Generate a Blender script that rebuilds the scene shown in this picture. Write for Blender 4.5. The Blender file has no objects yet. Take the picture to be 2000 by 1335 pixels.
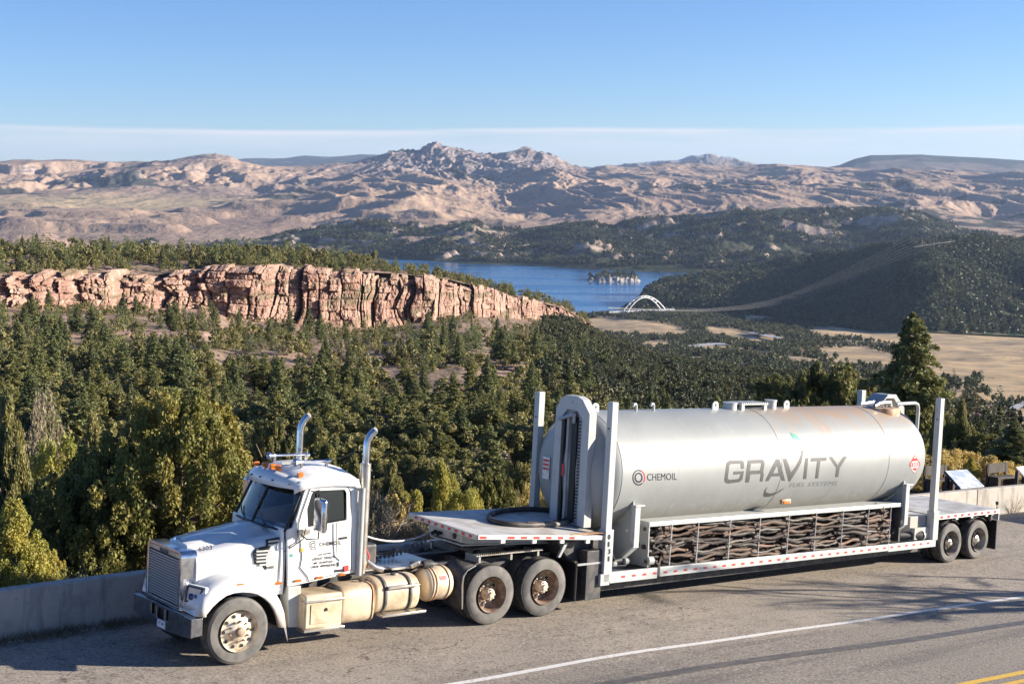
import bpy, math, random
import numpy as np
from mathutils import Matrix, Vector
from mathutils.geometry import tessellate_polygon

# ------------------------------------------------------------------ frames
# "road" coordinates: x along the parked truck towards its tail, y away from the camera, z off the asphalt.
# "world" coordinates: Z up by gravity, the photographer's eye at the origin, Y towards the lake.
FOC = 2695.3997617625087                       # focal length in photograph pixels (photo 2000 x 1335)
CAM = np.array([-11.208246719681052, -20.955198498089864, 6.600192411674158])
RC = np.array([[0.7799659174146716, 0.6255753496467961, -0.017568425819583913],
               [-0.6235707480191215, 0.7792328749794615, 0.06289394856515168],
               [0.053034798824570156, -0.03809997986261332, 0.9978655729346041]])
RG = np.array([[0.7799659174146716, -0.6235707480191215, 0.053034798824570156],
               [0.6185455108314225, 0.7810093667608395, 0.08617319804978021],
               [-0.09515576021336741, -0.034407720742667555, 0.9948674581280899]])
PITCH = math.atan((667.5 - 330) / FOC)
def ray(u, v): return RC @ np.array([(u - 1000) / FOC, 1, -(v - 667.5) / FOC])
def onp(u, v, ax, val):
    d = ray(u, v); return CAM + d * ((val - CAM[ax]) / d[ax])
def py(u, v, y): return onp(u, v, 1, y)
def pxx(u, v, x): return onp(u, v, 0, x)
def pz(u, v, z): return onp(u, v, 2, z)
def r2w(P): return (np.atleast_2d(P) - CAM) @ RG.T
ROADM = Matrix([list(RG[i]) + [-(RG @ CAM)[i]] for i in range(3)] + [[0, 0, 0, 1]])
_cp, _sp = math.cos(PITCH), math.sin(PITCH)
def Wp(u, v, Y):
    u, v, Y = np.broadcast_arrays(np.asarray(u, float), np.asarray(v, float), np.asarray(Y, float))
    a = (u - 1000) / FOC; c = -(v - 667.5) / FOC
    dy = _cp + c * _sp; dz = -_sp + c * _cp
    t = Y / dy
    return np.stack([a * t, Y, dz * t], -1)

# ------------------------------------------------------------------ camera, world, sun, exposure
scene = bpy.context.scene
COL = scene.collection
cam = bpy.data.cameras.new("camera"); cam.sensor_width = 36; cam.lens = FOC / 2000 * 36
cam.clip_start = 0.5; cam.clip_end = 90000
camo = bpy.data.objects.new("camera", cam); COL.objects.link(camo)
camo.location = (0, 0, 0); camo.rotation_euler = (math.pi / 2 - PITCH, 0, 0)
scene.camera = camo
SUN_AZ, SUN_EL = 34.0, 18.0                     # in road coordinates
_s = np.array([math.cos(math.radians(SUN_AZ)), -math.sin(math.radians(SUN_AZ)), math.tan(math.radians(SUN_EL))])
_s /= np.linalg.norm(_s); SUNV = RG @ _s
world = bpy.data.worlds.new("World"); scene.world = world; world.use_nodes = True
nt = world.node_tree; nt.nodes.clear()
def N(nt, t, **kw):
    n = nt.nodes.new(t)
    for k, v in kw.items():
        if k.startswith('i_'): n.inputs[k[2:].replace('_', ' ')].default_value = v
        else: setattr(n, k, v)
    return n
sky = N(nt, 'ShaderNodeTexSky', sky_type='NISHITA', sun_disc=False)
sky.sun_elevation = math.asin(SUNV[2]); sky.sun_rotation = math.atan2(SUNV[0], SUNV[1])
sky.altitude = 2100; sky.air_density = 1.0; sky.dust_density = 0.15; sky.ozone_density = 3.6
bg = N(nt, 'ShaderNodeBackground'); bg.inputs['Strength'].default_value = 0.064
wo = N(nt, 'ShaderNodeOutputWorld')
# thin flat cloud bank low over the mountains, a property of the sky by direction
geo = N(nt, 'ShaderNodeTexCoord')
sep = N(nt, 'ShaderNodeSeparateXYZ'); nt.links.new(geo.outputs['Generated'], sep.inputs[0])
mp = N(nt, 'ShaderNodeMapping'); mp.inputs['Scale'].default_value = (5, 5, 60); nt.links.new(geo.outputs['Generated'], mp.inputs[0])
nz = N(nt, 'ShaderNodeTexNoise'); nz.inputs['Scale'].default_value = 1.0; nz.inputs['Detail'].default_value = 6; nt.links.new(mp.outputs[0], nz.inputs['Vector'])
mp2 = N(nt, 'ShaderNodeMapping'); mp2.inputs['Scale'].default_value = (3.2, 3.2, 0); nt.links.new(geo.outputs['Generated'], mp2.inputs[0])
nz2 = N(nt, 'ShaderNodeTexNoise'); nz2.inputs['Scale'].default_value = 1.0; nz2.inputs['Detail'].default_value = 2; nt.links.new(mp2.outputs[0], nz2.inputs['Vector'])
def MA(nt, op, a, b=None, c=None):
    n = nt.nodes.new('ShaderNodeMath'); n.operation = op
    for i, x in enumerate((a, b, c)):
        if x is None: continue
        if isinstance(x, (int, float)): n.inputs[i].default_value = x
        else: nt.links.new(x, n.inputs[i])
    return n.outputs[0]
def SM(nt, x, e0, e1):
    n = nt.nodes.new('ShaderNodeMapRange'); n.interpolation_type = 'SMOOTHSTEP'
    nt.links.new(x, n.inputs[0]); n.inputs[1].default_value = e0; n.inputs[2].default_value = e1
    return n.outputs[0]
zz = MA(nt, 'ADD', sep.outputs[2], MA(nt, 'MULTIPLY', MA(nt, 'SUBTRACT', nz2.outputs[0], 0.5), -0.014))
top = SM(nt, MA(nt, 'ADD', zz, MA(nt, 'MULTIPLY', MA(nt, 'SUBTRACT', nz.outputs[0], .5), .003)), 0.0302, 0.0268)
low = SM(nt, zz, -0.004, 0.024)
wisp = SM(nt, nz.outputs[0], 0.25, 0.62)
streak = MA(nt, 'MULTIPLY', MA(nt, 'MULTIPLY', SM(nt, zz, 0.0235, 0.0278), top), MA(nt, 'ADD', MA(nt, 'MULTIPLY', wisp, .35), .12))
cov = MA(nt, 'ADD', streak, MA(nt, 'MULTIPLY', MA(nt, 'MULTIPLY', top, low), MA(nt, 'ADD', MA(nt, 'MULTIPLY', wisp, 0.50), 0.12)))
mixc = N(nt, 'ShaderNodeMix', data_type='RGBA')
tintn = N(nt, 'ShaderNodeMix', data_type='RGBA', blend_type='MULTIPLY'); tintn.inputs[0].default_value = 1; tintn.inputs[7].default_value = (.86, .925, 1.13, 1); nt.links.new(sky.outputs[0], tintn.inputs[6])
nt.links.new(cov, mixc.inputs[0]); nt.links.new(tintn.outputs[2], mixc.inputs[6]); mixc.inputs[7].default_value = (5.3, 5.45, 5.8, 1)
nt.links.new(mixc.outputs[2], bg.inputs[0]); nt.links.new(bg.outputs[0], wo.inputs[0])
sun = bpy.data.lights.new("sun", 'SUN'); sun.energy = 5.0; sun.angle = math.radians(0.5); sun.color = (1.0, 0.90, 0.76)
suno = bpy.data.objects.new("sun", sun); COL.objects.link(suno)
suno.rotation_euler = Vector(SUNV).to_track_quat('Z', 'Y').to_euler(); suno.location = (60, 20, 60)
scene.view_settings.view_transform = 'Standard'; scene.view_settings.look = 'None'
scene.view_settings.exposure = 1.32; scene.view_settings.gamma = 1.0
scene.cycles.use_denoising = True
scene.cycles.max_bounces = 6; scene.cycles.diffuse_bounces = 2; scene.cycles.glossy_bounces = 3
scene.cycles.transparent_max_bounces = 8; scene.cycles.volume_bounces = 0
scene.cycles.sample_clamp_indirect = 4.0

# ------------------------------------------------------------------ materials
def newmat(name):
    m = bpy.data.materials.new(name); m.use_nodes = True
    nt = m.node_tree; nt.nodes.clear()
    o = N(nt, 'ShaderNodeOutputMaterial'); b = N(nt, 'ShaderNodeBsdfPrincipled'); nt.links.new(b.outputs[0], o.inputs[0])
    return m, nt, b, o
def mixcol(nt, f, a, b, mode='MIX'):
    n = N(nt, 'ShaderNodeMix', data_type='RGBA', blend_type=mode)
    for sock, x in ((0, f), (6, a), (7, b)):
        if isinstance(x, (int, float)): n.inputs[sock].default_value = x
        elif isinstance(x, (tuple, list)): n.inputs[sock].default_value = tuple(x) + ((1,) if len(x) == 3 else ())
        else: nt.links.new(x, n.inputs[sock])
    return n.outputs[2]
def noise(nt, scale, detail=4, coord='Object', stretch=None, rough=0.55):
    tc = N(nt, 'ShaderNodeTexCoord'); src = tc.outputs[coord]
    if stretch:
        m = N(nt, 'ShaderNodeMapping'); m.inputs['Scale'].default_value = stretch; nt.links.new(src, m.inputs[0]); src = m.outputs[0]
    n = N(nt, 'ShaderNodeTexNoise'); n.inputs['Scale'].default_value = scale; n.inputs['Detail'].default_value = detail
    n.inputs['Roughness'].default_value = rough
    nt.links.new(src, n.inputs['Vector']); return n.outputs[0]
def bumpn(nt, b, h, strength, dist=0.02):
    n = N(nt, 'ShaderNodeBump'); n.inputs['Strength'].default_value = strength; n.inputs['Distance'].default_value = dist
    nt.links.new(h, n.inputs['Height']); nt.links.new(n.outputs[0], b.inputs['Normal'])
def simple(name, c1, c2=None, scale=6, rough=0.5, metal=0.0, bump=0.0, lo=0.4, hi=0.65, stretch=None, coat=0.0, detail=5):
    m, nt, b, o = newmat(name)
    b.inputs['Roughness'].default_value = rough; b.inputs['Metallic'].default_value = metal
    if coat: b.inputs['Coat Weight'].default_value = coat; b.inputs['Coat Roughness'].default_value = 0.08
    if c2 is None: b.inputs['Base Color'].default_value = tuple(c1) + (1,)
    else:
        n = noise(nt, scale, detail, stretch=stretch)
        nt.links.new(mixcol(nt, SM(nt, n, lo, hi), c1, c2), b.inputs['Base Color'])
        if bump: bumpn(nt, b, n, bump)
    return m
MT = {}
MT['white'] = simple('white_truck_paint', (.74, .74, .72), (.62, .59, .53), 3, .32, coat=.5, lo=.5, hi=.8)
def truckpaint():
    m, nt, b, o = newmat('white_truck_paint'); b.inputs['Roughness'].default_value = .32; b.inputs['Coat Weight'].default_value = .5; b.inputs['Coat Roughness'].default_value = .08
    n1 = noise(nt, 3, 5); n2 = noise(nt, 9, 6, stretch=(1, 1, .3))
    c = mixcol(nt, SM(nt, n1, .5, .8), (.74, .74, .72), (.64, .61, .55))
    tc = N(nt, 'ShaderNodeTexCoord'); sx = N(nt, 'ShaderNodeSeparateXYZ'); nt.links.new(tc.outputs['Object'], sx.inputs[0])
    d = SM(nt, MA(nt, 'ADD', sx.outputs[2], MA(nt, 'MULTIPLY', MA(nt, 'SUBTRACT', n2, .5), 1.0)), 1.25, .55)
    c = mixcol(nt, MA(nt, 'MULTIPLY', d, .65), c, (.42, .35, .26))
    nt.links.new(c, b.inputs['Base Color']); return m
MT['white'] = truckpaint()
MT['roofwhite'] = simple('white_roof_paint', (.74, .74, .73), (.66, .65, .62), 5, .4, coat=.3)
MT['grey'] = simple('grey_trailer_paint', (.36, .375, .37), (.28, .275, .26), 4, .42, lo=.5, hi=.75)
MT['lgrey'] = simple('pale_grey_frame_paint', (.46, .475, .46), (.38, .375, .35), 5, .42, lo=.5, hi=.78)
MT['dgrey'] = simple('dark_chassis_paint', (.035, .036, .04), (.09, .08, .07), 6, .55)
MT['black'] = simple('black_rubbery_plastic', (.012, .012, .013), None, rough=.5)
MT['tyre'] = simple('dusty_tyre_rubber', (.085, .082, .078), (.155, .145, .13), 3, .8, lo=.35, hi=.6)
MT['tread'] = simple('tyre_tread_rubber', (.045, .043, .042), (.10, .095, .085), 9, .85)
MT['chrome'] = simple('dull_chrome', (.72, .73, .76), (.5, .5, .52), 9, .16, 1.0)
MT['bumper'] = simple('brushed_bumper_metal', (.42, .43, .46), (.30, .30, .32), 12, .28, 1.0)
MT['alu'] = simple('dirty_aluminium', (.62, .60, .56), (.42, .37, .30), 4, .34, .9, lo=.35, hi=.75)
MT['tan'] = simple('road_dusted_tank_metal', (.66, .54, .38), (.42, .31, .19), 3.2, .45, .25, lo=.42, hi=.72)
MT['rimf'] = simple('dusty_polished_rim', (.72, .64, .50), (.42, .32, .22), 5, .4, .35, lo=.4, hi=.7)
MT['rimd'] = simple('rusty_brown_rim', (.16, .10, .07), (.34, .25, .18), 5, .6, .1)
MT['rimt'] = simple('grey_dusty_rim', (.30, .28, .26), (.16, .13, .11), 6, .5, .2)
MT['amber'] = simple('amber_lens', (.62, .17, .02), None, rough=.2, coat=.5)
MT['red'] = simple('red_reflective_tape', (.55, .05, .04), (.42, .06, .05), 20, .4)
MT['tapew'] = simple('white_reflective_tape', (.75, .73, .70), (.6, .57, .52), 20, .4)
MT['lens'] = simple('lamp_bowl_blue', (.05, .09, .22), None, rough=.1, metal=.3, coat=1)
MT['clear'] = simple('pale_lamp_lens', (.50, .56, .66), None, rough=.12, metal=.4, coat=1)
MT['deck'] = simple('pale_deck_paint', (.52, .51, .49), (.38, .35, .31), 2.2, .55, bump=.1)
MT['rust'] = simple('rusty_steel', (.42, .22, .11), (.62, .48, .34), 5, .7)
def hosemat():
    m, nt, b, o = newmat('dusty_hose_rubber'); b.inputs['Roughness'].default_value = .75
    oi = N(nt, 'ShaderNodeObjectInfo'); n = noise(nt, 4, 5)
    c = mixcol(nt, SM(nt, oi.outputs['Random'], .2, .95), (.022, .017, .015), (.19, .115, .075)); c = mixcol(nt, SM(nt, n, .4, .7), c, (.075, .055, .045))
    nt.links.new(c, b.inputs['Base Color']); return m
MT['hose'] = hosemat()
MT['hoseb'] = simple('black_hose_rubber', (.03, .028, .028), (.10, .08, .065), 4, .6)
MT['hosering'] = simple('grey_hose_rubber', (.10, .095, .09), (.20, .17, .14), 3, .55)
MT['decal'] = simple('grey_decal_ink', (.065, .067, .068), (.085, .085, .085), 20, .6)
MT['decalb'] = simple('dark_decal_ink', (.03, .03, .04), None, rough=.35)
MT['decalr'] = simple('red_decal_ink', (.62, .04, .05), None, rough=.35)
MT['decalg'] = simple('green_decal_ink', (.08, .33, .24), None, rough=.35)
MT['decall'] = simple('light_grey_decal_ink', (.17, .17, .17), None, rough=.6)
MT['interior'] = simple('cab_interior_trim', (.11, .16, .25), None, rough=.7)  # blue reflection of the windscreen is put into this trim colour
MT['paper'] = simple('white_paper', (.75, .78, .80), None, rough=.6)
def concretemat():
    m, nt, b, o = newmat('cream_concrete'); b.inputs['Roughness'].default_value = .88
    n1 = noise(nt, 2.0, 6); n2 = noise(nt, 5, 5, stretch=(1, 1, .12)); n3 = noise(nt, 16, 5)
    c = mixcol(nt, SM(nt, n1, .45, .75), (.42, .385, .335), (.29, .262, .225)); c = mixcol(nt, MA(nt, 'MULTIPLY', SM(nt, n2, .52, .7), .55), c, (.17, .15, .13)); c = mixcol(nt, SM(nt, n3, .66, .72), c, (.14, .12, .10))
    nt.links.new(c, b.inputs['Base Color']); bumpn(nt, b, n3, .4, .02); return m
MT['concrete'] = concretemat()
MT['wood'] = simple('dark_weathered_timber', (.035, .027, .022), (.07, .055, .045), 6, .8, stretch=(1, 1, .2))
MT['bark'] = simple('brown_bark', (.11, .075, .05), (.20, .15, .11), 6, .9, bump=.3)
MT['deadwood'] = simple('grey_dead_branches', (.34, .28, .23), (.22, .17, .13), 8, .9)
MT['wire'] = simple('pale_cable', (.42, .41, .40), None, rough=.5, metal=.3)
MT['slat'] = simple('bright_grille_slat', (.55, .56, .58), None, rough=.3, metal=.35)
MT['yellow'] = simple('yellow_hose_fitting', (.75, .42, .03), None, rough=.5)
MT['bridge'] = simple('white_bridge_steel', (.82, .82, .80), (.70, .69, .66), .2, .5)
def glassmat(name, tint, refl=0.9):
    m = bpy.data.materials.new(name); m.use_nodes = True; nt = m.node_tree; nt.nodes.clear()
    o = N(nt, 'ShaderNodeOutputMaterial'); t = N(nt, 'ShaderNodeBsdfTransparent'); t.inputs[0].default_value = tuple(tint) + (1,)
    g = N(nt, 'ShaderNodeBsdfGlossy'); g.inputs['Roughness'].default_value = 0.02; g.inputs[0].default_value = (refl, refl, refl, 1)
    f = N(nt, 'ShaderNodeFresnel'); f.inputs[0].default_value = 1.7
    s = N(nt, 'ShaderNodeMixShader'); nt.links.new(f.outputs[0], s.inputs[0]); nt.links.new(t.outputs[0], s.inputs[1]); nt.links.new(g.outputs[0], s.inputs[2])
    nt.links.new(s.outputs[0], o.inputs[0]); return m
MT['glass'] = glassmat('tinted_cab_glass', (.62, .76, .86))
MT['sideglass'] = glassmat('dark_side_glass', (.25, .27, .28))

# ------------------------------------------------------------------ objects
BASE = {}
def tag(o, label=None, cat=None, group=None, kind=None):
    if label: o['label'] = label
    if cat: o['category'] = cat
    if group: o['group'] = group
    if kind: o['kind'] = kind
    return o
def thing(name, label, cat, base, group=None, frame='road'):
    """Empty at the thing's base; parts are given in the same frame as base."""
    o = bpy.data.objects.new(name, None); COL.objects.link(o); o.empty_display_size = .3
    b = np.array(base, float)
    o.matrix_world = (ROADM if frame == 'road' else Matrix.Identity(4)) @ Matrix.Translation(Vector(b))
    BASE[o.name] = b
    return tag(o, label, cat, group)
def smooth_angle(me, ang):
    for p in me.polygons: p.use_smooth = True
    me.set_sharp_from_angle(angle=math.radians(ang))
class MB:
    def __init__(s): s.v = []; s.f = []; s.mi = []; s.m = 0
    def add(s, vs, fs):
        n = len(s.v); s.v += [tuple(map(float, p)) for p in vs]
        s.f += [tuple(i + n for i in f) for f in fs]; s.mi += [s.m] * len(fs); return s
    def mat(s, i): s.m = i; return s
    def hexa(s, p): return s.add(p, [(0, 3, 2, 1), (4, 5, 6, 7), (0, 1, 5, 4), (1, 2, 6, 5), (2, 3, 7, 6), (3, 0, 4, 7)])
    def box(s, x0, x1, y0, y1, z0, z1):
        return s.hexa([(x0, y0, z0), (x1, y0, z0), (x1, y1, z0), (x0, y1, z0), (x0, y0, z1), (x1, y0, z1), (x1, y1, z1), (x0, y1, z1)])
    def prism(s, pts, d, holes=()):
        """pts: 3D polygon; d: extrusion vector; holes: list of 3D polygons"""
        d = np.array(d, float); loops = [list(map(np.array, pts))] + [list(map(np.array, h)) for h in holes]
        flat = [p for l in loops for p in l]; n = len(flat)
        tris = tessellate_polygon([[Vector(p) for p in l] for l in loops])
        vs = flat + [p + d for p in flat]; fs = []
        for t in tris: fs.append(tuple(t)); fs.append(tuple(i + n for i in reversed(t)))
        k = 0
        for l in loops:
            m = len(l)
            for i in range(m):
                a, b = k + i, k + (i + 1) % m; fs.append((a, b, b + n, a + n))
            k += m
        return s.add(vs, fs)
    def tube(s, path, r, n=8, cap=True):
        path = [np.array(p, float) for p in path]; m = len(path)
        rs = r if isinstance(r, (list, tuple, np.ndarray)) else [r] * m
        vs = []; up = None
        for i in range(m):
            t = path[min(i + 1, m - 1)] - path[max(i - 1, 0)]; t /= (np.linalg.norm(t) + 1e-12)
            if up is None:
                a = np.array([0, 0, 1.]) if abs(t[2]) < .9 else np.array([1., 0, 0])
                up = np.cross(t, a)
            up = up - t * np.dot(up, t); up /= (np.linalg.norm(up) + 1e-12); w = np.cross(t, up)
            for k in range(n):
                a = 2 * math.pi * k / n; vs.append(path[i] + rs[i] * (math.cos(a) * up + math.sin(a) * w))
        fs = [(i * n + k, i * n + (k + 1) % n, (i + 1) * n + (k + 1) % n, (i + 1) * n + k) for i in range(m - 1) for k in range(n)]
        if cap: fs += [tuple(range(n - 1, -1, -1)), tuple(range((m - 1) * n, m * n))]
        return s.add(vs, fs)
    def lathe(s, prof, axis='y', c=(0, 0, 0), n=48, close=False):
        """prof: (along axis, radius)"""
        vs = []; m = len(prof)
        for (a, r) in prof:
            for k in range(n):
                t = 2 * math.pi * k / n; q = (r * math.cos(t), r * math.sin(t))
                p = {'y': (q[0], a, q[1]), 'x': (a, q[0], q[1]), 'z': (q[0], q[1], a)}[axis]
                vs.append((p[0] + c[0], p[1] + c[1], p[2] + c[2]))
        fs = [(i * n + k, i * n + (k + 1) % n, (i + 1) * n + (k + 1) % n, (i + 1) * n + k) for i in range(m - 1) for k in range(n)]
        if close: fs += [((m - 1) * n + k, (m - 1) * n + (k + 1) % n, (k + 1) % n, k) for k in range(n)]
        return s.add(vs, fs)
    def grid(s, rows):
        rows = np.array(rows, float); a, b = rows.shape[:2]
        fs = [(i * b + j, i * b + j + 1, (i + 1) * b + j + 1, (i + 1) * b + j) for i in range(a - 1) for j in range(b - 1)]
        return s.add(rows.reshape(-1, 3), fs)
    def build(s, name, mats, parent=None, base=None, smooth=35, bevel=0, solid=0, frame='road', label=None):
        if not isinstance(mats, (list, tuple)): mats = [mats]
        if parent is not None and base is None: base = BASE[parent.name]
        b = np.zeros(3) if base is None else np.array(base, float)
        me = bpy.data.meshes.new(name)
        V = np.array(s.v, float) - b
        me.from_pydata(V.tolist(), [], s.f); me.validate()
        for m in mats: me.materials.append(MT[m] if isinstance(m, str) else m)
        if len(mats) > 1 and len(me.polygons) == len(s.mi): me.polygons.foreach_set('material_index', s.mi)
        import bmesh
        bm = bmesh.new(); bm.from_mesh(me); bmesh.ops.recalc_face_normals(bm, faces=bm.faces); bm.to_mesh(me); bm.free()
        if smooth: smooth_angle(me, smooth)
        o = bpy.data.objects.new(name, me); COL.objects.link(o); BASE[o.name] = b
        if parent is not None: o.parent = parent
        else: o.matrix_world = (ROADM if frame == 'road' else Matrix.Identity(4)) @ Matrix.Translation(Vector(b))
        if solid: md = o.modifiers.new('thickness', 'SOLIDIFY'); md.thickness = solid; md.offset = 0
        if bevel:
            md = o.modifiers.new('bevel', 'BEVEL'); md.width = bevel; md.segments = 2; md.limit_method = 'ANGLE'; md.angle_limit = math.radians(40)
        if label: o['label'] = label
        return o
def split_build(m, name, mats, parent=None, **kw):
    """one object per loose piece of the builder"""
    p = list(range(len(m.v)))
    def fd(a):
        while p[a] != a: p[a] = p[p[a]]; a = p[a]
        return a
    for f in m.f:
        for q in f[1:]: p[fd(f[0])] = fd(q)
    g = {}
    for f in m.f: g.setdefault(fd(f[0]), []).append(f)
    out = []
    for fs in g.values():
        ids = sorted({i for f in fs for i in f}); mp = {i: k for k, i in enumerate(ids)}; q = MB(); q.add([m.v[i] for i in ids], [tuple(mp[i] for i in f) for f in fs]); out.append(q.build(name, mats, parent, **kw))
    return out
def npmesh(name, V, faces, mats, frame_base=(0, 0, 0), smooth=False, mi=None, attr=None):
    """fast mesh from arrays; faces (n,3) or (n,4)"""
    V = np.asarray(V, np.float32); faces = np.asarray(faces, np.int32); k = faces.shape[1]
    me = bpy.data.meshes.new(name)
    me.vertices.add(len(V)); me.vertices.foreach_set('co', V.ravel())
    me.loops.add(faces.size); me.loops.foreach_set('vertex_index', faces.ravel())
    me.polygons.add(len(faces)); me.polygons.foreach_set('loop_start', np.arange(0, faces.size, k, dtype=np.int32))
    try: me.polygons.foreach_set('loop_total', np.full(len(faces), k, np.int32))
    except Exception: pass
    if mi is not None: me.polygons.foreach_set('material_index', np.asarray(mi, np.int32))
    me.polygons.foreach_set('use_smooth', np.full(len(faces), smooth))
    me.update(calc_edges=True)
    for m in mats: me.materials.append(MT[m] if isinstance(m, str) else m)
    if attr:
        for an, arr in attr.items():
            a = me.attributes.new(an, 'FLOAT', 'POINT'); a.data.foreach_set('value', np.asarray(arr, np.float32))
    return me
def link(name, me, matrix=None, parent=None):
    o = bpy.data.objects.new(name, me); COL.objects.link(o)
    if parent: o.parent = parent
    if matrix is not None: o.matrix_world = matrix
    return o
# ------------------------------------------------------------------ noise
_rs = np.random.RandomState(7); _T = _rs.rand(256, 256).astype(np.float64)
def vn(x, y, seed=0):
    x = np.asarray(x, float) + seed * 37.3; y = np.asarray(y, float) + seed * 91.7
    xi = np.floor(x).astype(int); yi = np.floor(y).astype(int); fx = x - xi; fy = y - yi
    fx = fx * fx * (3 - 2 * fx); fy = fy * fy * (3 - 2 * fy)
    a = _T[xi % 256, yi % 256]; b = _T[(xi + 1) % 256, yi % 256]; c = _T[xi % 256, (yi + 1) % 256]; d = _T[(xi + 1) % 256, (yi + 1) % 256]
    return (a * (1 - fx) + b * fx) * (1 - fy) + (c * (1 - fx) + d * fx) * fy
def fbm(x, y, o=5, seed=0, g=.5):
    r = 0; a = 1; t = 0; f = 1
    for i in range(o):
        r = r + a * (vn(x * f, y * f, seed + i) * 2 - 1); t += a; a *= g; f *= 2.03
    return r / t
def ridged(x, y, o=5, seed=0, g=.5):
    r = 0; a = 1; t = 0; f = 1
    for i in range(o):
        r = r + a * (1 - np.abs(vn(x * f, y * f, seed + i) * 2 - 1) * 2); t += a; a *= g; f *= 2.03
    return r / t
def ip(u, pts):
    pts = sorted(pts); return np.interp(u, [p[0] for p in pts], [p[1] for p in pts])
# ------------------------------------------------------------------ land materials
def landmat(name, grass, grass2, gscale, rock=(.36, .25, .2), rock2=(.22, .15, .12), veg=(.035, .05, .025), vscale=.05, dots=True, bump=0.0, bdist=5, rsc=.02, rbump=0.0):
    m, nt, b, o = newmat(name); b.inputs['Roughness'].default_value = .95; b.inputs['Specular IOR Level'].default_value = .1
    n1 = noise(nt, gscale, 6); n2 = noise(nt, gscale * 7, 5)
    g = mixcol(nt, SM(nt, n1, .38, .62), grass, grass2)
    g = mixcol(nt, MA(nt, 'MULTIPLY', SM(nt, n2, .4, .7), .35), g, tuple(c * .55 for c in grass))
    ra = N(nt, 'ShaderNodeAttribute'); ra.attribute_name = 'rock'
    va = N(nt, 'ShaderNodeAttribute'); va.attribute_name = 'veg'
    rn = noise(nt, rsc, 7, stretch=(1, 1, 3.5))
    r = mixcol(nt, SM(nt, rn, .35, .65), rock2, rock)
    c = mixcol(nt, ra.outputs['Fac'], g, r)
    ga = N(nt, 'ShaderNodeAttribute'); ga.attribute_name = 'gold'
    c = mixcol(nt, ga.outputs['Fac'], c, (.52, .40, .23))
    vd = noise(nt, vscale, 3)
    f = SM(nt, MA(nt, 'ADD', vd, MA(nt, 'MULTIPLY', MA(nt, 'SUBTRACT', va.outputs['Fac'], .5), .7)), .52, .60)
    c = mixcol(nt, f, c, veg)
    nt.links.new(c, b.inputs['Base Color'])
    if bump: bumpn(nt, b, n2, bump, bdist)
    return m
MT['far'] = landmat('dry_mountain_ground', (.43, .305, .215), (.33, .235, .18), .0016, rock=(.36, .29, .25), rock2=(.12, .10, .105), veg=(.075, .075, .06), vscale=.006, bump=.8, bdist=20)
MT['mesa'] = landmat('distant_mesa_ground', (.20, .16, .13), (.12, .115, .11), .0012, rock=(.6, .6, .62), rock2=(.3, .28, .28), veg=(.05, .06, .055), vscale=.003)
MT['woodhill'] = landmat('wooded_hill_ground', (.095, .09, .055), (.055, .062, .036), .006, rock=(.42, .33, .27), rock2=(.24, .18, .15), veg=(.028, .042, .022), vscale=.05, bump=.5, bdist=4)
MT['valley'] = landmat('dry_valley_grass', (.58, .42, .235), (.36, .275, .185), .028, veg=(.06, .065, .035), vscale=.1, rock=(.55, .50, .45), rock2=(.5, .46, .4))
MT['hillside'] = landmat('rocky_hillside_soil', (.36, .25, .185), (.24, .185, .125), .10, rock=(.50, .34, .26), rock2=(.30, .18, .135), veg=(.05, .055, .03), vscale=.35, rsc=.25, bump=.6, bdist=.6)
MT['islandrock'] = landmat('bleached_island_rock', (.30, .27, .2), (.16, .15, .1), .05, rock=(.50, .46, .41), rock2=(.30, .27, .24), veg=(.05, .06, .035), vscale=.1)
MT['cliff'] = None
def cliffmat():
    m, nt, b, o = newmat('layered_pink_sandstone'); b.inputs['Roughness'].default_value = .92; b.inputs['Specular IOR Level'].default_value = .15
    n1 = noise(nt, .09, 6); n2 = noise(nt, 1.0, 5, stretch=(.35, .35, 2.2)); n3 = noise(nt, .5, 4)
    c = mixcol(nt, SM(nt, n1, .35, .65), (.28, .165, .125), (.385, .255, .195))
    c = mixcol(nt, SM(nt, n2, .5, .72), c, (.175, .105, .085))
    c = mixcol(nt, MA(nt, 'MULTIPLY', SM(nt, n3, .52, .7), .7), c, (.50, .39, .315))
    va = N(nt, 'ShaderNodeAttribute'); va.attribute_name = 'veg'
    c = mixcol(nt, va.outputs['Fac'], c, (.10, .095, .05))
    nt.links.new(c, b.inputs['Base Color'])
    bumpn(nt, b, n2, .9, .5); return m
MT['cliff'] = cliffmat()
U0, U1 = -420, 2420
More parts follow.
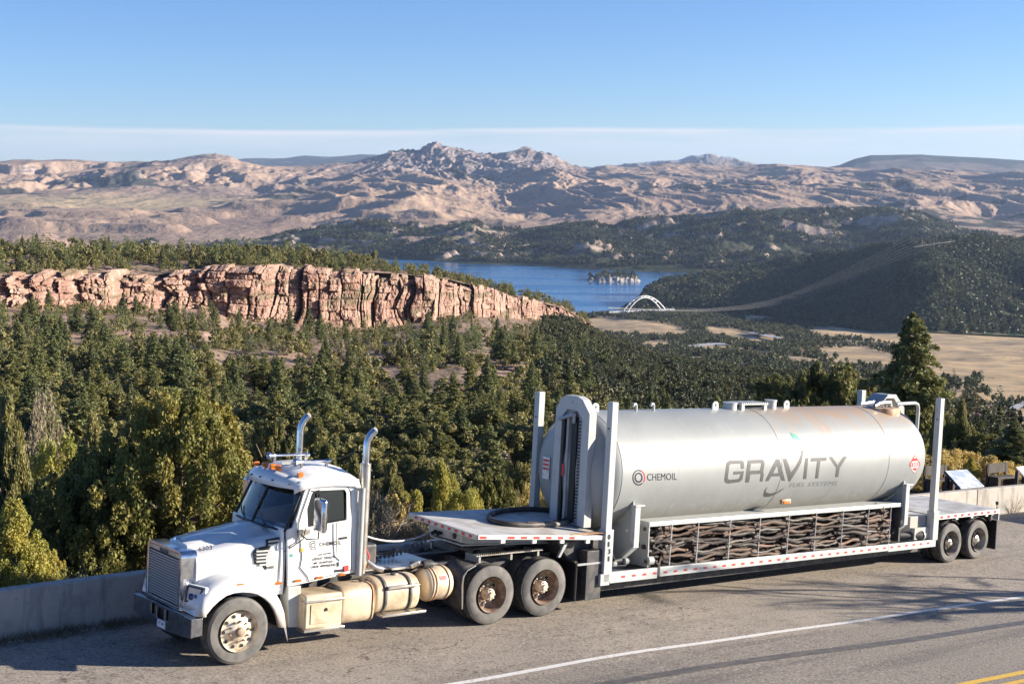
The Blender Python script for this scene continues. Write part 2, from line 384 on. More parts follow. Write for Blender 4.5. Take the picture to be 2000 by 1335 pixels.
def sheet(name, mat, rows, nu, segs, disp, attrs, uu=(U0, U1), label=None, kind='structure', extra=None):
    u = np.linspace(uu[0], uu[1], nu)
    R = [Wp(u, ip(u, v) if not np.isscalar(v) else np.full(nu, v), ip(u, Y) if not np.isscalar(Y) else np.full(nu, Y)) for v, Y in rows]
    P = [];  T = []
    for i in range(len(R) - 1):
        n = segs[i]
        for k in range(n):
            t = k / n; P.append(R[i] * (1 - t) + R[i + 1] * t); T.append(np.full(nu, i + t))
    P.append(R[-1]); T.append(np.full(nu, len(R) - 1.))
    P = np.array(P); T = np.array(T); UU = np.broadcast_to(u, T.shape)
    if disp is not None: P[..., 2] += disp(P[..., 0], P[..., 1], T, UU)
    a, b = T.shape
    i = np.arange(a - 1)[:, None] * b + np.arange(b - 1)[None, :]
    F = np.stack([i, i + 1, i + b + 1, i + b], -1).reshape(-1, 4)
    slope = np.zeros_like(T)
    gz = np.gradient(P[..., 2], axis=0); gy = np.hypot(np.gradient(P[..., 1], axis=0), 1e-6)
    gx = np.gradient(P[..., 2], axis=1) / (np.gradient(P[..., 0], axis=1) + 1e-6)
    slope = np.hypot(gz / gy, gx)
    at = {k: f(P[..., 0], P[..., 1], T, UU, slope).ravel() for k, f in attrs.items()}
    me = npmesh(name, P.reshape(-1, 3), F, [mat], smooth=True, attr=at)
    o = link(name, me); o['kind'] = kind
    if label: o['label'] = label
    return o, P, T, UU
def rampT(T, ks, vs): return np.interp(T, ks, vs)
C01 = lambda x: np.clip(x, 0, 1)
HAZE = 2.5e-5
# ---- far things
sheet('mountain', 'mesa', [([(-420, 345), (2420, 345)], 13000), ([(-420, 334), (430, 320), (480, 314), (600, 309), (700, 305), (780, 301), (850, 306), (1000, 314), (1130, 332), (2420, 335)], 18500), ([(-420, 340), (2420, 340)], 22000)],
      500, (14, 6), lambda x, y, T, u: rampT(T, [0, 1, 2], [0, 60, 0]) * ridged(x / 1500, y / 1500, 5, 3),
      {'rock': lambda x, y, T, u, s: 0 * T, 'veg': lambda x, y, T, u, s: 0 * T + .75}, label='distant blue tableland on the left horizon')
sheet('mountain', 'mesa', [([(1000, 350), (2420, 350)], 12500), ([(1000, 345), (1180, 331), (1250, 319), (1300, 317), (1330, 312), (1352, 305), (1368, 303), (1380, 300), (1392, 301), (1405, 305), (1425, 308), (1450, 316), (1500, 325), (1560, 335), (2420, 345)], 15500), ([(1000, 350), (2420, 350)], 19000)],
      500, (26, 6), lambda x, y, T, u: rampT(T, [0, .6, 1, 2], [30, 90, 30, 0]) * ridged(x / 420, y / 1300, 6, 5, .58),
      {'rock': lambda x, y, T, u, s: C01((T - .72) * 3 * (T < 1.2)) * C01((ridged(x / 300, y / 300, 4, 9) + .1) * 2.5), 'veg': lambda x, y, T, u, s: 0 * T + .2}, uu=(1000, 1700), label='pale snow dusted peak on the horizon')
sheet('mesa', 'mesa', [([(1300, 420), (2420, 420)], 8300), ([(1300, 365), (1700, 350), (2420, 352)], 10500), ([(1300, 345), (1560, 338), (1640, 323), (1670, 311), (1700, 304), (1800, 302), (1850, 305), (1950, 310), (2000, 313), (2420, 322)], 12300), ([(1300, 345), (2420, 345)], 15000)],
      600, (50, 30, 6), lambda x, y, T, u: rampT(T, [0, .5, 1, 1.6, 2, 3], [30, 90, 60, 30, 6, 0]) * ridged(x / 900 + .3 * fbm(x / 1500, y / 1500, 2, 8), y / 900, 6, 15),
      {'rock': lambda x, y, T, u, s: 0 * T, 'veg': lambda x, y, T, u, s: C01((T - 1.2) * 1.3) * .9}, uu=(1300, 2420), label='long flat topped mesa on the right horizon')
crest = [(-420, 312), (-200, 318), (0, 317), (60, 314), (150, 316), (230, 320), (310, 319), (345, 313), (380, 307), (420, 304), (450, 308), (470, 318), (520, 327), (560, 328), (640, 324), (690, 320), (730, 312), (770, 303), (800, 297), (815, 300), (835, 292), (852, 289), (870, 293), (890, 301), (915, 300), (945, 304), (975, 307), (1000, 302), (1030, 298), (1060, 301), (1085, 310), (1110, 320), (1130, 326), (1148, 332), (1165, 326), (1185, 323), (1220, 328), (1260, 325), (1300, 320), (1350, 322), (1400, 321), (1480, 325), (1540, 322), (1600, 327), (1660, 331), (1750, 340), (1900, 350), (2420, 352)]
def mdisp(x, y, T, u):
    left = C01((650 - u) / 250); pk = np.exp(-((u - 840) / 150.) ** 2) + .8 * np.exp(-((u - 1040) / 90.) ** 2)
    wx = x + 260 * fbm(x / 900, y / 900, 3, 21); wy = y + 260 * fbm(x / 900, y / 900, 3, 22)
    hills = .85 * ridged(wx / 520, wy / 1700, 6, 11, .5) + (.32 - .2 * left) * ridged((wx + .35 * wy) / 260, (wy - .2 * wx) / 1100, 5, 13, .55)
    a = rampT(T, [0, .5, 1, 1.6, 2, 3, 4, 5, 5.6, 6], [0, 4, 14, 40, 78, 100, 70, 26, 26, 0])
    flat = rampT(T, [0, 1, 2, 2.6, 3.4, 4.2, 5, 6], [1, .95, .95, .9, .5, .15, 0, 0]) * left
    z = a * hills * (1 - .92 * flat)
    rockc = pk * rampT(T, [0, 3, 3.7, 5, 6], [0, 0, 1, 1, 0])
    z += rockc * (46 * ridged(wx / 190, wy / 520, 5, 31, .55) + 15 * np.abs(ridged(wx / 60, wy / 150, 4, 33, .6)))
    # low pink mesa steps in the left plain
    st = fbm(x / 700, y / 260, 4, 41); step = C01((st - .02) * 9) * 26 + C01((st - .2) * 9) * 22
    z += step * rampT(T, [0, .3, 1, 2, 2.4], [0, .8, 1, .8, 0]) * C01((1050 - u) / 200)
    # cliff bands below the left ridge
    st2 = fbm(x / 420, y / 700, 5, 47) + (T - 3.6) * .5
    z += C01(st2 * 6) * 48 * left * rampT(T, [2.6, 3.1, 4.2, 4.6], [0, 1, 1, 0])
    return z
def mrock(x, y, T, u, s):
    pk = np.exp(-((u - 840) / 150.) ** 2) + .8 * np.exp(-((u - 1040) / 90.) ** 2)
    r = C01(pk * rampT(T, [0, 3.2, 4.0, 6], [0, 0, 1.2, 1.2]))
    pale = np.exp(-((u - 540) / 110.) ** 2 - ((T - 3.3) / .45) ** 2) * 1.1
    return C01(np.maximum(r, np.maximum(C01((s - .85) * 1.3), C01(pale * C01(.3 + 2 * fbm(x / 200, y / 200, 3, 51))))))
MT['plain'] = MT['far']
m0 = sheet('mountain', 'far', [([(-420, 503), (2420, 503)], 3950), (455, 4650), (412, 5800), (376, 7000), (348, 8200), (crest, 9500), ([(-420, 345), (2420, 345)], 11500)],
      1500, (26, 50, 56, 60, 60, 6), mdisp,
      {'rock': mrock, 'gold': lambda x, y, T, u, s: C01((620 - u) / 200) * C01(1.4 - np.abs(T - 2.35) / .4) * C01(.75 + fbm(x / 500, y / 300, 3, 67) * 1.5) * .8, 'veg': lambda x, y, T, u, s: C01(.10 + .55 * C01(fbm(x / 900, y / 900, 4, 61) * 2) + .45 * np.exp(-((u - 190) / 190.) ** 2 - ((T - 3.35) / .35) ** 2) + .5 * np.exp(-((u - 560) / 260.) ** 2 - ((T - 2.5) / .12) ** 2))}, label='eroded tan and mauve mountain range with a rocky grey crest')
# ---- wooded hills across the lake
def shoreY(v): return 250 * FOC / (v - 330.)
hcrest = [(-420, 498), (380, 497), (440, 490), (480, 484), (520, 478), (560, 462), (620, 447), (700, 434), (800, 432), (860, 436), (925, 440), (960, 452), (1000, 449), (1050, 441), (1100, 435), (1150, 436), (1200, 448), (1240, 441), (1300, 431), (1400, 416), (1500, 410), (1540, 407), (1575, 411), (1650, 410), (1750, 410), (1800, 420), (1850, 439), (1900, 455), (2000, 474), (2420, 500)]
hshore = [(-420, 502), (600, 502), (760, 503), (800, 505), (900, 512), (1000, 515), (1100, 521), (1200, 527), (1300, 530), (1400, 530), (2420, 540)]
hshoreY = [(a, shoreY(b) + 2) for a, b in hshore]
hmid = [(a, (np.interp(a, [p[0] for p in hcrest], [p[1] for p in hcrest]) * .45 + np.interp(a, [p[0] for p in hshore], [p[1] for p in hshore]) * .55)) for a in range(-420, 2421, 20)]
def hdisp(x, y, T, u):
    a = rampT(T, [0, .15, .6, 1.2, 2, 3, 4], [0, 6, 34, 40, 16, 0, 0])
    wx = x + 90 * fbm(x / 350, y / 350, 3, 71)
    z = a * ridged(wx / 330, y / 420, 5, 73)
    st = fbm(x / 160, y / 90, 4, 75); z += C01((st - .12) * 8) * 16 * rampT(T, [0, .2, 1.8, 2, 3], [0, 1, 1, .3, 0])
    return z
hill1, hP, hT, hU = sheet('hills', 'woodhill', [(560, 3300), (hshore, hshoreY), (hmid, [(a, shoreY(np.interp(a, [p[0] for p in hshore], [p[1] for p in hshore])) * .5 + 2230) for a in range(-420, 2421, 20)]), (hcrest, 4600), ([(-420, 505), (2420, 505)], 5200)],
      1100, (1, 44, 44, 8), lambda x, y, T, u: hdisp(x, y, np.maximum(T - 1, 0), u),
      {'rock': lambda x, y, T, u, s: C01((s - .42) * 3) * .9, 'veg': lambda x, y, T, u, s: .55 - .4 * C01((s - .4) * 2) + .25 * fbm(x / 200, y / 200, 3, 77)}, label='dark wooded hills across the lake with pale rock outcrops')
# keep the buried first row below the water
ncrest = [(1180, 640), (1240, 612), (1268, 566), (1290, 553), (1330, 546), (1400, 536), (1500, 521), (1600, 503), (1700, 487), (1790, 477), (1850, 474), (1900, 470), (2000, 470), (2200, 462), (2420, 470)]
nbase = [(1180, 650), (1230, 605), (1300, 598), (1400, 606), (1500, 616), (1600, 632), (1700, 646), (1800, 648), (1900, 652), (2000, 656), (2420, 670)]
nbY = [(1180, 2450), (1300, 2480), (1400, 2420), (1500, 2330), (1600, 2170), (1700, 2010), (1800, 1880), (1900, 1900), (2000, 1950), (2420, 2000)]
nmid = [(a, .5 * np.interp(a, [p[0] for p in ncrest], [p[1] for p in ncrest]) + .5 * np.interp(a, [p[0] for p in nbase], [p[1] for p in nbase])) for a in range(1180, 2421, 20)]
nmY = [(1180, 2460), (1300, 2640), (1450, 2640), (1600, 2600), (1700, 2450), (1780, 2130), (1830, 2060), (1900, 2180), (2000, 2250), (2100, 2150), (2420, 2300)]
ncY = [(1180, 2470), (1300, 2780), (1500, 2850), (1700, 2800), (1800, 2600), (1900, 2600), (2000, 2650), (2420, 2700)]
hill2, nP, nT, nU = sheet('hills', 'woodhill', [(nbase, nbY), (nmid, nmY), (ncrest, ncY), ([(1180, 700), (1300, 600), (2420, 560)], 3200)],
      620, (40, 36, 6), lambda x, y, T, u: rampT(T, [0, .4, 1, 1.7, 2, 3], [0, 12, 20, 9, 4, 0]) * ridged(x / 170, y / 230, 5, 81),
      {'rock': lambda x, y, T, u, s: C01((s - .75) * 2) * .6, 'veg': lambda x, y, T, u, s: .62 + .25 * fbm(x / 120, y / 120, 3, 83)}, uu=(1180, 2420), label='steep shaded wooded hill above the valley')
# ---- lake
lm, nt, b, o = newmat('lake_water'); b.inputs['Base Color'].default_value = (.02, .125, .30, 1); b.inputs['Roughness'].default_value = .16; b.inputs['IOR'].default_value = 1.33
h1 = noise(nt, .05, 4, stretch=(.35, 1.6, 1)); h2 = noise(nt, .006, 3, stretch=(.3, 1.5, 1))
rr = MA(nt, 'ADD', MA(nt, 'MULTIPLY', SM(nt, h2, .45, .6), .22), .06); nt.links.new(rr, b.inputs['Roughness'])
bumpn(nt, b, h1, .5, 1.5)
MT['water'] = lm
mb = MB(); mb.add([(-9000, 1500, -250), (9000, 1500, -250), (9000, 4300, -250), (-9000, 4300, -250)], [(0, 1, 2, 3)])
tag(mb.build('lake', 'water', frame='world', base=(0, 3000, -250), smooth=0), 'blue reservoir between wooded hills', kind='structure')
# island
isl, iP, iT, iU = sheet('island', 'islandrock', [([(1140, 566), (1255, 566)], shoreY(549) - 60), ([(1140, 552), (1150, 546), (1175, 543), (1200, 542), (1225, 543), (1245, 546), (1255, 552)], shoreY(548)), ([(1140, 549), (1155, 541), (1180, 536), (1205, 534), (1235, 538), (1246, 543), (1255, 549)], shoreY(545) + 10), ([(1140, 549), (1255, 549)], shoreY(540) + 100)],
      90, (3, 10, 6), lambda x, y, T, u: 9 * fbm(x / 8, y / 8, 4, 85) * rampT(T, [0, 1, 2, 3], [0, .7, 1, 0]) - 1,
      {'rock': lambda x, y, T, u, s: C01(2.2 - T) * .95, 'veg': lambda x, y, T, u, s: .1 + .3 * (T > 1.7)}, uu=(1140, 1255), label='small rocky island in the reservoir')
# ---- valley floor
vfar = [(950, 640), (1080, 618), (1140, 615), (1200, 611), (1240, 606), (1300, 603), (1400, 610), (1500, 618), (1600, 634), (1700, 648), (1800, 650), (1900, 655), (2000, 660), (2420, 676)]
vfarY = [(950, 1900), (1080, 2330), (1240, 2420), (1300, 2480), (1400, 2400), (1500, 2320), (1600, 2150), (1700, 2000), (1800, 1870), (1900, 1890), (2000, 1940), (2420, 1990)]
vskirt = [(a, b - 6) for a, b in vfar]
vskY = [(a, b + 160) for a, b in vfarY]
# dry field patches given as photograph regions (u, v, half width, half height, slant)
FIELDS = [(1235, 640, 110, 15, .08), (1180, 630, 60, 10, 0), (1535, 610, 85, 11, -.16), (1440, 655, 70, 11, .22), (1388, 679, 42, 8, 0), (1500, 664, 32, 8, 0), (1740, 650, 170, 14, .03), (1900, 668, 170, 22, .02), (1690, 696, 105, 12, .10), (1960, 705, 150, 30, .08), (1880, 722, 110, 18, .1), (1985, 752, 70, 34, .1), (1560, 704, 45, 8, .1), (1330, 712, 70, 7, .1), (1480, 690, 40, 6, .1), (1290, 672, 40, 6, 0)]
_wk = [(-2.0, 0)]
def infield(u, v):
    r = np.full(np.shape(u), 9.)
    for a, b, w, h, sl in FIELDS: r = np.minimum(r, ((u - a) / w) ** 2 + ((v - b - sl * (u - a)) / h) ** 2)
    return r
def w2px(P):
    x, y, z = P[..., 0], P[..., 1], P[..., 2]; d = y * _cp - z * _sp; h = y * _sp + z * _cp
    return 1000 + FOC * x / d, 667.5 - FOC * h / d
def vveg(x, y, T, u, s):
    return 0 * T
val, vP, vT, vU = sheet('valley_floor', 'valley', [(vskirt, vskY), (vfar, vfarY), (665, 1650), (705, 1150), (760, 800), (860, 430), (1050, 200)],
      520, (2, 30, 40, 36, 20, 10), lambda x, y, T, u: rampT(T, [0, 1, 1.4, 6], [0, 0, 1, 1]) * 4 * fbm(x / 90, y / 90, 4, 91),
      {'rock': lambda x, y, T, u, s: 0 * T, 'veg': lambda x, y, T, u, s: .28 + .25 * fbm(x / 60, y / 60, 3, 93)}, uu=(950, 2420), label='dry grass valley floor with tree patches')
# valley roads (pale strips)
def strip(name, pts, w, lift, mat, label=None):
    P = np.array([Wp(a, b, Y) for a, b, Y in pts]); 
    for k in range(3):
        Q = [P[0]]
        for i in range(len(P) - 1): Q += [P[i] * .75 + P[i + 1] * .25, P[i] * .25 + P[i + 1] * .75]
        P = np.array(Q + [P[-1]])
    t = np.gradient(P, axis=0); n = np.stack([-t[:, 1], t[:, 0], 0 * t[:, 0]], -1); n /= np.linalg.norm(n, axis=1)[:, None]
    P[:, 2] += lift; m = MB(); m.grid(np.stack([P - n * w / 2, P + n * w / 2]))
    o = m.build(name, mat, frame='world', base=P[0]); return tag(o, label, kind='structure')
# ---- cliff hillside (near slope, wooded)
ctop = [(-420, 520), (-200, 530), (0, 538), (60, 536), (120, 534), (200, 532), (300, 536), (380, 531), (420, 524), (460, 519), (500, 520), (560, 523), (640, 531), (700, 529), (780, 534), (840, 540), (880, 546), (940, 561), (1000, 580), (1060, 591), (1100, 601), (1130, 618), (1200, 668)]
cbot = [(-420, 600), (0, 598), (100, 600), (200, 604), (300, 592), (400, 602), (450, 622), (520, 634), (560, 630), (640, 636), (700, 640), (740, 642), (800, 634), (860, 624), (900, 618), (960, 618), (1000, 622), (1060, 627), (1110, 628), (1130, 632), (1200, 672)]
cY = [(-420, 300), (0, 372), (300, 425), (380, 440), (500, 448), (700, 484), (850, 520), (950, 566), (1050, 636), (1130, 700), (1200, 745)]
E = lambda pts, d: [(a, b + d) for a, b in pts]
YA = lambda d: [(a, b + d) for a, b in cY]
hcrest2 = [(-420, 598), (0, 598), (400, 600), (450, 618), (560, 628), (740, 640), (900, 616), (1060, 624), (1110, 626), (1150, 648), (1200, 672), (1300, 704), (1400, 722), (1500, 738), (1600, 745), (1700, 762), (1800, 776), (1900, 800), (2000, 850), (2420, 900)]
hcY = [(-420, 304), (0, 376), (300, 429), (380, 444), (500, 452), (700, 488), (850, 524), (950, 570), (1050, 640), (1130, 704), (1200, 735), (1300, 720), (1400, 660), (1600, 560), (1800, 420), (2000, 250), (2420, 200)]
def hsd(x, y, T, u): return rampT(T, [0, 1, 1.3, 4, 6], [0, .0, 1, 1, .3]) * (2.2 * fbm(x / 35, y / 35, 4, 101) + .6 * fbm(x / 6, y / 6, 3, 103))
def mixrow(f):  # interpolate between the far crest and the near bottom of the slope
    return ([(a, (1 - f) * np.interp(a, [p[0] for p in hcrest2], [p[1] for p in hcrest2]) + f * 1010) for a in range(-420, 2421, 20)],
            [(a, 1 / ((1 - f) / np.interp(a, [p[0] for p in hcY], [p[1] for p in hcY]) + f / 92.)) for a in range(-420, 2421, 20)])
hs, sP, sT, sU = sheet('hillside', 'hillside', [(E(hcrest2, 60), [(a, b + 60) for a, b in hcY]), (hcrest2, hcY), mixrow(.2), mixrow(.45), mixrow(.7), mixrow(1.)],
      640, (3, 44, 44, 36, 24), hsd,
      {'rock': lambda x, y, T, u, s: C01((fbm(x / 22, y / 40, 4, 105) - .02) * 5) * rampT(T, [0, 1, 2.2, 4], [1, 1, .75, .35]) + C01((s - .6) * 2), 'veg': lambda x, y, T, u, s: .35 + .3 * fbm(x / 15, y / 15, 3, 107)}, label='rocky slope below the cliff')
# plateau behind the cliff top
pcrest = [(-420, 478), (0, 492), (100, 492), (250, 497), (400, 500), (500, 505), (600, 513), (700, 520), (800, 532), (900, 552), (1000, 575), (1060, 587), (1110, 600), (1140, 622), (1200, 672)]
pl, pP, pT, pU = sheet('plateau', 'hillside', [(E(ctop, 1), YA(6)), ([(a, .5 * b + .5 * np.interp(a, [p[0] for p in pcrest], [p[1] for p in pcrest])) for a, b in ctop], YA(40)), (pcrest, YA(120)), (E(pcrest, 90), YA(330))],
      420, (12, 24, 10), lambda x, y, T, u: rampT(T, [0, .3, 1, 2, 3], [.0, .6, 1, .6, 0]) * 1.8 * fbm(x / 14, y / 14, 4, 111),
      {'rock': lambda x, y, T, u, s: C01((fbm(x / 12, y / 14, 4, 113) + .25) * 3) * rampT(T, [0, .8, 1.3, 3], [1, 1, .6, .4]), 'veg': lambda x, y, T, u, s: .5 + 0 * T}, uu=(-420, 1200), label='juniper covered ledge above the cliff')
# cliff face
def cliff():
    nu, nv = 2300, 84
    u = np.linspace(-420, 1195, nu); t = np.linspace(0, 1, nv)
    A = Wp(u, ip(u, ctop), ip(u, cY) + 3); B = Wp(u, ip(u, cbot) + 5, ip(u, cY))
    s = np.concatenate([[0], np.cumsum(np.linalg.norm(np.diff(A[:, :2], axis=0), axis=1))])   # metres along the cliff
    rs = np.random.RandomState(5)
    # buttresses: irregular columns split by cracks
    def columns(wmin, wmax, seed, jit=0):
        r = np.random.RandomState(seed); e = [0]
        while e[-1] < s[-1] + 20: e.append(e[-1] + r.uniform(wmin, wmax))
        e = np.array(e); d = r.uniform(0, 1, len(e)); return e, d
    P = np.zeros((nv, nu, 3))
    e1, d1 = columns(7, 30, 1); e2, d2 = columns(1.8, 7.5, 2); 
    H = np.linalg.norm(A - B, axis=1)
    tl = np.array([0, .09, .2, .31, .45, .62, .8, 1.01])
    for j in range(nv):
        tt = t[j]; z = tt
        ss = s + 4.5 * (vn(s / 14, z * 2.5 + 0 * s, 5) - .5) + .8 * (vn(s / 2.5, z * 6 + 0 * s, 6) - .5)
        i1 = np.clip(np.searchsorted(e1, ss) - 1, 0, len(e1) - 2); i2 = np.clip(np.searchsorted(e2, ss) - 1, 0, len(e2) - 2)
        f1 = (ss - e1[i1]) / (e1[i1 + 1] - e1[i1]); f2 = (ss - e2[i2]) / (e2[i2 + 1] - e2[i2])
        lay = np.searchsorted(tl, tt) - 1
        rnd = _T[(i2 * 7 + lay * 13) % 256, (i2 * 3 + lay * 29) % 256]; rnd1 = _T[(i1 * 11) % 256, (i1 * 5 + 3) % 256]
        out = 7.5 * rnd1 + 1.6 * (1 - (2 * f1 - 1) ** 4) + 3.6 * rnd * rnd + .5 * (1 - (2 * f2 - 1) ** 6)
        crack = np.minimum(f1, 1 - f1) * (e1[i1 + 1] - e1[i1]); out -= 4.2 * np.exp(-(crack / .8) ** 2) * (_T[(i1 * 17) % 256, 9] + .25)
        ck2 = np.minimum(f2, 1 - f2) * (e2[i2 + 1] - e2[i2]); out -= 2.5 * np.exp(-(ck2 / .34) ** 2) * (_T[(i2 * 23 + lay * 5) % 256, 15] > .45)
        ledge = abs(tt - tl).min(); out -= 1.3 * math.exp(-(ledge / .011) ** 2) * (vn(s / 12, 0 * s + lay, 33) > .4)
        out += (1 - tt) * -1.2 + 2.6 * fbm(s / 4.0, tt * 3.6 + 0 * s, 7, 15, .66) + .25 * vn(s / .6, tt * H / .35, 9)
        out *= np.clip((tt) / .06, .5, 1)
        base = A * (1 - tt) + B * tt
        P[j] = base; P[j, :, 1] -= out * ip(u, [(-420, 1.15), (0, 1.15), (380, 1.1), (420, 1.15), (800, 1.1), (900, .8), (1195, .6)]); P[j, :, 0] += .35 * out * (vn(s / 6, 0 * s, 8) - .5)
        P[j, :, 2] += .5 * fbm(s / 2.2, tt * 7 + 0 * s, 3, 19) + (2.2 * (_T[(i2 * 5) % 256, 77] - .5) + 2.4 * (rnd1 - .5)) * (1 - tt) ** 3
    i = np.arange(nv - 1)[:, None] * nu + np.arange(nu - 1)[None, :]
    F = np.stack([i, i + nu, i + nu + 1, i + 1], -1).reshape(-1, 4)
    # top lip closes back to the plateau
    lip = P[0].copy(); lip[:, 1] += 7; lip[:, 2] -= .3; Pn = np.concatenate([P.reshape(-1, 3), lip]); k = nv * nu; q = np.arange(nu - 1)
    F = np.concatenate([F, np.stack([q, q + 1, k + q + 1, k + q], -1)])
    veg = np.concatenate([C01((fbm(P[..., 0] / 5, P[..., 2] / 2, 4, 121) - .18) * 4).ravel() * .6, np.full(nu, .5)])
    me = npmesh('cliff', Pn, F, ['cliff'], smooth=False, attr={'veg': veg})
    o = link('cliff', me); o['kind'] = 'structure'; o['label'] = 'layered pink sandstone cliff band with deep vertical cracks'
cliff()
# ---- road, apron and near ground (road coordinates)
WALLP = [(-14, 1.6), (-8, 2.35), (-3, 3.12), (-.29, 3.5), (4, 3.82), (10, 4.05), (20, 4.25), (31, 4.42), (60, 4.8), (110, 5.2)]
wally = lambda x: np.interp(x, [p[0] for p in WALLP], [p[1] for p in WALLP])
zroad = lambda x: np.interp(x, [-14, -2, 0, 3, 5.5, 7, 12, 20, 24, 60], [-.07, -.07, -.07, -.03, .02, .035, .0, -.02, -.02, -.02])
def asphalt():
    m, nt, b, o = newmat('worn_tan_asphalt'); b.inputs['Roughness'].default_value = .85; b.inputs['Specular IOR Level'].default_value = .3
    n1 = noise(nt, .5, 5); n2 = noise(nt, 22, 4, rough=.75); n3 = noise(nt, 3.5, 5); n4 = noise(nt, 1.2, 4, stretch=(.12, 1.3, 1))
    c = mixcol(nt, SM(nt, n1, .3, .7), (.375, .322, .262), (.30, .262, .218))
    sp = N(nt, 'ShaderNodeTexCoord'); sx = N(nt, 'ShaderNodeSeparateXYZ'); nt.links.new(sp.outputs['Object'], sx.inputs[0])
    lane = SM(nt, MA(nt, 'ADD', sx.outputs[1], MA(nt, 'MULTIPLY', sx.outputs[0], .041)), -2.85, -3.0)
    c = mixcol(nt, MA(nt, 'MULTIPLY', lane, .75), c, (.235, .21, .18))
    c = mixcol(nt, MA(nt, 'MULTIPLY', MA(nt, 'MULTIPLY', SM(nt, n4, .48, .68), lane), .55), c, (.14, .13, .12))
    c = mixcol(nt, MA(nt, 'MULTIPLY', SM(nt, n3, .54, .70), .6), c, (.16, .135, .11))
    c = mixcol(nt, MA(nt, 'MULTIPLY', SM(nt, n4, .52, .66), .28), c, (.13, .115, .10))
    c = mixcol(nt, SM(nt, n2, .54, .62), c, (.10, .085, .075))
    c = mixcol(nt, SM(nt, n2, .44, .34), c, (.56, .47, .38))
    # long wandering cracks
    tc = N(nt, 'ShaderNodeTexCoord'); mpn = N(nt, 'ShaderNodeMapping'); mpn.inputs['Scale'].default_value = (.16, .42, 0); nt.links.new(tc.outputs['Object'], mpn.inputs[0])
    dn = N(nt, 'ShaderNodeTexNoise'); dn.inputs['Scale'].default_value = 2.2; dn.inputs['Detail'].default_value = 6; nt.links.new(mpn.outputs[0], dn.inputs['Vector'])
    va = N(nt, 'ShaderNodeVectorMath', operation='MULTIPLY_ADD'); nt.links.new(dn.outputs['Color'], va.inputs[0]); va.inputs[1].default_value = (.9, .9, 0); nt.links.new(mpn.outputs[0], va.inputs[2])
    vo = N(nt, 'ShaderNodeTexVoronoi', feature='DISTANCE_TO_EDGE'); vo.inputs['Scale'].default_value = 1.0; nt.links.new(va.outputs[0], vo.inputs['Vector'])
    brk = SM(nt, noise(nt, .35, 3), .46, .56)
    c = mixcol(nt, MA(nt, 'MULTIPLY', MA(nt, 'MULTIPLY', SM(nt, vo.outputs[0], .0035, .0008), brk), .8), c, (.06, .05, .045))
    nt.links.new(c, b.inputs['Base Color']); bumpn(nt, b, n2, .35, .01); return m
MT['asphalt'] = asphalt()
xs = np.concatenate([np.linspace(-40, -3, 20), np.linspace(-2.8, 30, 165), np.linspace(32, 110, 30)]); ys = np.linspace(0, 1, 60)
rows = [[(x, -34 + (wally(x) + .1 + 34) * t, float(zroad(x)) * min(1, max(0, (t - .2) * 3))) for x in xs] for t in ys]
rd = MB(); rd.grid(rows); tag(rd.build('road', 'asphalt', base=(0, 0, 0)), 'worn tan asphalt pullout and highway', kind='structure')
def onroad(x): return float(zroad(x))
def roadstrip(name, f, w, x0, x1, lift, mat, label, n=500):
    m = MB(); X = np.linspace(x0, x1, n)
    m.grid([[(x, f(x) - w / 2, onroad(x) + lift) for x in X], [(x, f(x) + w / 2, onroad(x) + lift) for x in X]])
    return tag(m.build(name, mat, base=(x0, f(x0), 0)), label, kind='structure')
MT['linew'] = simple('white_road_paint', (.72, .70, .66), (.42, .38, .33), 14, .7, lo=.52, hi=.72)
MT['liney'] = simple('yellow_road_paint', (.68, .42, .06), (.42, .28, .08), 14, .7, lo=.52, hi=.72)
MT['tar'] = simple('dark_tar_strip', (.085, .08, .08), (.14, .125, .11), 5, .6)
roadstrip('road_line', lambda x: np.interp(x, [2.3, 6.1, 10.1, 18.8, 60], [-2.71, -2.85, -3.03, -3.42, -5.2]) + .015 * math.sin(x * 1.3), .15, -12, 70, .007, 'linew', 'white edge line across the asphalt')
roadstrip('tar_strip', lambda x: np.interp(x, [4.8, 16.2, 60], [-4.04, -4.98, -8]) + .03 * math.sin(x * .9), .26, -10, 70, .007, 'tar', 'dark sealed joint in the traffic lane')
roadstrip('road_line', lambda x: np.interp(x, [10.7, 12.5, 40], [-7.2, -7.27, -8.6]), .16, -6, 70, .007, 'liney', 'farther yellow centre line stripe at the bottom right corner')
roadstrip('road_line', lambda x: np.interp(x, [10.7, 12.5, 40], [-7.2, -7.27, -8.6]) - .36, .14, -6, 70, .007, 'liney', 'nearer yellow centre line stripe at the bottom right corner')
# near ground beyond the wall (embankment), in world coordinates
xw = np.concatenate([np.linspace(-40, 50, 150), np.linspace(52, 110, 20)])
W0 = r2w(np.stack([xw, wally(xw) + .25, 0 * xw], -1)); 
def terr(x): return ip(x, [(-40, .8), (18, 1.2), (26, 7), (34, 9), (110, 9)])
W1 = r2w(np.stack([xw, wally(xw) + .6 + terr(xw), -.15 + 0 * xw], -1))
rows = []
for f in np.linspace(0, 1, 12): rows.append(W0 * (1 - f) + W1 * f)
far = Wp(w2px(W1)[0], 1010., 92.)
drop = W1.copy(); drop[:, :2] += (far - W1)[:, :2] / np.linalg.norm((far - W1)[:, :2], axis=1)[:, None] * 16; drop[:, 2] -= 9.5
for f in np.linspace(.08, 1, 14): rows.append(W1 * (1 - f) + drop * f)
for f in np.linspace(.05, 1.15, 22): rows.append(drop * (1 - f) + far * f)
rows = np.array(rows); rows[2:, :, 2] += .35 * fbm(rows[2:, :, 0] / 3, rows[2:, :, 1] / 3, 4, 131)
a, bb = rows.shape[:2]; i = np.arange(a - 1)[:, None] * bb + np.arange(bb - 1)[None, :]
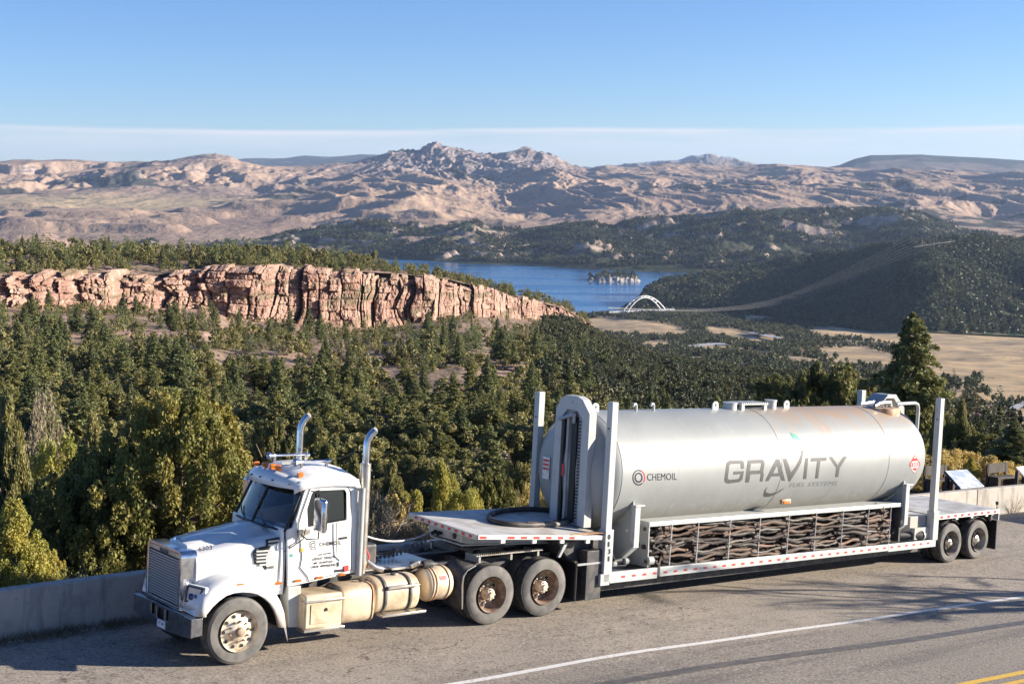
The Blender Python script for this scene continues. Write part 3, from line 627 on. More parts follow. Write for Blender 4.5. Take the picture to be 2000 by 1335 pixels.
me = npmesh('embankment', rows.reshape(-1, 3), np.stack([i, i + 1, i + bb + 1, i + bb], -1).reshape(-1, 4), ['hillside'], smooth=True, attr={'rock': np.full(a * bb, .25), 'veg': np.full(a * bb, .45)})
tag(link('embankment', me), 'dry bank falling away beyond the concrete wall', kind='structure')
EMB = rows

# ---- the air
mv = bpy.data.materials.new('pale_air'); mv.use_nodes = True; nt = mv.node_tree; nt.nodes.clear()
o_ = N(nt, 'ShaderNodeOutputMaterial'); pv = N(nt, 'ShaderNodeVolumePrincipled'); pv.inputs['Density'].default_value = HAZE
pv.inputs['Color'].default_value = (.52, .69, 1.0, 1); pv.inputs['Anisotropy'].default_value = .2; nt.links.new(pv.outputs[0], o_.inputs['Volume'])
MT['air'] = mv
hb = MB(); hb.box(-13500, 13500, -600, 23000, -560, 330)
ho = hb.build('haze', 'air', frame='world', base=(0, 0, 0), smooth=0); tag(ho, 'thin blue air over the whole landscape', kind='stuff')
# ------------------------------------------------------------------ foliage
def leafmat(name, c1, c2, c3=None, transl=.3, scale=.9):
    m = bpy.data.materials.new(name); m.use_nodes = True; nt = m.node_tree; nt.nodes.clear()
    o = N(nt, 'ShaderNodeOutputMaterial'); d = N(nt, 'ShaderNodeBsdfPrincipled'); d.inputs['Roughness'].default_value = .6; d.inputs['Specular IOR Level'].default_value = .35
    t = N(nt, 'ShaderNodeBsdfTranslucent'); s = N(nt, 'ShaderNodeMixShader'); s.inputs[0].default_value = transl
    oi = N(nt, 'ShaderNodeObjectInfo'); n = noise(nt, scale, 3)
    c = mixcol(nt, oi.outputs['Random'], c1, c2)
    c = mixcol(nt, SM(nt, n, .40, .66), c, c3 or tuple(1.5 * x for x in c2))
    w = N(nt, 'ShaderNodeAttribute'); w.attribute_name = 'tint'
    c = mixcol(nt, w.outputs['Fac'], c, (.27, .22, .10))
    nt.links.new(c, d.inputs['Base Color']); nt.links.new(c, t.inputs['Color'])
    nt.links.new(d.outputs[0], s.inputs[1]); nt.links.new(t.outputs[0], s.inputs[2]); nt.links.new(s.outputs[0], o.inputs[0])
    return m
MT['pineleaf'] = leafmat('pine_needles', (0.236, 0.230, 0.077), (0.088, 0.118, 0.047), (0.260, 0.254, 0.083))
MT['firleaf'] = leafmat('fir_needles', (0.195, 0.206, 0.083), (0.077, 0.106, 0.050), (0.224, 0.242, 0.088))
MT['junleaf'] = leafmat('juniper_scale_leaves', (0.295, 0.266, 0.100), (0.106, 0.124, 0.050), (0.319, 0.283, 0.100))
MT['brightleaf'] = leafmat('sunny_juniper_leaves', (.38, .37, .085), (.28, .285, .065), (.50, .42, .10), transl=.38)  # yellow green young growth, with sunlight put into the colour
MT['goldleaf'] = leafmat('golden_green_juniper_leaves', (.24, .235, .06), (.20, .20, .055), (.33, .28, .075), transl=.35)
MT['darkleaf'] = leafmat('shaded_deep_green_leaves', (.13, .14, .045), (.09, .105, .035), (.24, .225, .065))  # deep green, with the shade on the darker trees put into it
MT['greyleaf'] = leafmat('grey_shrub_leaves', (.30, .25, .16), (.21, .18, .12), (.36, .30, .19))
MT['yellowleaf'] = leafmat('yellow_rabbitbrush', (.62, .46, .13), (.5, .38, .11), (.72, .57, .24), transl=.3)
MT['woodleaf'] = leafmat('distant_needles', (.070, .085, .040), (.045, .06, .032), (.11, .12, .05), transl=.15, scale=.02)
def flakes(C, s, rs, out=None, bias=.5, elong=1.6):
    """rhombic leaf sprays at centres C (n,3) with sizes s"""
    n = len(C); nrm = rs.normal(size=(n, 3))
    if out is not None: nrm = nrm * (1 - bias) + out * bias * 1.5
    nrm /= np.linalg.norm(nrm, axis=1)[:, None] + 1e-9
    a = np.cross(nrm, rs.normal(size=(n, 3))); a /= np.linalg.norm(a, axis=1)[:, None] + 1e-9; b = np.cross(nrm, a)
    s = np.asarray(s).reshape(-1, 1)
    V = np.stack([C + a * s * elong * .5, C + b * s * .5, C - a * s * elong * .5, C - b * s * .5], 1)
    V[:, 1] += nrm * s * .18; V[:, 3] += nrm * s * .18
    return V.reshape(-1, 3), np.arange(4 * n).reshape(-1, 4)
def conifer(seed, h=10, r=2.2, whorls=22, br=7, per=12, s=.42, base=.12, irr=.35, power=.9, lean=.02):
    rs = np.random.RandomState(seed); Cs = []; O = []; S = []
    for w in range(whorls):
        f = w / (whorls - 1); z = h * (base + (1 - base) * f ** .95)
        rad = r * (1 - f) ** power * (1 - .55 * max(0, .18 - f) / .18) * rs.uniform(1 - irr, 1 + irr * .5) + .12
        nb = max(4, int(br * (1 - .3 * f))); a0 = rs.uniform(0, 6.28)
        for k in range(nb):
            if rs.rand() < .12: continue
            a = a0 + 6.283 * k / nb + rs.uniform(-.35, .35); L = rad * rs.uniform(.6, 1.15)
            n = max(4, int(per * (.4 + L / r)))
            t = rs.uniform(.12, 1, n) ** .7; dz = .30 * L * t * (1 - 1.1 * t) - .12 * L * t + rs.normal(0, .06 * h / 10, n)
            wid = .30 * L * (1 - .6 * t) + .08
            side = rs.uniform(-1, 1, n) * wid
            x = np.cos(a) * L * t - np.sin(a) * side; y = np.sin(a) * L * t + np.cos(a) * side
            Cs.append(np.stack([x, y, z + dz], 1)); O.append(np.stack([np.cos(a) * t * .5, np.sin(a) * t * .5, .9 + 0 * t], 1)); S.append(s * rs.uniform(.55, 1.25, n) * (.55 + .45 * (1 - f)))
    C = np.concatenate(Cs); C[:, 0] += lean * C[:, 2]
    return flakes(C, np.concatenate(S), rs, np.concatenate(O), .45, 1.9)
def bushy(seed, h=5, r=2.0, clusters=46, per=46, s=.3, shape='dome', low=.06, crad=.30, gap=.0):
    rs = np.random.RandomState(seed); Cs = []; O = []
    lob = rs.uniform(0, 6.28, 4)
    for c in range(clusters):
        f = rs.uniform(low, 1); a = rs.uniform(0, 6.283)
        if shape == 'dome': rr = math.sqrt(max(0, 1 - ((f - .38) / .66) ** 2)) if f > .38 else .72 + .28 * f / .38
        elif shape == 'cone': rr = (1 - f) ** .75 * 1.15 + .06
        else: rr = math.sqrt(max(0.02, 1 - ((f - .55) / .5) ** 2))
        rr *= 1 + .22 * math.sin(2 * a + lob[0]) + .16 * math.sin(3 * a + lob[1] + 5 * f)
        q = rs.uniform(.35, 1) ** .55
        p = np.array([math.cos(a) * r * rr * q, math.sin(a) * r * rr * q, h * f * .93])
        cr = crad * r * rs.uniform(.6, 1.25) * (.6 + .4 * (1 - f))
        d = rs.normal(size=(per, 3)); d /= np.linalg.norm(d, axis=1)[:, None]; k = rs.uniform(.25, 1, per) ** .5
        Cs.append(p + d * (cr * k)[:, None] * np.array([1, 1, 1.25])); O.append(d + np.array([p[0], p[1], .3 * h]) / (r + h) * .8)
    C = np.concatenate(Cs); C[:, 2] = np.maximum(C[:, 2], .05)
    return flakes(C, s * rs.uniform(.55, 1.3, len(C)), rs, np.concatenate(O), .35, 1.5)
def trunkgeo(h, r, seed, limbs=5, lean=0.0):
    rs = np.random.RandomState(seed); m = MB()
    m.tube([(lean * z, .04 * h * math.sin(z / h * 3) * .3, z) for z in np.linspace(-.4, h * .9, 9)], list(np.linspace(r, r * .22, 9)), 8)
    for k in range(limbs):
        z = h * rs.uniform(.15, .75); a = rs.uniform(0, 6.28); L = h * rs.uniform(.15, .3)
        m.tube([(lean * z, 0, z), (math.cos(a) * L * .5 + lean * z, math.sin(a) * L * .5, z + L * .15), (math.cos(a) * L + lean * z, math.sin(a) * L, z + L * .45)], [r * .4, r * .28, r * .1], 6)
    return m
def tint(V, seed, amt=.0):
    return None
def treemesh(name, leaves, leafmat_, trunk=None):
    """one mesh with crown and trunk for small far trees"""
    V, F = leaves; mats = [leafmat_]
    tv, tf = [], []
    if trunk is not None:
        tv = np.array(trunk.v); F4 = [f for f in trunk.f if len(f) == 4]
        tf = np.array(F4) + len(V); mi = np.concatenate([np.zeros(len(F)), np.ones(len(tf))])
        V = np.concatenate([V, tv]); F = np.concatenate([F, tf]); mats.append('bark')
    else: mi = np.zeros(len(F))
    rs = np.random.RandomState(len(V)); tn = np.zeros(len(V)); nf = len(leaves[1])
    tn[:nf * 4] = np.repeat((rs.rand(nf) < .06) * rs.uniform(.3, .9, nf), 4)
    return npmesh(name, V, F, mats, mi=mi, attr={'tint': tn})
def slopept(P, i, j): 
    i0 = int(i); j0 = int(j); fi = i - i0; fj = j - j0
    return (P[i0, j0] * (1 - fi) + P[i0 + 1, j0] * fi) * (1 - fj) + (P[i0, j0 + 1] * (1 - fi) + P[i0 + 1, j0 + 1] * fi) * fj
PROTO = {}
for k in range(5):
    PROTO['fir', k] = treemesh('fir_tree', conifer(10 + k, 10, 2.1 + .25 * (k % 3), 24, 8, 36, .29), 'firleaf', trunkgeo(10, .16, k, 0))
    PROTO['pine', k] = treemesh('pine_tree', conifer(30 + k, 9, 2.5, 17, 8, 50, .31, base=.16, irr=.5, power=.62, lean=.03 * (k - 2)), 'pineleaf', trunkgeo(9, .17, k, 3))
    PROTO['juniper', k] = treemesh('juniper_tree', bushy(50 + k, 5, 2.3, 46, 115, .20, ['dome', 'round', 'round', 'dome', 'cone'][k], crad=.32), 'junleaf', trunkgeo(4, .16, k, 3))
for k in range(3):
    PROTO['shrub', k] = treemesh('grey_shrub', bushy(70 + k, 2.6, 1.5, 26, 60, .15, 'dome'), 'greyleaf', trunkgeo(2, .08, k, 2))
rsT = np.random.RandomState(42)
def place(me, name, P, h0, h, rot=None, wide=1.0):
    s = h / h0; o = bpy.data.objects.new(name, me); COL.objects.link(o)
    o.matrix_world = Matrix.Translation(Vector(P)) @ Matrix.Rotation(rsT.uniform(0, 6.28) if rot is None else rot, 4, 'Z') @ Matrix.Diagonal((s * wide, s * wide, s, 1))
    return o
# trees on the wooded slope below the cliff
nI, nJ = sT.shape
H0 = {'fir': 10, 'pine': 9, 'juniper': 5, 'shrub': 2.6}
LBL = {'fir': ('narrow dark fir on the wooded slope under the cliff', 'tree', 'firs on the slope'),
       'pine': ('full crowned green pine on the wooded slope under the cliff', 'tree', 'pines on the slope'),
       'juniper': ('rounded olive green juniper on the slope under the cliff', 'tree', 'junipers on the slope'),
       'shrub': ('grey brown bushy shrub between the slope trees', 'shrub', 'grey shrubs on the slope')}
PL = {'fir': ('slim conifer on the ledge above the cliff', 'tree', 'trees above the cliff'), 'pine': ('spreading pine on the ledge above the cliff', 'tree', 'trees above the cliff'), 'juniper': ('round dark juniper on the ledge above the cliff', 'tree', 'trees above the cliff')}
CAND = []; CELL = {}
def ok(x, y, d, f=.5):
    cx, cy = int(x // 6), int(y // 6)
    for a in (-1, 0, 1):
        for b_ in (-1, 0, 1):
            for (px_, py_, c) in CELL.get((cx + a, cy + b_), ()):
                if (px_ - x) ** 2 + (py_ - y) ** 2 < ((d + c) * f) ** 2: return False
    return True
def cand(kind, P, h, lab, r=.3):
    CAND.append((h / P[1], kind, P, h, lab)); CELL.setdefault((int(P[0] // 6), int(P[1] // 6)), []).append((P[0], P[1], h * r))
n = 0
for tries in range(9000):
    if n >= 560: break
    i = rsT.uniform(1, 34); j = rsT.uniform(5, pT.shape[1] - 3)
    P = slopept(pP, i, j); u_, v_ = w2px(P)
    if u_ < -320 or u_ > 1150 or not ok(P[0], P[1], 1.1): continue
    kind = rsT.choice(['juniper', 'pine', 'fir'], p=[.66, .26, .08]); h = rsT.uniform(3.0, 6.6) if kind == 'juniper' else rsT.uniform(4.5, 8.4)
    if i < 5: h *= .7
    if u_ > 740: h *= .66
    cand(kind, P, h * (1.0 if P[1] < 560 else 1.15), PL); n += 1
n = 0
for tries in range(60000):
    if n >= 2900: break
    i = 3.2 + (nI - 5) * rsT.rand(); j = rsT.uniform(2, nJ - 3)
    P = slopept(sP, i, j); u_, v_ = w2px(P); d = P[1]
    if u_ < -320 or u_ > 2240: continue
    if fbm(P[0] / 30, P[1] / 45, 3, 141) > (.06 if u_ < 600 else .16) and d > 130 and rsT.rand() < .9: continue
    kind = rsT.choice(['fir', 'pine', 'juniper', 'shrub'], p=[.13, .25, .50, .12] if d > 130 else [.12, .2, .54, .14])
    h = {'fir': rsT.uniform(3.6, 9.2), 'pine': rsT.uniform(3.2, 6.6), 'juniper': rsT.uniform(2.2, 5.2), 'shrub': rsT.uniform(1.6, 3.6)}[kind]
    if d > 380: h *= .75
    h *= .88
    if u_ > 1150: h *= .8
    if u_ > 1700: h *= .62
    if i < 22 and u_ < 1150: h *= .55 + .02 * i
    if not ok(P[0], P[1], h * .25): continue
    cand(kind, P, h, LBL, .25); n += 1
def zlab(l, P):
    u, v = w2px(P)
    if 'ledge' in l[0]: return (l[0] + (', far left stretch' if u < 300 else ', above the left half' if u < 600 else ', above the tall blocks' if u < 850 else ', on the falling right end'),) + l[1:]
    r = 'high up close to' if v < 690 else 'midway down below' if v < 820 else 'low down below'
    c = 'left of the tractor' if u < 300 else 'above the tractor' if u < 700 else 'above the trailer nose' if u < 1050 else 'behind the front of the tank' if u < 1450 else 'behind the rear of the tank'
    return (l[0].replace('on the wooded slope under', r).replace('on the slope under', r).replace('between the slope trees', r + ' the cliff') + ', ' + c,) + l[1:]
CAND.sort(key=lambda c: -c[0]); REST = []; cnt = {}
for sz, kind, P, h, lab in CAND:
    if cnt.get(kind, 0) >= 285: REST.append((kind, P, h)); continue
    k = rsT.randint(0, 3 if kind == 'shrub' else 5); me = PROTO[kind, k]
    tag(place(me, me.name.split('.')[0], P - np.array([0, 0, .15]), H0[kind], h, wide=rsT.uniform(1.05, 1.6)), *zlab(lab[kind], P)); cnt[kind] = cnt.get(kind, 0) + 1
print('slope', cnt, len(REST))
# ------------------------------------------------------------------ distant woods (beyond counting): one mesh each
def tinytree(kind, seed):
    rs = np.random.RandomState(seed)
    if kind == 3: V, F = conifer(seed, 1, .25, 12, 7, 9, .055, irr=.4)
    elif kind == 4: V, F = conifer(seed, 1, .30, 10, 7, 11, .06, irr=.5, power=.65)
    elif kind == 5: V, F = bushy(seed, 1, .46, 16, 34, .085, 'dome', crad=.4)
    elif kind == 0: V, F = conifer(seed, 1, .26, 6, 4, 3, .13, irr=.4)
    elif kind == 1: V, F = bushy(seed, 1, .42, 7, 8, .24, 'dome', crad=.5)
    else:
        V, F = bushy(seed, 1, .45, 4, 5, .42, 'dome', crad=.55)
    return V, F
def wood(name, P, H, mat, label, kinds=(0, 1), seed=0, var=4):
    rs = np.random.RandomState(seed); T = [tinytree(kinds[k % len(kinds)], seed * 10 + k) for k in range(var)]
    which = rs.randint(0, var, len(P)); Vs = []; Fs = []; off = 0; TN = []
    for k in range(var):
        V, F = T[k]; idx = np.where(which == k)[0]; n = len(idx)
        if n == 0: continue
        a = rs.uniform(0, 6.28, n); c, s = np.cos(a), np.sin(a); h = H[idx]; w = h * rs.uniform(.75, 1.3, n)
        X = (V[None, :, 0] * c[:, None] - V[None, :, 1] * s[:, None]) * w[:, None] + P[idx, 0:1]
        Y = (V[None, :, 0] * s[:, None] + V[None, :, 1] * c[:, None]) * w[:, None] + P[idx, 1:2]
        Z = V[None, :, 2] * h[:, None] + P[idx, 2:3]
        Vs.append(np.stack([X, Y, Z], -1).reshape(-1, 3)); m = len(V)
        Fs.append((F[None] + (np.arange(n) * m)[:, None, None] + off).reshape(-1, F.shape[1])); off += n * m
        TN.append(np.repeat((rs.rand(n) < .5) * rs.uniform(0, .5, n) ** 1.3, m))
    me = npmesh(name, np.concatenate(Vs), np.concatenate(Fs), [mat], attr={'tint': np.concatenate(TN)})
    return tag(link(name, me), label, kind='stuff')
def scatter(P, T, n, t0, t1, cond, seed, hmin, hmax, uminmax=(-60, 2060)):
    rs = np.random.RandomState(seed); out = []; H = []
    a, b = T.shape
    I = np.where((T[:, 0] >= t0) & (T[:, 0] <= t1))[0]; lo, hi = I.min(), I.max() - 1
    # area weighting
    A = np.linalg.norm(np.cross(P[lo + 1:hi + 1, :-1] - P[lo:hi, :-1], P[lo:hi, 1:] - P[lo:hi, :-1]), axis=-1)
    cu = np.cumsum(A.ravel()); k = np.searchsorted(cu, rs.rand(n) * cu[-1]); k = np.minimum(k, len(cu) - 1)
    ii = lo + k // A.shape[1]; jj = k % A.shape[1]; fi = rs.rand(n)[:, None]; fj = rs.rand(n)[:, None]
    Q = (P[ii, jj] * (1 - fi) + P[ii + 1, jj] * fi) * (1 - fj) + (P[ii, jj + 1] * (1 - fi) + P[ii + 1, jj + 1] * fi) * fj
    u, v = w2px(Q); keep = (u > uminmax[0]) & (u < uminmax[1]) & cond(Q, u, v, rs)
    Q = Q[keep]; return Q, rs.uniform(hmin, hmax, len(Q))
for kinds_, nm, lb, mt_, kd in (('fir pine', 'slope_conifers', 'smaller conifers crowding the slope below the cliff', 'firleaf', (3, 4)), ('juniper shrub', 'slope_junipers', 'small junipers and brush filling the slope below the cliff', 'junleaf', (5, 5))):
    L = [(P, h) for k, P, h in REST if k in kinds_.split()]
    if L: wood(nm, np.array([p for p, h in L]) - [0, 0, .1], np.array([h for p, h in L]), mt_, lb, kd, 11, 6)
Q, H = scatter(hP, hT, 60000, 1.05, 2.9, lambda Q, u, v, rs: (fbm(Q[:, 0] / 90, Q[:, 1] / 90, 3, 151) > -.18 + .25 * (u < 930)) , 1, 6, 11)
wood('distant_forest', Q[:26000], H[:26000], 'woodleaf', 'dark forest covering the hills across the lake', (2, 0), 3)
Q, H = scatter(nP, nT, 26000, .02, 2.2, lambda Q, u, v, rs: fbm(Q[:, 0] / 60, Q[:, 1] / 60, 3, 153) > -.5, 2, 8, 15)
wood('distant_forest', Q[:14000], H[:14000], 'woodleaf', 'dark forest on the steep hill above the valley', (0, 2, 1), 4)
Q, H = scatter(iP, iT, 190, 1.2, 2.6, lambda Q, u, v, rs: Q[:, 2] > -248.0, 3, 5, 11, (1130, 1260))
wood('island_trees', Q, H, 'woodleaf', 'sparse dark trees on the rocky island', (0, 1), 5)
def vcond(Q, u, v, rs):
    f = infield(u, v) + .35 * fbm(Q[:, 0] / 25, Q[:, 1] / 60, 3, 155)
    dens = np.where(u > 1620, .45, 1.0)
    clump = (f > 1.0) & (rs.rand(len(u)) < dens)
    right = (u > 1600) & (v > 640)
    clump &= ~right | (fbm(Q[:, 0] / 40, Q[:, 1] / 70, 3, 157) > .12)
    return clump
Q, H = scatter(vP, vT, 30000, .98, 4.6, vcond, 4, 3.5, 7.5)
near = Q[:, 1] < 1000
print('valley trees', len(Q))
wood('valley_woodland', Q[:11000], H[:11000], 'woodleaf', 'dark juniper and pine woodland on the valley floor', (1, 0, 1), 6, 6)
Q, H = scatter(sP, sT, 7000, 1.03, 3.0, lambda Q, u, v, rs: (u > 1060) & (v > 630) & ((u < 1720) | (rs.rand(len(u)) < .35)), 8, 2.4, 5.0, (1060, 2080))
wood('slope_woodland', Q[:3600], H[:3600], 'woodleaf', 'small junipers and pines covering the right end of the slope', (5, 4, 5), 9, 6)
# sparse dark dots of juniper on the far plain and mountain feet
# ------------------------------------------------------------------ tractor
YC = 1.18
def mir(p): return (p[0], 2 * YC - p[1], p[2])
def wheel_set(parent, x, zc, R, yface, rimR, style, depth=.28, dual=False, sign=1):
    """one visible wheel: rim mesh with tyre and hub children; sign=+1 faces the camera side"""
    Y = lambda d: yface + sign * d if sign == 1 else 2 * YC - yface - d
    c = (x, 0, zc)
    rm = MB()
    if style == 'steer':
        prof = [(-.02, rimR), (.0, rimR * .985), (.03, rimR * .93), (.05, rimR * .90), (.035, rimR * .62), (-.01, rimR * .42), (-.03, rimR * .30), (-.03, rimR * .04)]
        rm.lathe([(Y(a), r) for a, r in prof], 'y', c)
    else:
        dp = .20 if style == 'drive' else .17
        prof = [(-.02, rimR * 1.0), (-.005, rimR * .965), (.03, rimR * .93), (.06, rimR * .90), (dp, rimR * .84), (dp + .01, rimR * .45), (dp - .01, rimR * .34), (dp - .02, .03)]
        rm.lathe([(Y(a), r) for a, r in prof], 'y', c)
    mname = {'steer': 'rimf', 'drive': 'rimd', 'trailer': 'rimt'}[style]
    w = rm.build('wheel', mname, parent)
    t = MB(); sw = .285
    prof = [(-.015, rimR * 1.0), (-.035, rimR * 1.05), (-.045, rimR + (R - rimR) * .35), (-.035, rimR + (R - rimR) * .75), (-.005, R * .975)]
    t.lathe([(Y(a + .045), r) for a, r in prof], 'y', c, 64)
    t.mat(1)
    n = 120 if style == 'drive' else 1
    prof = [(.04, R * .975), (.055, R), (.10, R), (.105, R * .985), (.12, R * .985), (.125, R), (.20, R), (.205, R * .985), (.22, R * .985), (.225, R), (.28, R), (.31, R * .97), (.335, rimR + (R - rimR) * .4), (.31, rimR)]
    if style == 'drive':
        for k in range(96):   # lug blocks round the shoulder
            a0 = 2 * math.pi * k / 96; a1 = a0 + 2 * math.pi / 96 * .6
            for y0, y1 in ((.04, .12), (.215, .30)):
                q = []
                for yy in (y0, y1):
                    for rr, aa in ((R * .972, a0), (R * .972, a1), (R * 1.0, a1), (R * 1.0, a0)): q.append((x + rr * math.cos(aa), Y(yy), zc + rr * math.sin(aa)))
                t.hexa([q[0], q[1], q[5], q[4], q[3], q[2], q[6], q[7]])
        t.lathe([(Y(a), min(r, R * .978) if a < .12 or a > .21 else r) for a, r in prof], 'y', c, 64)
    else: t.lathe([(Y(a), r) for a, r in prof], 'y', c, 64)
    if dual:
        d2 = .37
        t.lathe([(Y(a + d2), r) for a, r in [(.02, rimR), (.0, R * .8), (.02, R * .97)] + prof], 'y', c, 48)
    t.build('tyre', ['tyre', 'tread'], w, smooth=28)
    h = MB(); holes = MB()
    if style == 'steer':
        h.lathe([(Y(-.10), .0), (Y(-.10), .045), (Y(-.09), .07), (Y(-.02), .085), (Y(.0), .10)], 'y', c, 24)
        for k in range(10):
            a = 2 * math.pi * (k + .3) / 10; r = rimR * .50
            h.lathe([(Y(-.045), .0), (Y(-.045), .017), (Y(.02), .019)], 'y', (x + r * math.cos(a), 0, zc + r * math.sin(a)), 6)
        for k in range(10):
            a = 2 * math.pi * k / 10; r = rimR * .77
            holes.lathe([(Y(.028), .0), (Y(.028), .030), (Y(.06), .032)], 'y', (x + r * math.cos(a), 0, zc + r * math.sin(a)), 14)
        h.build('hub', 'rimd', w); holes.build('hand_hole', 'black', w)
    else:
        dp = .20 if style == 'drive' else .17
        hr = rimR * .34
        h.lathe([(Y(-.02 if style == 'drive' else -.0), .0), (Y(-.02 if style == 'drive' else 0), hr * .45), (Y(.03), hr * .55), (Y(.05), hr * .95), (Y(dp), hr)], 'y', c, 20)
        if style == 'drive':
            for k in range(8):
                a = 2 * math.pi * k / 8; h.lathe([(Y(.02), 0), (Y(.02), .018), (Y(.06), .018)], 'y', (x + hr * .78 * math.cos(a), 0, zc + hr * .78 * math.sin(a)), 6)
        for k in range(10):
            a = 2 * math.pi * (k + .3) / 10; r = rimR * .50
            h.lathe([(Y(dp - .04), 0), (Y(dp - .04), .016), (Y(dp + .02), .018)], 'y', (x + r * math.cos(a), 0, zc + r * math.sin(a)), 6)
        h.build('hub', 'rimf' if style == 'drive' else 'alu', w)
        for k in range(5):
            a = 2 * math.pi * (k + .5) / 5; r = rimR * .68
            holes.lathe([(Y(dp - .004), .0), (Y(dp - .004), .036), (Y(dp + .02), .036)], 'y', (x + r * math.cos(a), 0, zc + r * math.sin(a)), 12)
        holes.build('hand_hole', 'black', w)
    return w
def textmesh(s, bold=0.0):
    cu = bpy.data.curves.new('t', 'FONT'); cu.body = s; cu.size = 1; cu.offset = bold; cu.resolution_u = 3
    to = bpy.data.objects.new('t', cu); me = bpy.data.meshes.new_from_object(to)
    V = np.array([v.co[:] for v in me.vertices]); F = [tuple(p.vertices) for p in me.polygons]
    bpy.data.objects.remove(to); bpy.data.meshes.remove(me); bpy.data.curves.remove(cu)
    lo = V.min(0); hi = V.max(0); V = (V - lo) / np.maximum(hi - lo, 1e-6); return V[:, :2], F
def decal_text(s, bl, br, tl, place, name, mat, parent, lift=(0, -.004, 0), bold=0.0):
    """bl, br, tl: photograph pixels of the lettering box; place(u,v) -> surface point"""
    V, F = textmesh(s, bold); bl, br, tl = map(np.array, (bl, br, tl))
    m = MB(); P = []
    for a, b_ in V:
        q = bl + (br - bl) * a + (tl - bl) * b_; P.append(place(q[0], q[1]) + np.array(lift))
    m.add(P, F); return m.build(name, mat, parent, smooth=0)
def poly_px(m, pts, y, d=(0, .02, 0)): m.prism([py(u, v, y) for u, v in pts], d)

TR = thing('semi_truck', 'white day cab semi truck parked by the wall, number 6303 on its hood', 'truck', (2.5, 1.18, 0))
# hood
hood = MB(); rows = []
ST = [(-.64, .44, 1.79, 1.93), (-.5, .42, 1.82, 1.97), (-.2, .38, 1.87, 2.03), (.2, .34, 1.94, 2.09), (.6, .30, 2.0, 2.15), (.96, .26, 2.06, 2.20)]
for x, yn, zs, zt in ST:
    half = [(yn + .03, 1.02), (yn + .005, 1.3), (yn, zs - .3), (yn + .01, zs - .13), (yn + .045, zs - .045), (yn + .12, zs), (yn + .26, zs + .045), (yn + .34, zs + .02), (.86, zt - .02), (YC, zt)]
    rows.append([(x, a, z) for a, z in half] + [(x, 2 * YC - a, z) for a, z in half[-2::-1]])
rows_h = rows[-1]; hood.grid(rows); hood.add(rows[0], [tuple(range(len(rows[0])))])
hoodo = hood.build('hood', 'white', TR, smooth=50)
def hoody(u, v): return py(u, v, .40)
decal_text('6303', (387, 1076), (414, 1072), (386.3, 1067), lambda u, v: py(u, v, .385), 'number_decal', 'decalb', hoodo, (0, -.012, 0), .02)
# badge on the nose
b_ = MB(); b_.hexa([(-.72, 1.10, 1.94), (-.6, 1.10, 1.96), (-.6, 1.26, 1.96), (-.72, 1.26, 1.94), (-.70, 1.15, 2.0), (-.66, 1.15, 2.02), (-.66, 1.21, 2.02), (-.70, 1.21, 2.0)]); b_.build('hood_badge', 'chrome', hoodo, bevel=.01)
# grille surround
def roundtop(y0, y1, z0, z1, r, x):
    p = [(x, y0, z0)]
    for k in range(7): a = math.pi - k * math.pi / 12; p.append((x, y0 + r + r * math.cos(a), z1 - r + r * math.sin(a)))
    for k in range(7): a = math.pi / 2 - k * math.pi / 12; p.append((x, y1 - r + r * math.cos(a), z1 - r + r * math.sin(a)))
    return p + [(x, y1, z0)]
s_ = MB(); s_.prism(roundtop(.50, 1.86, .86, 1.865, .11, -.90), (.30, 0, 0), [roundtop(.57, 1.80, .92, 1.82, .05, -.90)])
sur = s_.build('grille_surround', 'chrome', TR, smooth=40, bevel=.012)
g_ = MB(); g_.box(-.80, -.78, .57, 1.80, .92, 1.82); g_.build('grille_backing', 'black', sur)
g_ = MB()
for k in range(17):
    z = .955 + k * .0455; g_.hexa([(-.895, .585, z), (-.855, .585, z), (-.855, 1.785, z), (-.895, 1.785, z), (-.895, .585, z + .017), (-.855, .585, z + .021), (-.855, 1.785, z + .021), (-.895, 1.785, z + .017)])
g_.build('grille', 'slat', TR)
n_ = MB(); n_.box(-.897, -.85, .585, 1.785, 1.735, 1.81); np_ = n_.build('grille_header', 'alu', TR, bevel=.006)
n_ = MB(); n_.box(-.905, -.89, 1.02, 1.35, 1.745, 1.80); n_.build('name_plate', 'dgrey', np_)
# bumper
Bn_t, Bn_b = pxx(374, 1209, -.95), pxx(373.5, 1247, -.95); Bf_t, Bf_b = pxx(262, 1157, -.95), pxx(263, 1192, -.95)
bm_ = MB(); xb = -.95
zt = lambda y: np.interp(y, [Bn_t[1], Bf_t[1]], [Bn_t[2], Bf_t[2]]); zb = lambda y: np.interp(y, [Bn_t[1], .2, 1.2, Bf_b[1]], [Bn_b[2], Bn_b[2] - .04, .42, Bf_b[2]])
yn_, yf_ = Bn_t[1], Bf_t[1]
holes = []
for (a, c, z0) in ((.80, .93, .62), (1.0, 1.27, .60), (1.36, 1.5, .62)):
    holes.append([(xb, a, z0), (xb, c, z0), (xb, c, z0 + .19), (xb, a, z0 + .19)])
ysmp = np.linspace(yn_, yf_, 9)
bm_.prism([(xb, y, zt(y)) for y in ysmp] + [(xb, y, zb(y)) for y in ysmp[::-1]], (.03, 0, 0), holes)
bm_.hexa([(xb, yn_ - .012, zb(yn_) + .03), (xb + .2, yn_ - .012, zb(yn_) + .03), (xb + .2, yn_, zb(yn_) + .03), (xb, yn_, zb(yn_)), (xb, yn_ - .012, zt(yn_)), (xb + .2, yn_ - .012, zt(yn_)), (xb + .2, yn_, zt(yn_)), (xb, yn_, zt(yn_))])
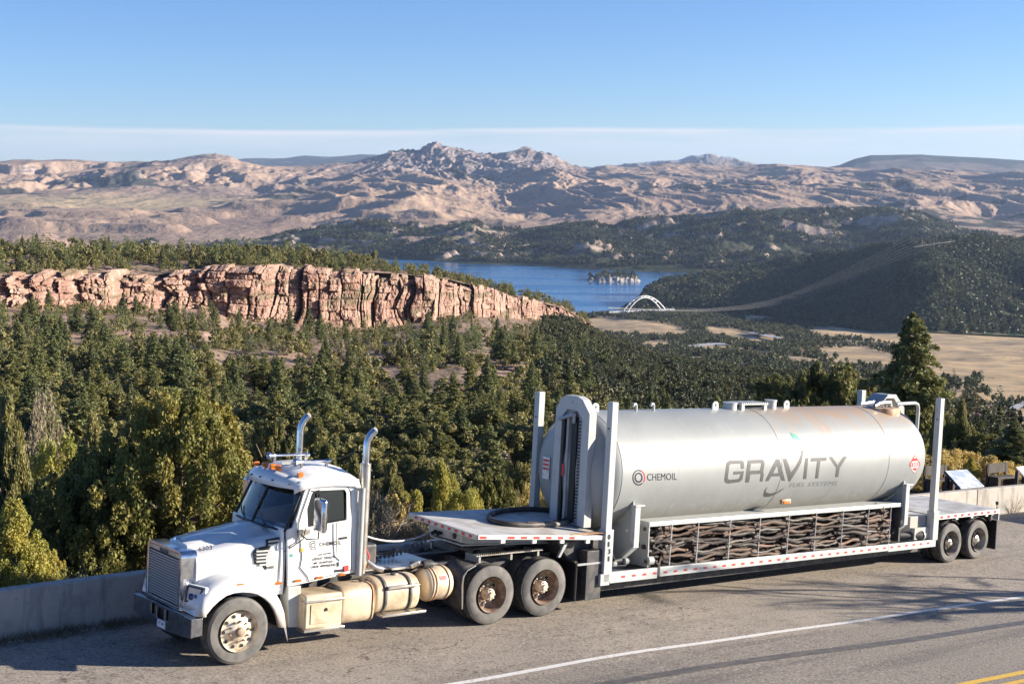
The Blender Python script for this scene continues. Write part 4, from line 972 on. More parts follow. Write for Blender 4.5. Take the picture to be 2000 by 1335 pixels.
bm_.hexa([(xb, yf_, zb(yf_)), (xb + .2, yf_, zb(yf_)), (xb + .2, yf_ + .012, zb(yf_)), (xb, yf_ + .012, zb(yf_)), (xb, yf_, zt(yf_)), (xb + .2, yf_, zt(yf_)), (xb + .2, yf_ + .012, zt(yf_)), (xb, yf_ + .012, zt(yf_))])
bm_.hexa([(xb + .031, yn_, zt(yn_) - .02), (xb + .12, yn_, zt(yn_) - .02), (xb + .12, yf_, zt(yf_) - .02), (xb + .031, yf_, zt(yf_) - .02), (xb + .031, yn_, zt(yn_)), (xb + .12, yn_, zt(yn_)), (xb + .12, yf_, zt(yf_)), (xb + .031, yf_, zt(yf_))])
bmp = bm_.build('bumper', 'bumper', TR, smooth=0, bevel=.008)
q = MB(); q.box(xb + .06, xb + .1, .7, 1.6, .5, .80); q.build('bumper_recess', 'black', bmp)
q = MB(); q.prism([pxx(307, 1207, xb - .012), pxx(322, 1213, xb - .012), pxx(321, 1228, xb - .012), pxx(306, 1221, xb - .012)], (.008, 0, 0)); pl_ = q.build('number_plate', 'paper', bmp)
decal_text('UT 2B6', (308.5, 1216), (319.5, 1221), (308.7, 1210), lambda u, v: pxx(u, v, xb - .014), 'plate_lettering', 'decal', pl_, (0, 0, 0), .01)
# fenders
LIP = [(398, 1205), (404, 1198), (415, 1184), (428, 1172), (442, 1162), (457, 1157), (473, 1155), (490, 1156), (503, 1159), (517, 1167), (528, 1177), (536, 1190), (541, 1203), (546, 1224)]
CRS = [(388, 1203), (390, 1187), (397, 1165), (417, 1148), (437, 1137), (455, 1131), (473, 1128), (492, 1130), (508, 1136), (524, 1146), (538, 1158), (548, 1175), (555, 1195), (559, 1224)]
def fender(side):
    rows = []
    for (a, c) in zip(LIP, CRS):
        l = py(a[0], a[1], .02); k = py(c[0], c[1], .05)
        lip0 = l + np.array([0, .05, 0]) + (l - k) * .05
        t = [lip0, l, l * .85 + k * .15 - np.array([0, .015, 0]), l * .5 + k * .5 - np.array([0, .02, 0]), l * .15 + k * .85 - np.array([0, .01, 0]), k + np.array([0, .02, .01])]
        s = (k[0] + .9) / 1.8
        up = .07 if 2 < CRS.index(c) < 11 else .02
        fx = -.06 if CRS.index(c) < 4 else 0
        t += [k + np.array([fx * .5, .14, up * .6]), k + np.array([fx, .30, up]), k + np.array([fx * 1.4, .52, up * 1.1])]
        rows.append([tuple(p) if side else mir(p) for p in t])
    m = MB(); m.grid(rows); 
    o = m.build('fender', 'white', TR, smooth=55, solid=.012)
    # nose panel carrying the headlight
    P = [py(368, 1139, .34), py(402, 1147, .07), py(398, 1205, .03), py(379, 1203, .12), py(352, 1189, .55)]
    P = [tuple(p) if side else mir(p) for p in P]; m = MB(); m.prism(P, (.05, 0, 0)); m.build('fender_nose', 'white', o, smooth=0, bevel=.006)
    def nose(u, v, dx=0):
        A, B, Cc = map(np.array, (py(368, 1139, .34), py(402, 1147, .07), py(352, 1189, .55))); n = np.cross(B - A, Cc - A); d = ray(u, v)
        p = CAM + d * (np.dot(A - CAM, n) / np.dot(d, n)); p = p + np.array([-.015 + dx, 0, 0]); return tuple(p) if side else mir(p)
    m = MB(); m.prism([nose(*p) for p in ((367, 1141), (400, 1149), (388, 1177), (362, 1174))], (-.012, 0, 0), [[nose(*p) for p in ((371, 1145), (396, 1151), (385, 1174), (366, 1171))]])
    hl = m.build('headlight', 'dgrey', o, smooth=0, bevel=.004)
    m = MB(); m.prism([nose(*p) for p in ((370, 1144), (397, 1150), (386, 1175), (365, 1172))], (.005, 0, 0)); m.build('lens', 'clear', hl, smooth=0)
    for cx, cy in ((374, 1164), (385, 1166)):
        c = np.array(nose(cx, cy, -.01)); m = MB(); m.lathe([(c[0] - .02, 0), (c[0] - .015, .05), (c[0] + .01, .065), (c[0] + .02, .065)], 'x', (0, c[1], c[2]), 16); m.build('lamp_bowl', 'lens', hl)
    c = np.array(py(469, 1142, .02)); c = c if side else np.array(mir(c)); m = MB(); s = -1 if side else 1
    m.hexa([(c[0] - .09, c[1], c[2] - .03), (c[0] + .09, c[1], c[2] - .03), (c[0] + .09, c[1] + .02, c[2] - .03), (c[0] - .09, c[1] + .02, c[2] - .03), (c[0] - .06, c[1] - .02 * -s, c[2] + .03), (c[0] + .06, c[1] - .02 * -s, c[2] + .03), (c[0] + .06, c[1] + .02, c[2] + .03), (c[0] - .06, c[1] + .02, c[2] + .03)])
    m.build('marker_light', 'amber', o, bevel=.008)
    # black inner arch
    m = MB(); rows = []
    for a in LIP:
        l = py(a[0], a[1], .06); rows.append([tuple(l) if side else mir(l), tuple(l + np.array([0, .62, 0])) if side else mir(l + np.array([0, .62, 0]))])
    m.grid(rows); m.build('wheel_arch', 'black', o, smooth=50)
    return o
fender(True); fender(False)
m = MB(); m.prism([py(546, 1195, .06), py(556, 1195, .06), py(562, 1252, .06)], (0, .02, 0)); m.build('splash_guard', 'alu', TR, smooth=0)
# side vents (chrome louvres)
for side in (1, 0):
    F_ = (lambda p: tuple(p)) if side else (lambda p: mir(p))
    m = MB(); m.prism([F_(py(u, v, .30)) for u, v in ((495, 1080), (500, 1071), (520, 1066), (523, 1054), (553, 1048), (556, 1100), (552, 1111), (516, 1112), (512, 1104), (498, 1101))], (0, .08 if side else -.08, 0))
    vp = m.build('vent_panel', 'black', TR, smooth=0, bevel=.01)
    m = MB()
    for k in range(5):
        v = 1074 + k * 6.6; l0, l1 = (501 + (k > 3) * 6, 553)
        a, b2, c, d = py(l0, v + 1, .28), py(l1, v - 2.5, .28), py(l1, v + .8, .28), py(l0, v + 4, .28); m.prism([F_(p) for p in (a, b2, c, d)], (0, .03 if side else -.03, 0))
    for v in (1053.5, 1060.5):
        m.prism([F_(p) for p in (py(525, v + 2, .28), py(553, v - 1.5, .28), py(553, v + 2, .28), py(525, v + 5.5, .28))], (0, .03 if side else -.03, 0))
    m.build('louvre', 'lgrey', vp, smooth=0, bevel=.004)
    m = MB(); m.prism([F_(p) for p in (py(520, 1106, .285), py(553, 1101, .285), py(550, 1108, .285), py(524, 1110, .285))], (0, .02 if side else -.02, 0)); m.build('side_lamp', 'chrome', vp, smooth=0)
# cab
cab_out = [(562, 1146), (560, 1034), (571, 1030), (582, 1005), (597, 962), (607, 947), (622, 940), (700, 933), (702, 1000), (697, 1116)]
win = [(603, 1027), (603, 994), (613, 966), (617, 960), (676, 957), (679, 962), (677, 1014)]
YS = .20
def sideshell(side):
    F_ = (lambda p: p) if side else mir
    m = MB(); tumble = lambda p: (p[0], p[1] + max(0, p[2] - 2.2) * .10, p[2])
    m.prism([F_(tumble(py(u, v, YS))) for u, v in cab_out], (0, .05 if side else -.05, 0), [[F_(tumble(py(u, v, YS))) for u, v in win]])
    return m
cab = MB()
for sd in (1, 0):
    t = sideshell(sd); cab.add(t.v, t.f)
zr, zf = float(py(697, 1116, YS)[2]), float(py(562, 1146, YS)[2]); xr = 2.42
cab.box(xr - .05, xr, YS + .05, 2 * YC - YS - .05, zr, 3.0)
cab.box(.86, .92, YS + .05, 2 * YC - YS - .05, 1.2, 2.2)
cabo = cab.build('cab', 'white', TR, smooth=30, bevel=.015)
# roof
rows = []
for x, ze, zc_, ins in ((1.10, 2.93, 3.04, .16), (1.22, 3.00, 3.13, .10), (1.5, 3.04, 3.20, .08), (1.9, 3.05, 3.21, .08), (2.3, 3.02, 3.16, .08), (2.42, 2.97, 3.08, .1), (2.47, 2.86, 2.90, .12)):
    y0 = YS + .02; half = [(y0 + ins - .08, ze - .15), (y0 + ins - .075, ze - .06), (y0 + ins - .03, ze), (y0 + ins + .12, ze + .05), (y0 + .5, zc_ - .02), (YC, zc_)]
    rows.append([(x, a, z) for a, z in half] + [(x, 2 * YC - a, z) for a, z in half[-2::-1]])
m = MB(); m.grid(rows); roof = m.build('roof', 'roofwhite', cabo, smooth=50, solid=.02)
# sun visor
rows = []
for k in range(13):
    t = k / 12; y = YS - .0 + (2 * YC - 2 * YS) * t; bow = 1 - (2 * t - 1) ** 2
    lo = np.array([1.22 - .34 * bow ** .7, y, 2.86 + .01 * bow]); hi = np.array([1.37 - .34 * bow ** .6, y, 3.0 + .13 * bow])
    rows.append([lo, lo * .5 + hi * .5 + np.array([-.035, 0, .01]), hi])
m = MB(); m.grid(rows); vis = m.build('sun_visor', 'white', TR, smooth=60, solid=.012)
m = MB(); sec = [p for p in rows_h if p[2] > 1.0]; m.tube([(.972, p[1], p[2] + .004) for p in sec], .012, 6); m.build('cowl_seam', 'black', cabo)
m = MB()
for t in (.1, .3, .5, .7, .9):
    y = YS + (2 * YC - 2 * YS) * t; bow = 1 - (2 * t - 1) ** 2; x = 1.245 - .34 * bow ** .65; z = 2.93 + .05 * bow; m.lathe([(x - .03, 0), (x - .03, .014), (x, .016)], 'x', (0, y, z), 8)
split_build(m, 'visor_bolt', 'dgrey', vis)
# roof lamps and horns
for k, (y, x) in enumerate(((.42, 1.28), (.98, 1.14), (1.13, 1.12), (1.42, 1.12), (2.0, 1.25))):
    z = 3.02 + .11 * (1 - ((y - YC) / .98) ** 2)
    m = MB(); m.lathe([(x - .06, 0), (x - .055, .028), (x + .0, .04), (x + .05, .035), (x + .07, 0)], 'x', (0, y, z + .05), 12); m.box(x - .04, x + .05, y - .02, y + .02, z - .02, z + .03); m.build('roof_light', 'amber', TR)
for y, x, L in ((.72, 1.35, .62), (1.62, 1.3, .75)):
    m = MB(); m.lathe([(x - .02, .075), (x, .07), (x + .06, .04), (x + .15, .025), (x + L, .02), (x + L + .02, .035), (x + L + .1, .04), (x + L + .1, 0)], 'x', (0, y, 3.29), 16); m.box(x + .1, x + .14, y - .02, y + .02, 3.15, 3.29); m.box(x + L, x + L + .05, y - .02, y + .02, 3.15, 3.27); m.build('air_horn', 'chrome', TR)
m = MB(); m.box(1.25, 1.7, 1.05, 1.07, 3.2, 3.25); m.tube([(1.95, 1.35, 3.18), (1.95, 1.35, 3.4)], .008); m.build('antenna', 'alu', TR)
# windscreen
wb = [py(560, 1034, YS + .01), None]; W_b0 = np.array([.93, YS + .03, 2.17]); W_t0 = np.array([1.31, YS + .10, 2.90])
rows = []
for k in range(9):
    t = k / 8; y = YS + .03 + (2 * YC - 2 * YS - .06) * t; bow = 1 - (2 * t - 1) ** 2
    rows.append([(.93 - .16 * bow, y, 2.15 + .02 * bow), (1.28 - .16 * bow, y + .06 * (1 - 2 * t), 2.90)])
m = MB(); m.grid(rows); ws = m.build('windscreen', 'glass', cabo, smooth=60)
m = MB(); rim = [np.array(r[0]) for r in rows] + [np.array(r[1]) for r in rows[::-1]]; rim.append(rim[0]); m.tube([p + np.array([-.008, 0, 0]) for p in rim], .022, 6); m.tube([np.array(rows[4][0]) + [-.01, 0, 0], np.array(rows[4][1]) + [-.01, 0, 0]], .02, 6); m.build('windscreen_frame', 'black', cabo)
for y in (.75, 1.5):
    m = MB(); m.tube([(.80, y, 2.19), (.84, y + .2, 2.26), (.93, y + .42, 2.36)], .012, 6); m.build('wiper', 'black', cabo)
# door, glass, interior
for sd in (1, 0):
    F_ = (lambda p: tuple(p)) if sd else (lambda p: mir(p)); d = -1 if sd else 1
    tum = lambda p: np.array([p[0], p[1] + max(0, p[2] - 2.2) * .10, p[2]])
    door = [(590, 1088), (583, 1025), (590, 1004), (609, 957), (614, 951), (676, 947), (685, 953), (688, 962), (686, 1112), (603, 1134), (600, 1125), (586, 1108)]
    m = MB(); m.prism([F_(tum(py(u, v, YS - .012))) for u, v in door], (0, .03 * -d, 0), [[F_(tum(py(u, v, YS - .012))) for u, v in win]]); do = m.build('door', 'white', TR, smooth=0, bevel=.01)
    m = MB(); m.tube([F_(tum(py(u, v, YS - .016))) for u, v in door + door[:1]], .006, 6); m.build('door_seal', 'black', do)
    m = MB(); m.tube([F_(tum(py(u, v, YS - .01))) for u, v in win + win[:1]], .012, 6); m.build('window_seal', 'black', do)
    m = MB(); m.prism([F_(tum(py(u, v, YS + .02))) for u, v in win], (0, .006 * -d, 0)); m.build('window', 'sideglass', do, smooth=0)
    m = MB(); m.tube([F_(py(623, 956, YS + .03)), F_(py(623, 1022, YS - .01))], .014, 6); m.build('quarter_bar', 'black', do)
    m = MB(); m.tube([F_(py(u, v, YS - .04)) for u, v in ((657, 1020), (657, 1050), (658, 1083), (668, 1093))], .012, 8); m.build('grab_rail', 'alu', do)
    m = MB(); m.prism([F_(py(u, v, YS - .03)) for u, v in ((672, 1105), (681, 1103), (681, 1113), (672, 1115))], (0, .02 * -d, 0)); m.build('door_reflector', 'red', do, smooth=0)
    for (u, v) in ((582, 1133), (623, 1127), (668, 1121), (543, 1138)):
        c = py(u, v, YS - .02); c = np.array(F_(c)); m = MB(); s = d * .035
        m.hexa([(c[0] - .08, c[1], c[2] - .025), (c[0] + .08, c[1], c[2] - .025), (c[0] + .08, c[1] - s * .2, c[2] - .025), (c[0] - .08, c[1] - s * .2, c[2] - .025), (c[0] - .05, c[1] + s, c[2] + .025), (c[0] + .06, c[1] + s, c[2] + .025), (c[0] + .06, c[1], c[2] + .025), (c[0] - .05, c[1], c[2] + .025)]); m.build('marker_light', 'amber', TR, bevel=.006)
    m = MB(); m.prism([F_(py(u, v, YS - .03)) for u, v in ((664, 1049), (679, 1047), (679, 1051), (664, 1053))], (0, .02 * -d, 0)); m.build('door_handle', 'black', do, smooth=0, bevel=.004)
    if sd:
        P = lambda u, v: py(u, v, YS - .016)
        decal_text('CHEMOIL', (624, 1066), (667, 1062), (624, 1058.5), P, 'door_lettering', 'decalb', do, (0, -.002, 0), .02)
        m = MB()
        for r, w in ((4.0, 1.3), (8.0, 1.2)):
            for k in range(24 if r < 5 else 20):
                a0 = 2 * math.pi * (k + 2) / 24; a1 = 2 * math.pi * (k + 3) / 24; cx, cy = 612, 1064
                m.add([P(cx + rr * .85 * math.cos(a), cy + rr * math.sin(a)) + np.array([0, -.003, 0]) for rr, a in ((r, a0), (r + w, a0), (r + w, a1), (r, a1))], [(0, 1, 2, 3)])
        m.build('door_logo', 'decalb', do, smooth=0)
        for s, bl, br, tl in (('HA GJ7090', (622, 1085.5), (648, 1081.5), (622, 1081)), ('USDOT 1003210', (610, 1094), (654, 1089), (610, 1089)), ('MC 01007164', (613, 1101.5), (650, 1097.5), (613, 1097)), ('USDF 499902242', (607, 1109.5), (656, 1104), (607, 1104.5))):
            decal_text(s, bl, br, tl, P, 'door_lettering', 'decalb', do, (0, -.002, 0), .03)
        m = MB()
        for (u, v, w, h) in ((590, 1073, 6, 7), ): m.prism([P(u - w / 2, v - h / 2), P(u + w / 2, v - h / 2), P(u + w / 2, v + h / 2), P(u - w / 2, v + h / 2)], (0, -.003, 0))
        m.build('sticker', 'yellow', do, smooth=0)
        m = MB(); m.prism([py(569 + 3.6 * math.cos(a), 1084 + 3.6 * math.sin(a), YS - .002) for a in np.linspace(0, 6.28, 14)[:-1]], (0, -.003, 0)); m.build('sticker', 'decalg', cabo, smooth=0)
        m = MB(); m.prism([P(653, 1112), P(671, 1110), P(671, 1115), P(653, 1117)], (0, -.003, 0)); m.prism([P(658, 1097), P(662, 1096.5), P(662, 1105), P(658, 1106)], (0, -.003, 0)); split_build(m, 'sticker', 'decalb', do, smooth=0)
    # step panel under the door
    m = MB(); m.prism([F_(p) for p in (py(563, 1146, YS), py(588, 1143, YS), py(586, 1224, YS), py(563, 1224, YS))], (0, .3 * -d, 0)); m.build('side_skirt', 'lgrey', TR, smooth=0, bevel=.01)
m = MB(); m.box(.93, 1.25, .3, 2.06, 1.9, 2.14); m.box(1.2, 1.3, .3, 2.06, 1.8, 2.1); dash = m.build('dashboard', 'interior', cabo, bevel=.03)
for y in (.62, 1.7):
    m = MB(); m.box(1.85, 2.3, y - .25, y + .25, 1.7, 1.95); m.box(2.2, 2.35, y - .25, y + .25, 1.9, 2.65); m.box(2.22, 2.32, y - .13, y + .13, 2.65, 2.85); m.build('seat', 'interior', cabo, bevel=.04)
m = MB(); a = np.linspace(0, 2 * math.pi, 25); c = np.array([1.5, .62, 2.2]); e1 = np.array([0, 1, 0]); e2 = np.array([.35, 0, .94]); m.tube([c + .24 * (math.cos(t) * e1 + math.sin(t) * e2) for t in a], .018, 6, False); m.tube([c, c - np.array([.3, 0, .12])], .03, 8); m.tube([c + .22 * e1, c - .22 * e1], .015); m.build('steering_wheel', 'black', cabo)
m = MB(); m.hexa([(1.02, .62, 2.15), (1.14, .62, 2.15), (1.14, .86, 2.15), (1.02, .86, 2.15), (1.02, .62, 2.158), (1.14, .62, 2.20), (1.14, .86, 2.20), (1.02, .86, 2.158)]); m.build('paper', 'paper', cabo, smooth=0)
# mirrors
for sd in (1, 0):
    F_ = (lambda p: tuple(p)) if sd else (lambda p: mir(p))
    ym = -.22; t0, b0 = py(631, 974, ym), py(631, 1040, ym); x0 = float(t0[0]); z1, z0 = float(t0[2]), float(b0[2])
    m = MB(); pr_ = []
    y0, y1 = ym - .10, ym + .24
    m.hexa([F_(p) for p in ((x0 - .05, y0, z0), (x0 + .06, y0, z0), (x0 + .06, y1, z0), (x0 - .05, y1, z0), (x0 - .05, y0, z1), (x0 + .06, y0, z1), (x0 + .06, y1, z1), (x0 - .05, y1, z1))])
    mo = m.build('mirror', 'chrome', TR, smooth=50, bevel=.045)
    m = MB(); m.hexa([F_(p) for p in ((x0 + .062, y0 + .03, z0 + .05), (x0 + .066, y0 + .03, z0 + .05), (x0 + .066, y1 - .03, z0 + .05), (x0 + .062, y1 - .03, z0 + .05), (x0 + .062, y0 + .03, z1 - .05), (x0 + .066, y0 + .03, z1 - .05), (x0 + .066, y1 - .03, z1 - .05), (x0 + .062, y1 - .03, z1 - .05))]); m.build('mirror_glass', 'chrome', mo, smooth=0)
    xm = x0; m = MB(); m.tube([F_(p) for p in ((x0, YS - .02, z1 + .08), (x0, ym + .1, z1 + .08), (x0, ym + .1, z0 - .12), (x0 - .1, YS - .1, z0 - .16), (x0 - .25, YS - .02, z0 - .02))], .014, 8); m.tube([F_(p) for p in (py(597, 1031, YS - .04), py(592, 1052, YS - .06), py(572, 1066, YS - .04), py(556, 1076, .26))], .01, 6); m.build('mirror_arm', 'black', mo)
    m = MB(); m.prism([F_(p) for p in (py(584, 1034, YS - .06), py(594, 1033, YS - .06), py(594, 1048, YS - .06), py(584, 1050, YS - .06))], (0, .06 if sd else -.06, 0)); m.prism([F_(p) for p in (py(594, 1035, YS - .04), py(607, 1033, YS - .04), py(606, 1042, YS - .04), py(594, 1046, YS - .04))], (0, .03 if sd else -.03, 0)); m.build('mirror_bracket', 'alu', mo, smooth=0, bevel=.006)
# exhaust stacks
for sd, x0, y0, zt_, zm in ((1, 2.60, .34, 3.88, 3.27), (0, 2.16, 2.0, 3.98, 2.9)):
    m = MB(); m.tube([(x0, y0, zm - .1), (x0, y0, zt_ - .32), (x0 + .015, y0, zt_ - .2), (x0 + .06, y0 - .02, zt_ - .09), (x0 + .14, y0 - .05, zt_)], .068, 18, False); ex = m.build('exhaust_stack', 'chrome', TR, smooth=60)
    m = MB(); m.tube([(x0, y0, 1.24), (x0, y0, 1.4), (x0, y0, zm)], [.085, .1, .1], 20); m.build('heat_shield', 'alu', ex, smooth=60)
    m = MB(); m.tube([(x0 + .08 * 1.72, y0 - .03, zt_ - .006), (x0 + .142, y0 - .05, zt_ + .002)], .058, 14); m.build('pipe_mouth', 'black', ex)
m = MB(); m.tube([(2.44, .16, 1.25), (2.44, .16, 2.85)], .055, 14); m.build('air_intake_pipe', 'grey', TR, smooth=60)
m = MB(); m.tube([(2.52, .30, 1.5), (2.52, .30, 2.75)], .05, 14); m.build('vertical_cover', 'white', TR)
# toolbox, steps, fuel tanks
zA, zB = 1.02, .40
y0 = -.02
m = MB(); m.box(1.24, 2.02, y0, .60, zB, zA - .0); tb = m.build('battery_box', 'tan', TR, bevel=.045)
m = MB(); m.box(1.36, 1.98, y0 - .014, y0, zB + .10, zA - .17); m.build('box_lid', 'tan', tb, bevel=.01)
m = MB(); m.box(1.22, 2.06, y0 - .05, .2, zB - .03, zB + .02); m.box(1.24, 2.04, y0 - .04, .12, zA - .13, zA - .09); m.build('step', 'alu', tb, bevel=.008)
m = MB(); m.lathe([(y0 - .03, 0), (y0 - .03, .03), (y0 - .01, .035)], 'y', (1.67, 0, .74), 10); m.build('latch', 'black', tb)
def dtank(name, x0, x1, yc, zc, ry, rz, mat, pw=2.6):
    m = MB(); rows = []
    for x, k in ((x0, .0), (x0, .90), (x0 + .03, .975), (x0 + .07, 1), (x1 - .07, 1), (x1 - .03, .975), (x1, .90), (x1, 0)):
        r = []
        for i in range(41):
            a = 2 * math.pi * i / 40; c, s = math.cos(a), math.sin(a)
            r.append((x, yc + ry * k * np.sign(c) * abs(c) ** (2 / pw), zc + rz * k * np.sign(s) * abs(s) ** (2 / pw)))
        rows.append(r)
    m.grid(rows); return m.build(name, mat, TR, smooth=50)
def strap(parent, x, yc, zc, ry, rz, w, mat='dgrey', pw=2.6):
    m = MB(); m.grid([[(xx, yc + (ry + .008) * np.sign(math.cos(a)) * abs(math.cos(a)) ** (2 / pw), zc + (rz + .008) * np.sign(math.sin(a)) * abs(math.sin(a)) ** (2 / pw)) for a in np.linspace(0, 2 * math.pi, 41)] for xx in (x, x + w)])
    m.build('strap', mat, parent, smooth=60, solid=.012)
t1 = dtank('fuel_tank', 2.0, 2.72, .33, .74, .34, .345, 'tan', 4); strap(t1, 2.66, .33, .74, .34, .345, .03, 'rust', 4)
t2 = dtank('fuel_tank', 2.74, 3.74, .36, .82, .36, .335, 'tan', 2.6)
for x in (2.92, 3.48): strap(t2, x, .36, .82, .36, .335, .07)
m = MB(); m.box(2.98, 3.68, -.06, .10, .97, 1.02); m.box(2.84, 3.82, -.10, .12, .47, .52); m.build('tank_step', 'alu', t2, bevel=.01)
m = MB(); m.lathe([(1.13, .05), (1.19, .055), (1.2, 0)], 'z', (3.3, .3, 0), 14); m.lathe([(1.1, .05), (1.13, .055), (1.14, 0)], 'z', (2.6, .3, 0), 14); m.build('filler_cap', 'dgrey', t2)
m = MB(); m.lathe([(3.96, 0), (3.97, .2), (4.0, .29), (4.05, .32), (4.50, .32), (4.55, .29), (4.57, 0)], 'x', (0, .36, .90), 36); t3 = m.build('air_tank', 'tan', TR, smooth=50)
for x in (4.07, 4.14, 4.43): strap(t3, x, .36, .90, .32, .32, .025, 'rust', 2)
m = MB()
for a0 in (0,):
    P = [(x, .36 - .327 * math.cos(t), .90 + .327 * math.sin(t)) for x in (4.22, 4.38) for t in (.35, .6)]; m.add([P[0], P[2], P[3], P[1]], [(0, 1, 2, 3)])
m.build('warning_label', 'red', t3, smooth=0)
# frame, fifth wheel, quarter fenders
m = MB()
for y in (.72, 1.56): m.box(-.6, 7.5, y, y + .09, .95, 1.18); m.box(-.6, 7.5, y - .04, y + .13, 1.15, 1.19)
for x in (2.7, 3.6, 4.6, 5.4, 6.1, 6.8, 7.4): m.box(x, x + .1, .81, 1.56, .98, 1.14)
fr = m.build('frame', 'dgrey', TR, smooth=0)
m = MB(); m.box(2.6, 4.55, .62, 1.74, 1.19, 1.215); m.box(3.4, 4.2, .5, .72, 1.19, 1.23); m.build('deck_plate', 'alu', fr, smooth=0)
m = MB(); m.prism([(5.45, .72, 1.36), (5.5, .70, 1.42), (6.55, .70, 1.42), (6.75, .9, 1.40), (6.75, 1.08, 1.38), (6.1, 1.16, 1.41), (6.1, 1.2, 1.41), (6.75, 1.28, 1.38), (6.75, 1.46, 1.40), (6.55, 1.66, 1.42), (5.5, 1.66, 1.42), (5.45, 1.64, 1.36)], (0, 0, -.05)); m.box(5.7, 6.3, .78, .9, 1.19, 1.37); m.box(5.7, 6.3, 1.5, 1.62, 1.19, 1.37); m.build('fifth_wheel', 'dgrey', TR, smooth=0, bevel=.01)
m = MB()
for y in (.30, 1.9):
    m.box(5.25, 6.95, y, y + .16, 1.33, 1.345)
    for k in range(34): m.box(5.27 + k * .05, 5.285 + k * .05, y + .01, y + .15, 1.345, 1.36)
    for x in (5.35, 6.15, 6.85): m.box(x, x + .05, y + .05, y + .5 * (1 if y < 1 else -1) if y < 1 else y + .1, 1.19, 1.33)
m.build('grated_plank', 'alu', TR, smooth=0)
for sd in (1, 0):
    F_ = (lambda p: tuple(p)) if sd else (lambda p: mir(p))
    m = MB(); prof = [(4.72, .42), (4.70, .9), (4.72, 1.05), (4.80, 1.16), (5.0, 1.24)]
    m.grid([[F_((x, y, z)) for x, z in prof] for y in (.02, .62)]); q = m.build('quarter_fender', 'dgrey', TR, smooth=40, solid=.02)
    m = MB(); m.tube([F_((x + .012, .0, z)) for x, z in prof], .016, 8); m.build('fender_trim', 'alu', q)
    m = MB(); m.grid([[F_((7.66, y, z)) for z in (.28, 1.08)] for y in (.02, .66)]); q = m.build('mud_flap', 'black', TR, smooth=0, solid=.015)
    m = MB(); m.box(*((7.645, 7.655) + ((.03, .06) if sd else (2.30, 2.33)) + (.30, 1.06))); m.build('flap_stay', 'alu', q)
    m = MB(); m.box(7.60, 7.66, .03 if sd else 1.5, .9 if sd else 2.33, 1.06, 1.10); m.build('flap_bracket', 'dgrey', q)
# air lines behind the cab
def sag(a, b2, s, n=14): 
    a, b2 = np.array(a, float), np.array(b2, float); return [a * (1 - t) + b2 * t - np.array([0, 0, s * 4 * t * (1 - t)]) for t in np.linspace(0, 1, n)]
m = MB(); m.tube(sag((2.62, .9, 2.0), (4.95, 1.5, 1.62), .22), .022, 8); m.build('air_hose', 'wire', TR, smooth=60)
m = MB(); m.tube(sag((2.60, 1.0, 1.95), (3.75, 1.4, 1.28), .28), .03, 8); m.build('air_hose', 'wire', TR, smooth=60)
m = MB(); m.tube([np.array((3.5, 1.3, 1.3)) * (1 - t) + np.array((4.9, 1.35, 1.62)) * t + np.array([0, .05 * math.cos(90 * t), .05 * math.sin(90 * t) - .12 * math.sin(3.14 * t)]) for t in np.linspace(0, 1, 200)], .012, 6); m.build('coiled_cable', 'dgrey', TR, smooth=60)
m = MB(); m.tube([(2.6, .75, 2.1), (2.72, .7, 1.8), (2.78, .6, 1.5), (2.72, .55, 1.32)], .016, 8); m.tube([(2.6, .8, 2.0), (2.9, .75, 1.75), (2.95, .6, 1.45), (2.85, .5, 1.3)], .016, 8); m.build('red_air_hose', 'decalr', TR, smooth=60)
m = MB(); m.lathe([(2.66, 0), (2.66, .05), (2.84, .05), (2.84, 0)], 'x', (0, .5, 1.36), 12); m.lathe([(2.7, .08), (2.74, .09), (2.76, 0)], 'x', (0, .62, 1.42), 10); m.build('hose_coupling', 'yellow', TR)
m = MB(); m.tube([(2.8, .45, 1.42), (2.95, .38, 1.3), (3.1, .36, 1.26)], [.045, .055, .06], 12); m.tube([(3.85, .5, 1.22), (3.95, .42, 1.3), (4.1, .4, 1.28)], [.05, .06, .05], 10); split_build(m, 'hose_end', 'alu', TR)
m = MB()
for sgn in (0, 1): m.box(3.88, 4.3, .42 + sgn * 1.3, .62 + sgn * 1.3, 1.19, 1.30)
m.lathe([(4.0, .07), (4.05, .09), (4.2, .09), (4.22, 0)], 'x', (0, .35, 1.27), 12); split_build(m, 'valve_block', 'dgrey', TR, bevel=.01)
m = MB(); m.box(2.62, 3.35, .95, 1.45, 1.22, 1.62); m.build('sun_block_box', 'dgrey', TR, smooth=0, bevel=.05)  # box added behind the cab to close a sunlit gap
# wheels
wheel_set(TR, .007, .514, .585, .05, .352, 'steer'); wheel_set(TR, .007, .514, .585, .05, .352, 'steer', sign=-1)
for x, z in ((5.467, .612), (6.83, .633)):
    wheel_set(TR, x, z, .586, .03, .347, 'drive', dual=True); wheel_set(TR, x, z, .586, .03, .347, 'drive', dual=True, sign=-1)
m = MB(); m.tube([(0, .4, .55), (0, 1.96, .55)], .06, 10); m.tube([(5.467, .5, .61), (5.467, 1.86, .61)], .1, 10); m.tube([(6.83, .5, .63), (6.83, 1.86, .63)], .1, 10); m.lathe([(5.25, .1), (5.35, .2), (5.6, .2), (5.7, .1)], 'x', (0, YC, .62), 14); m.box(-.5, 1.9, .7, 1.66, .30, 1.1); m.build('axle', 'dgrey', TR)  # axles, plus a low engine pan box added to block sun underneath
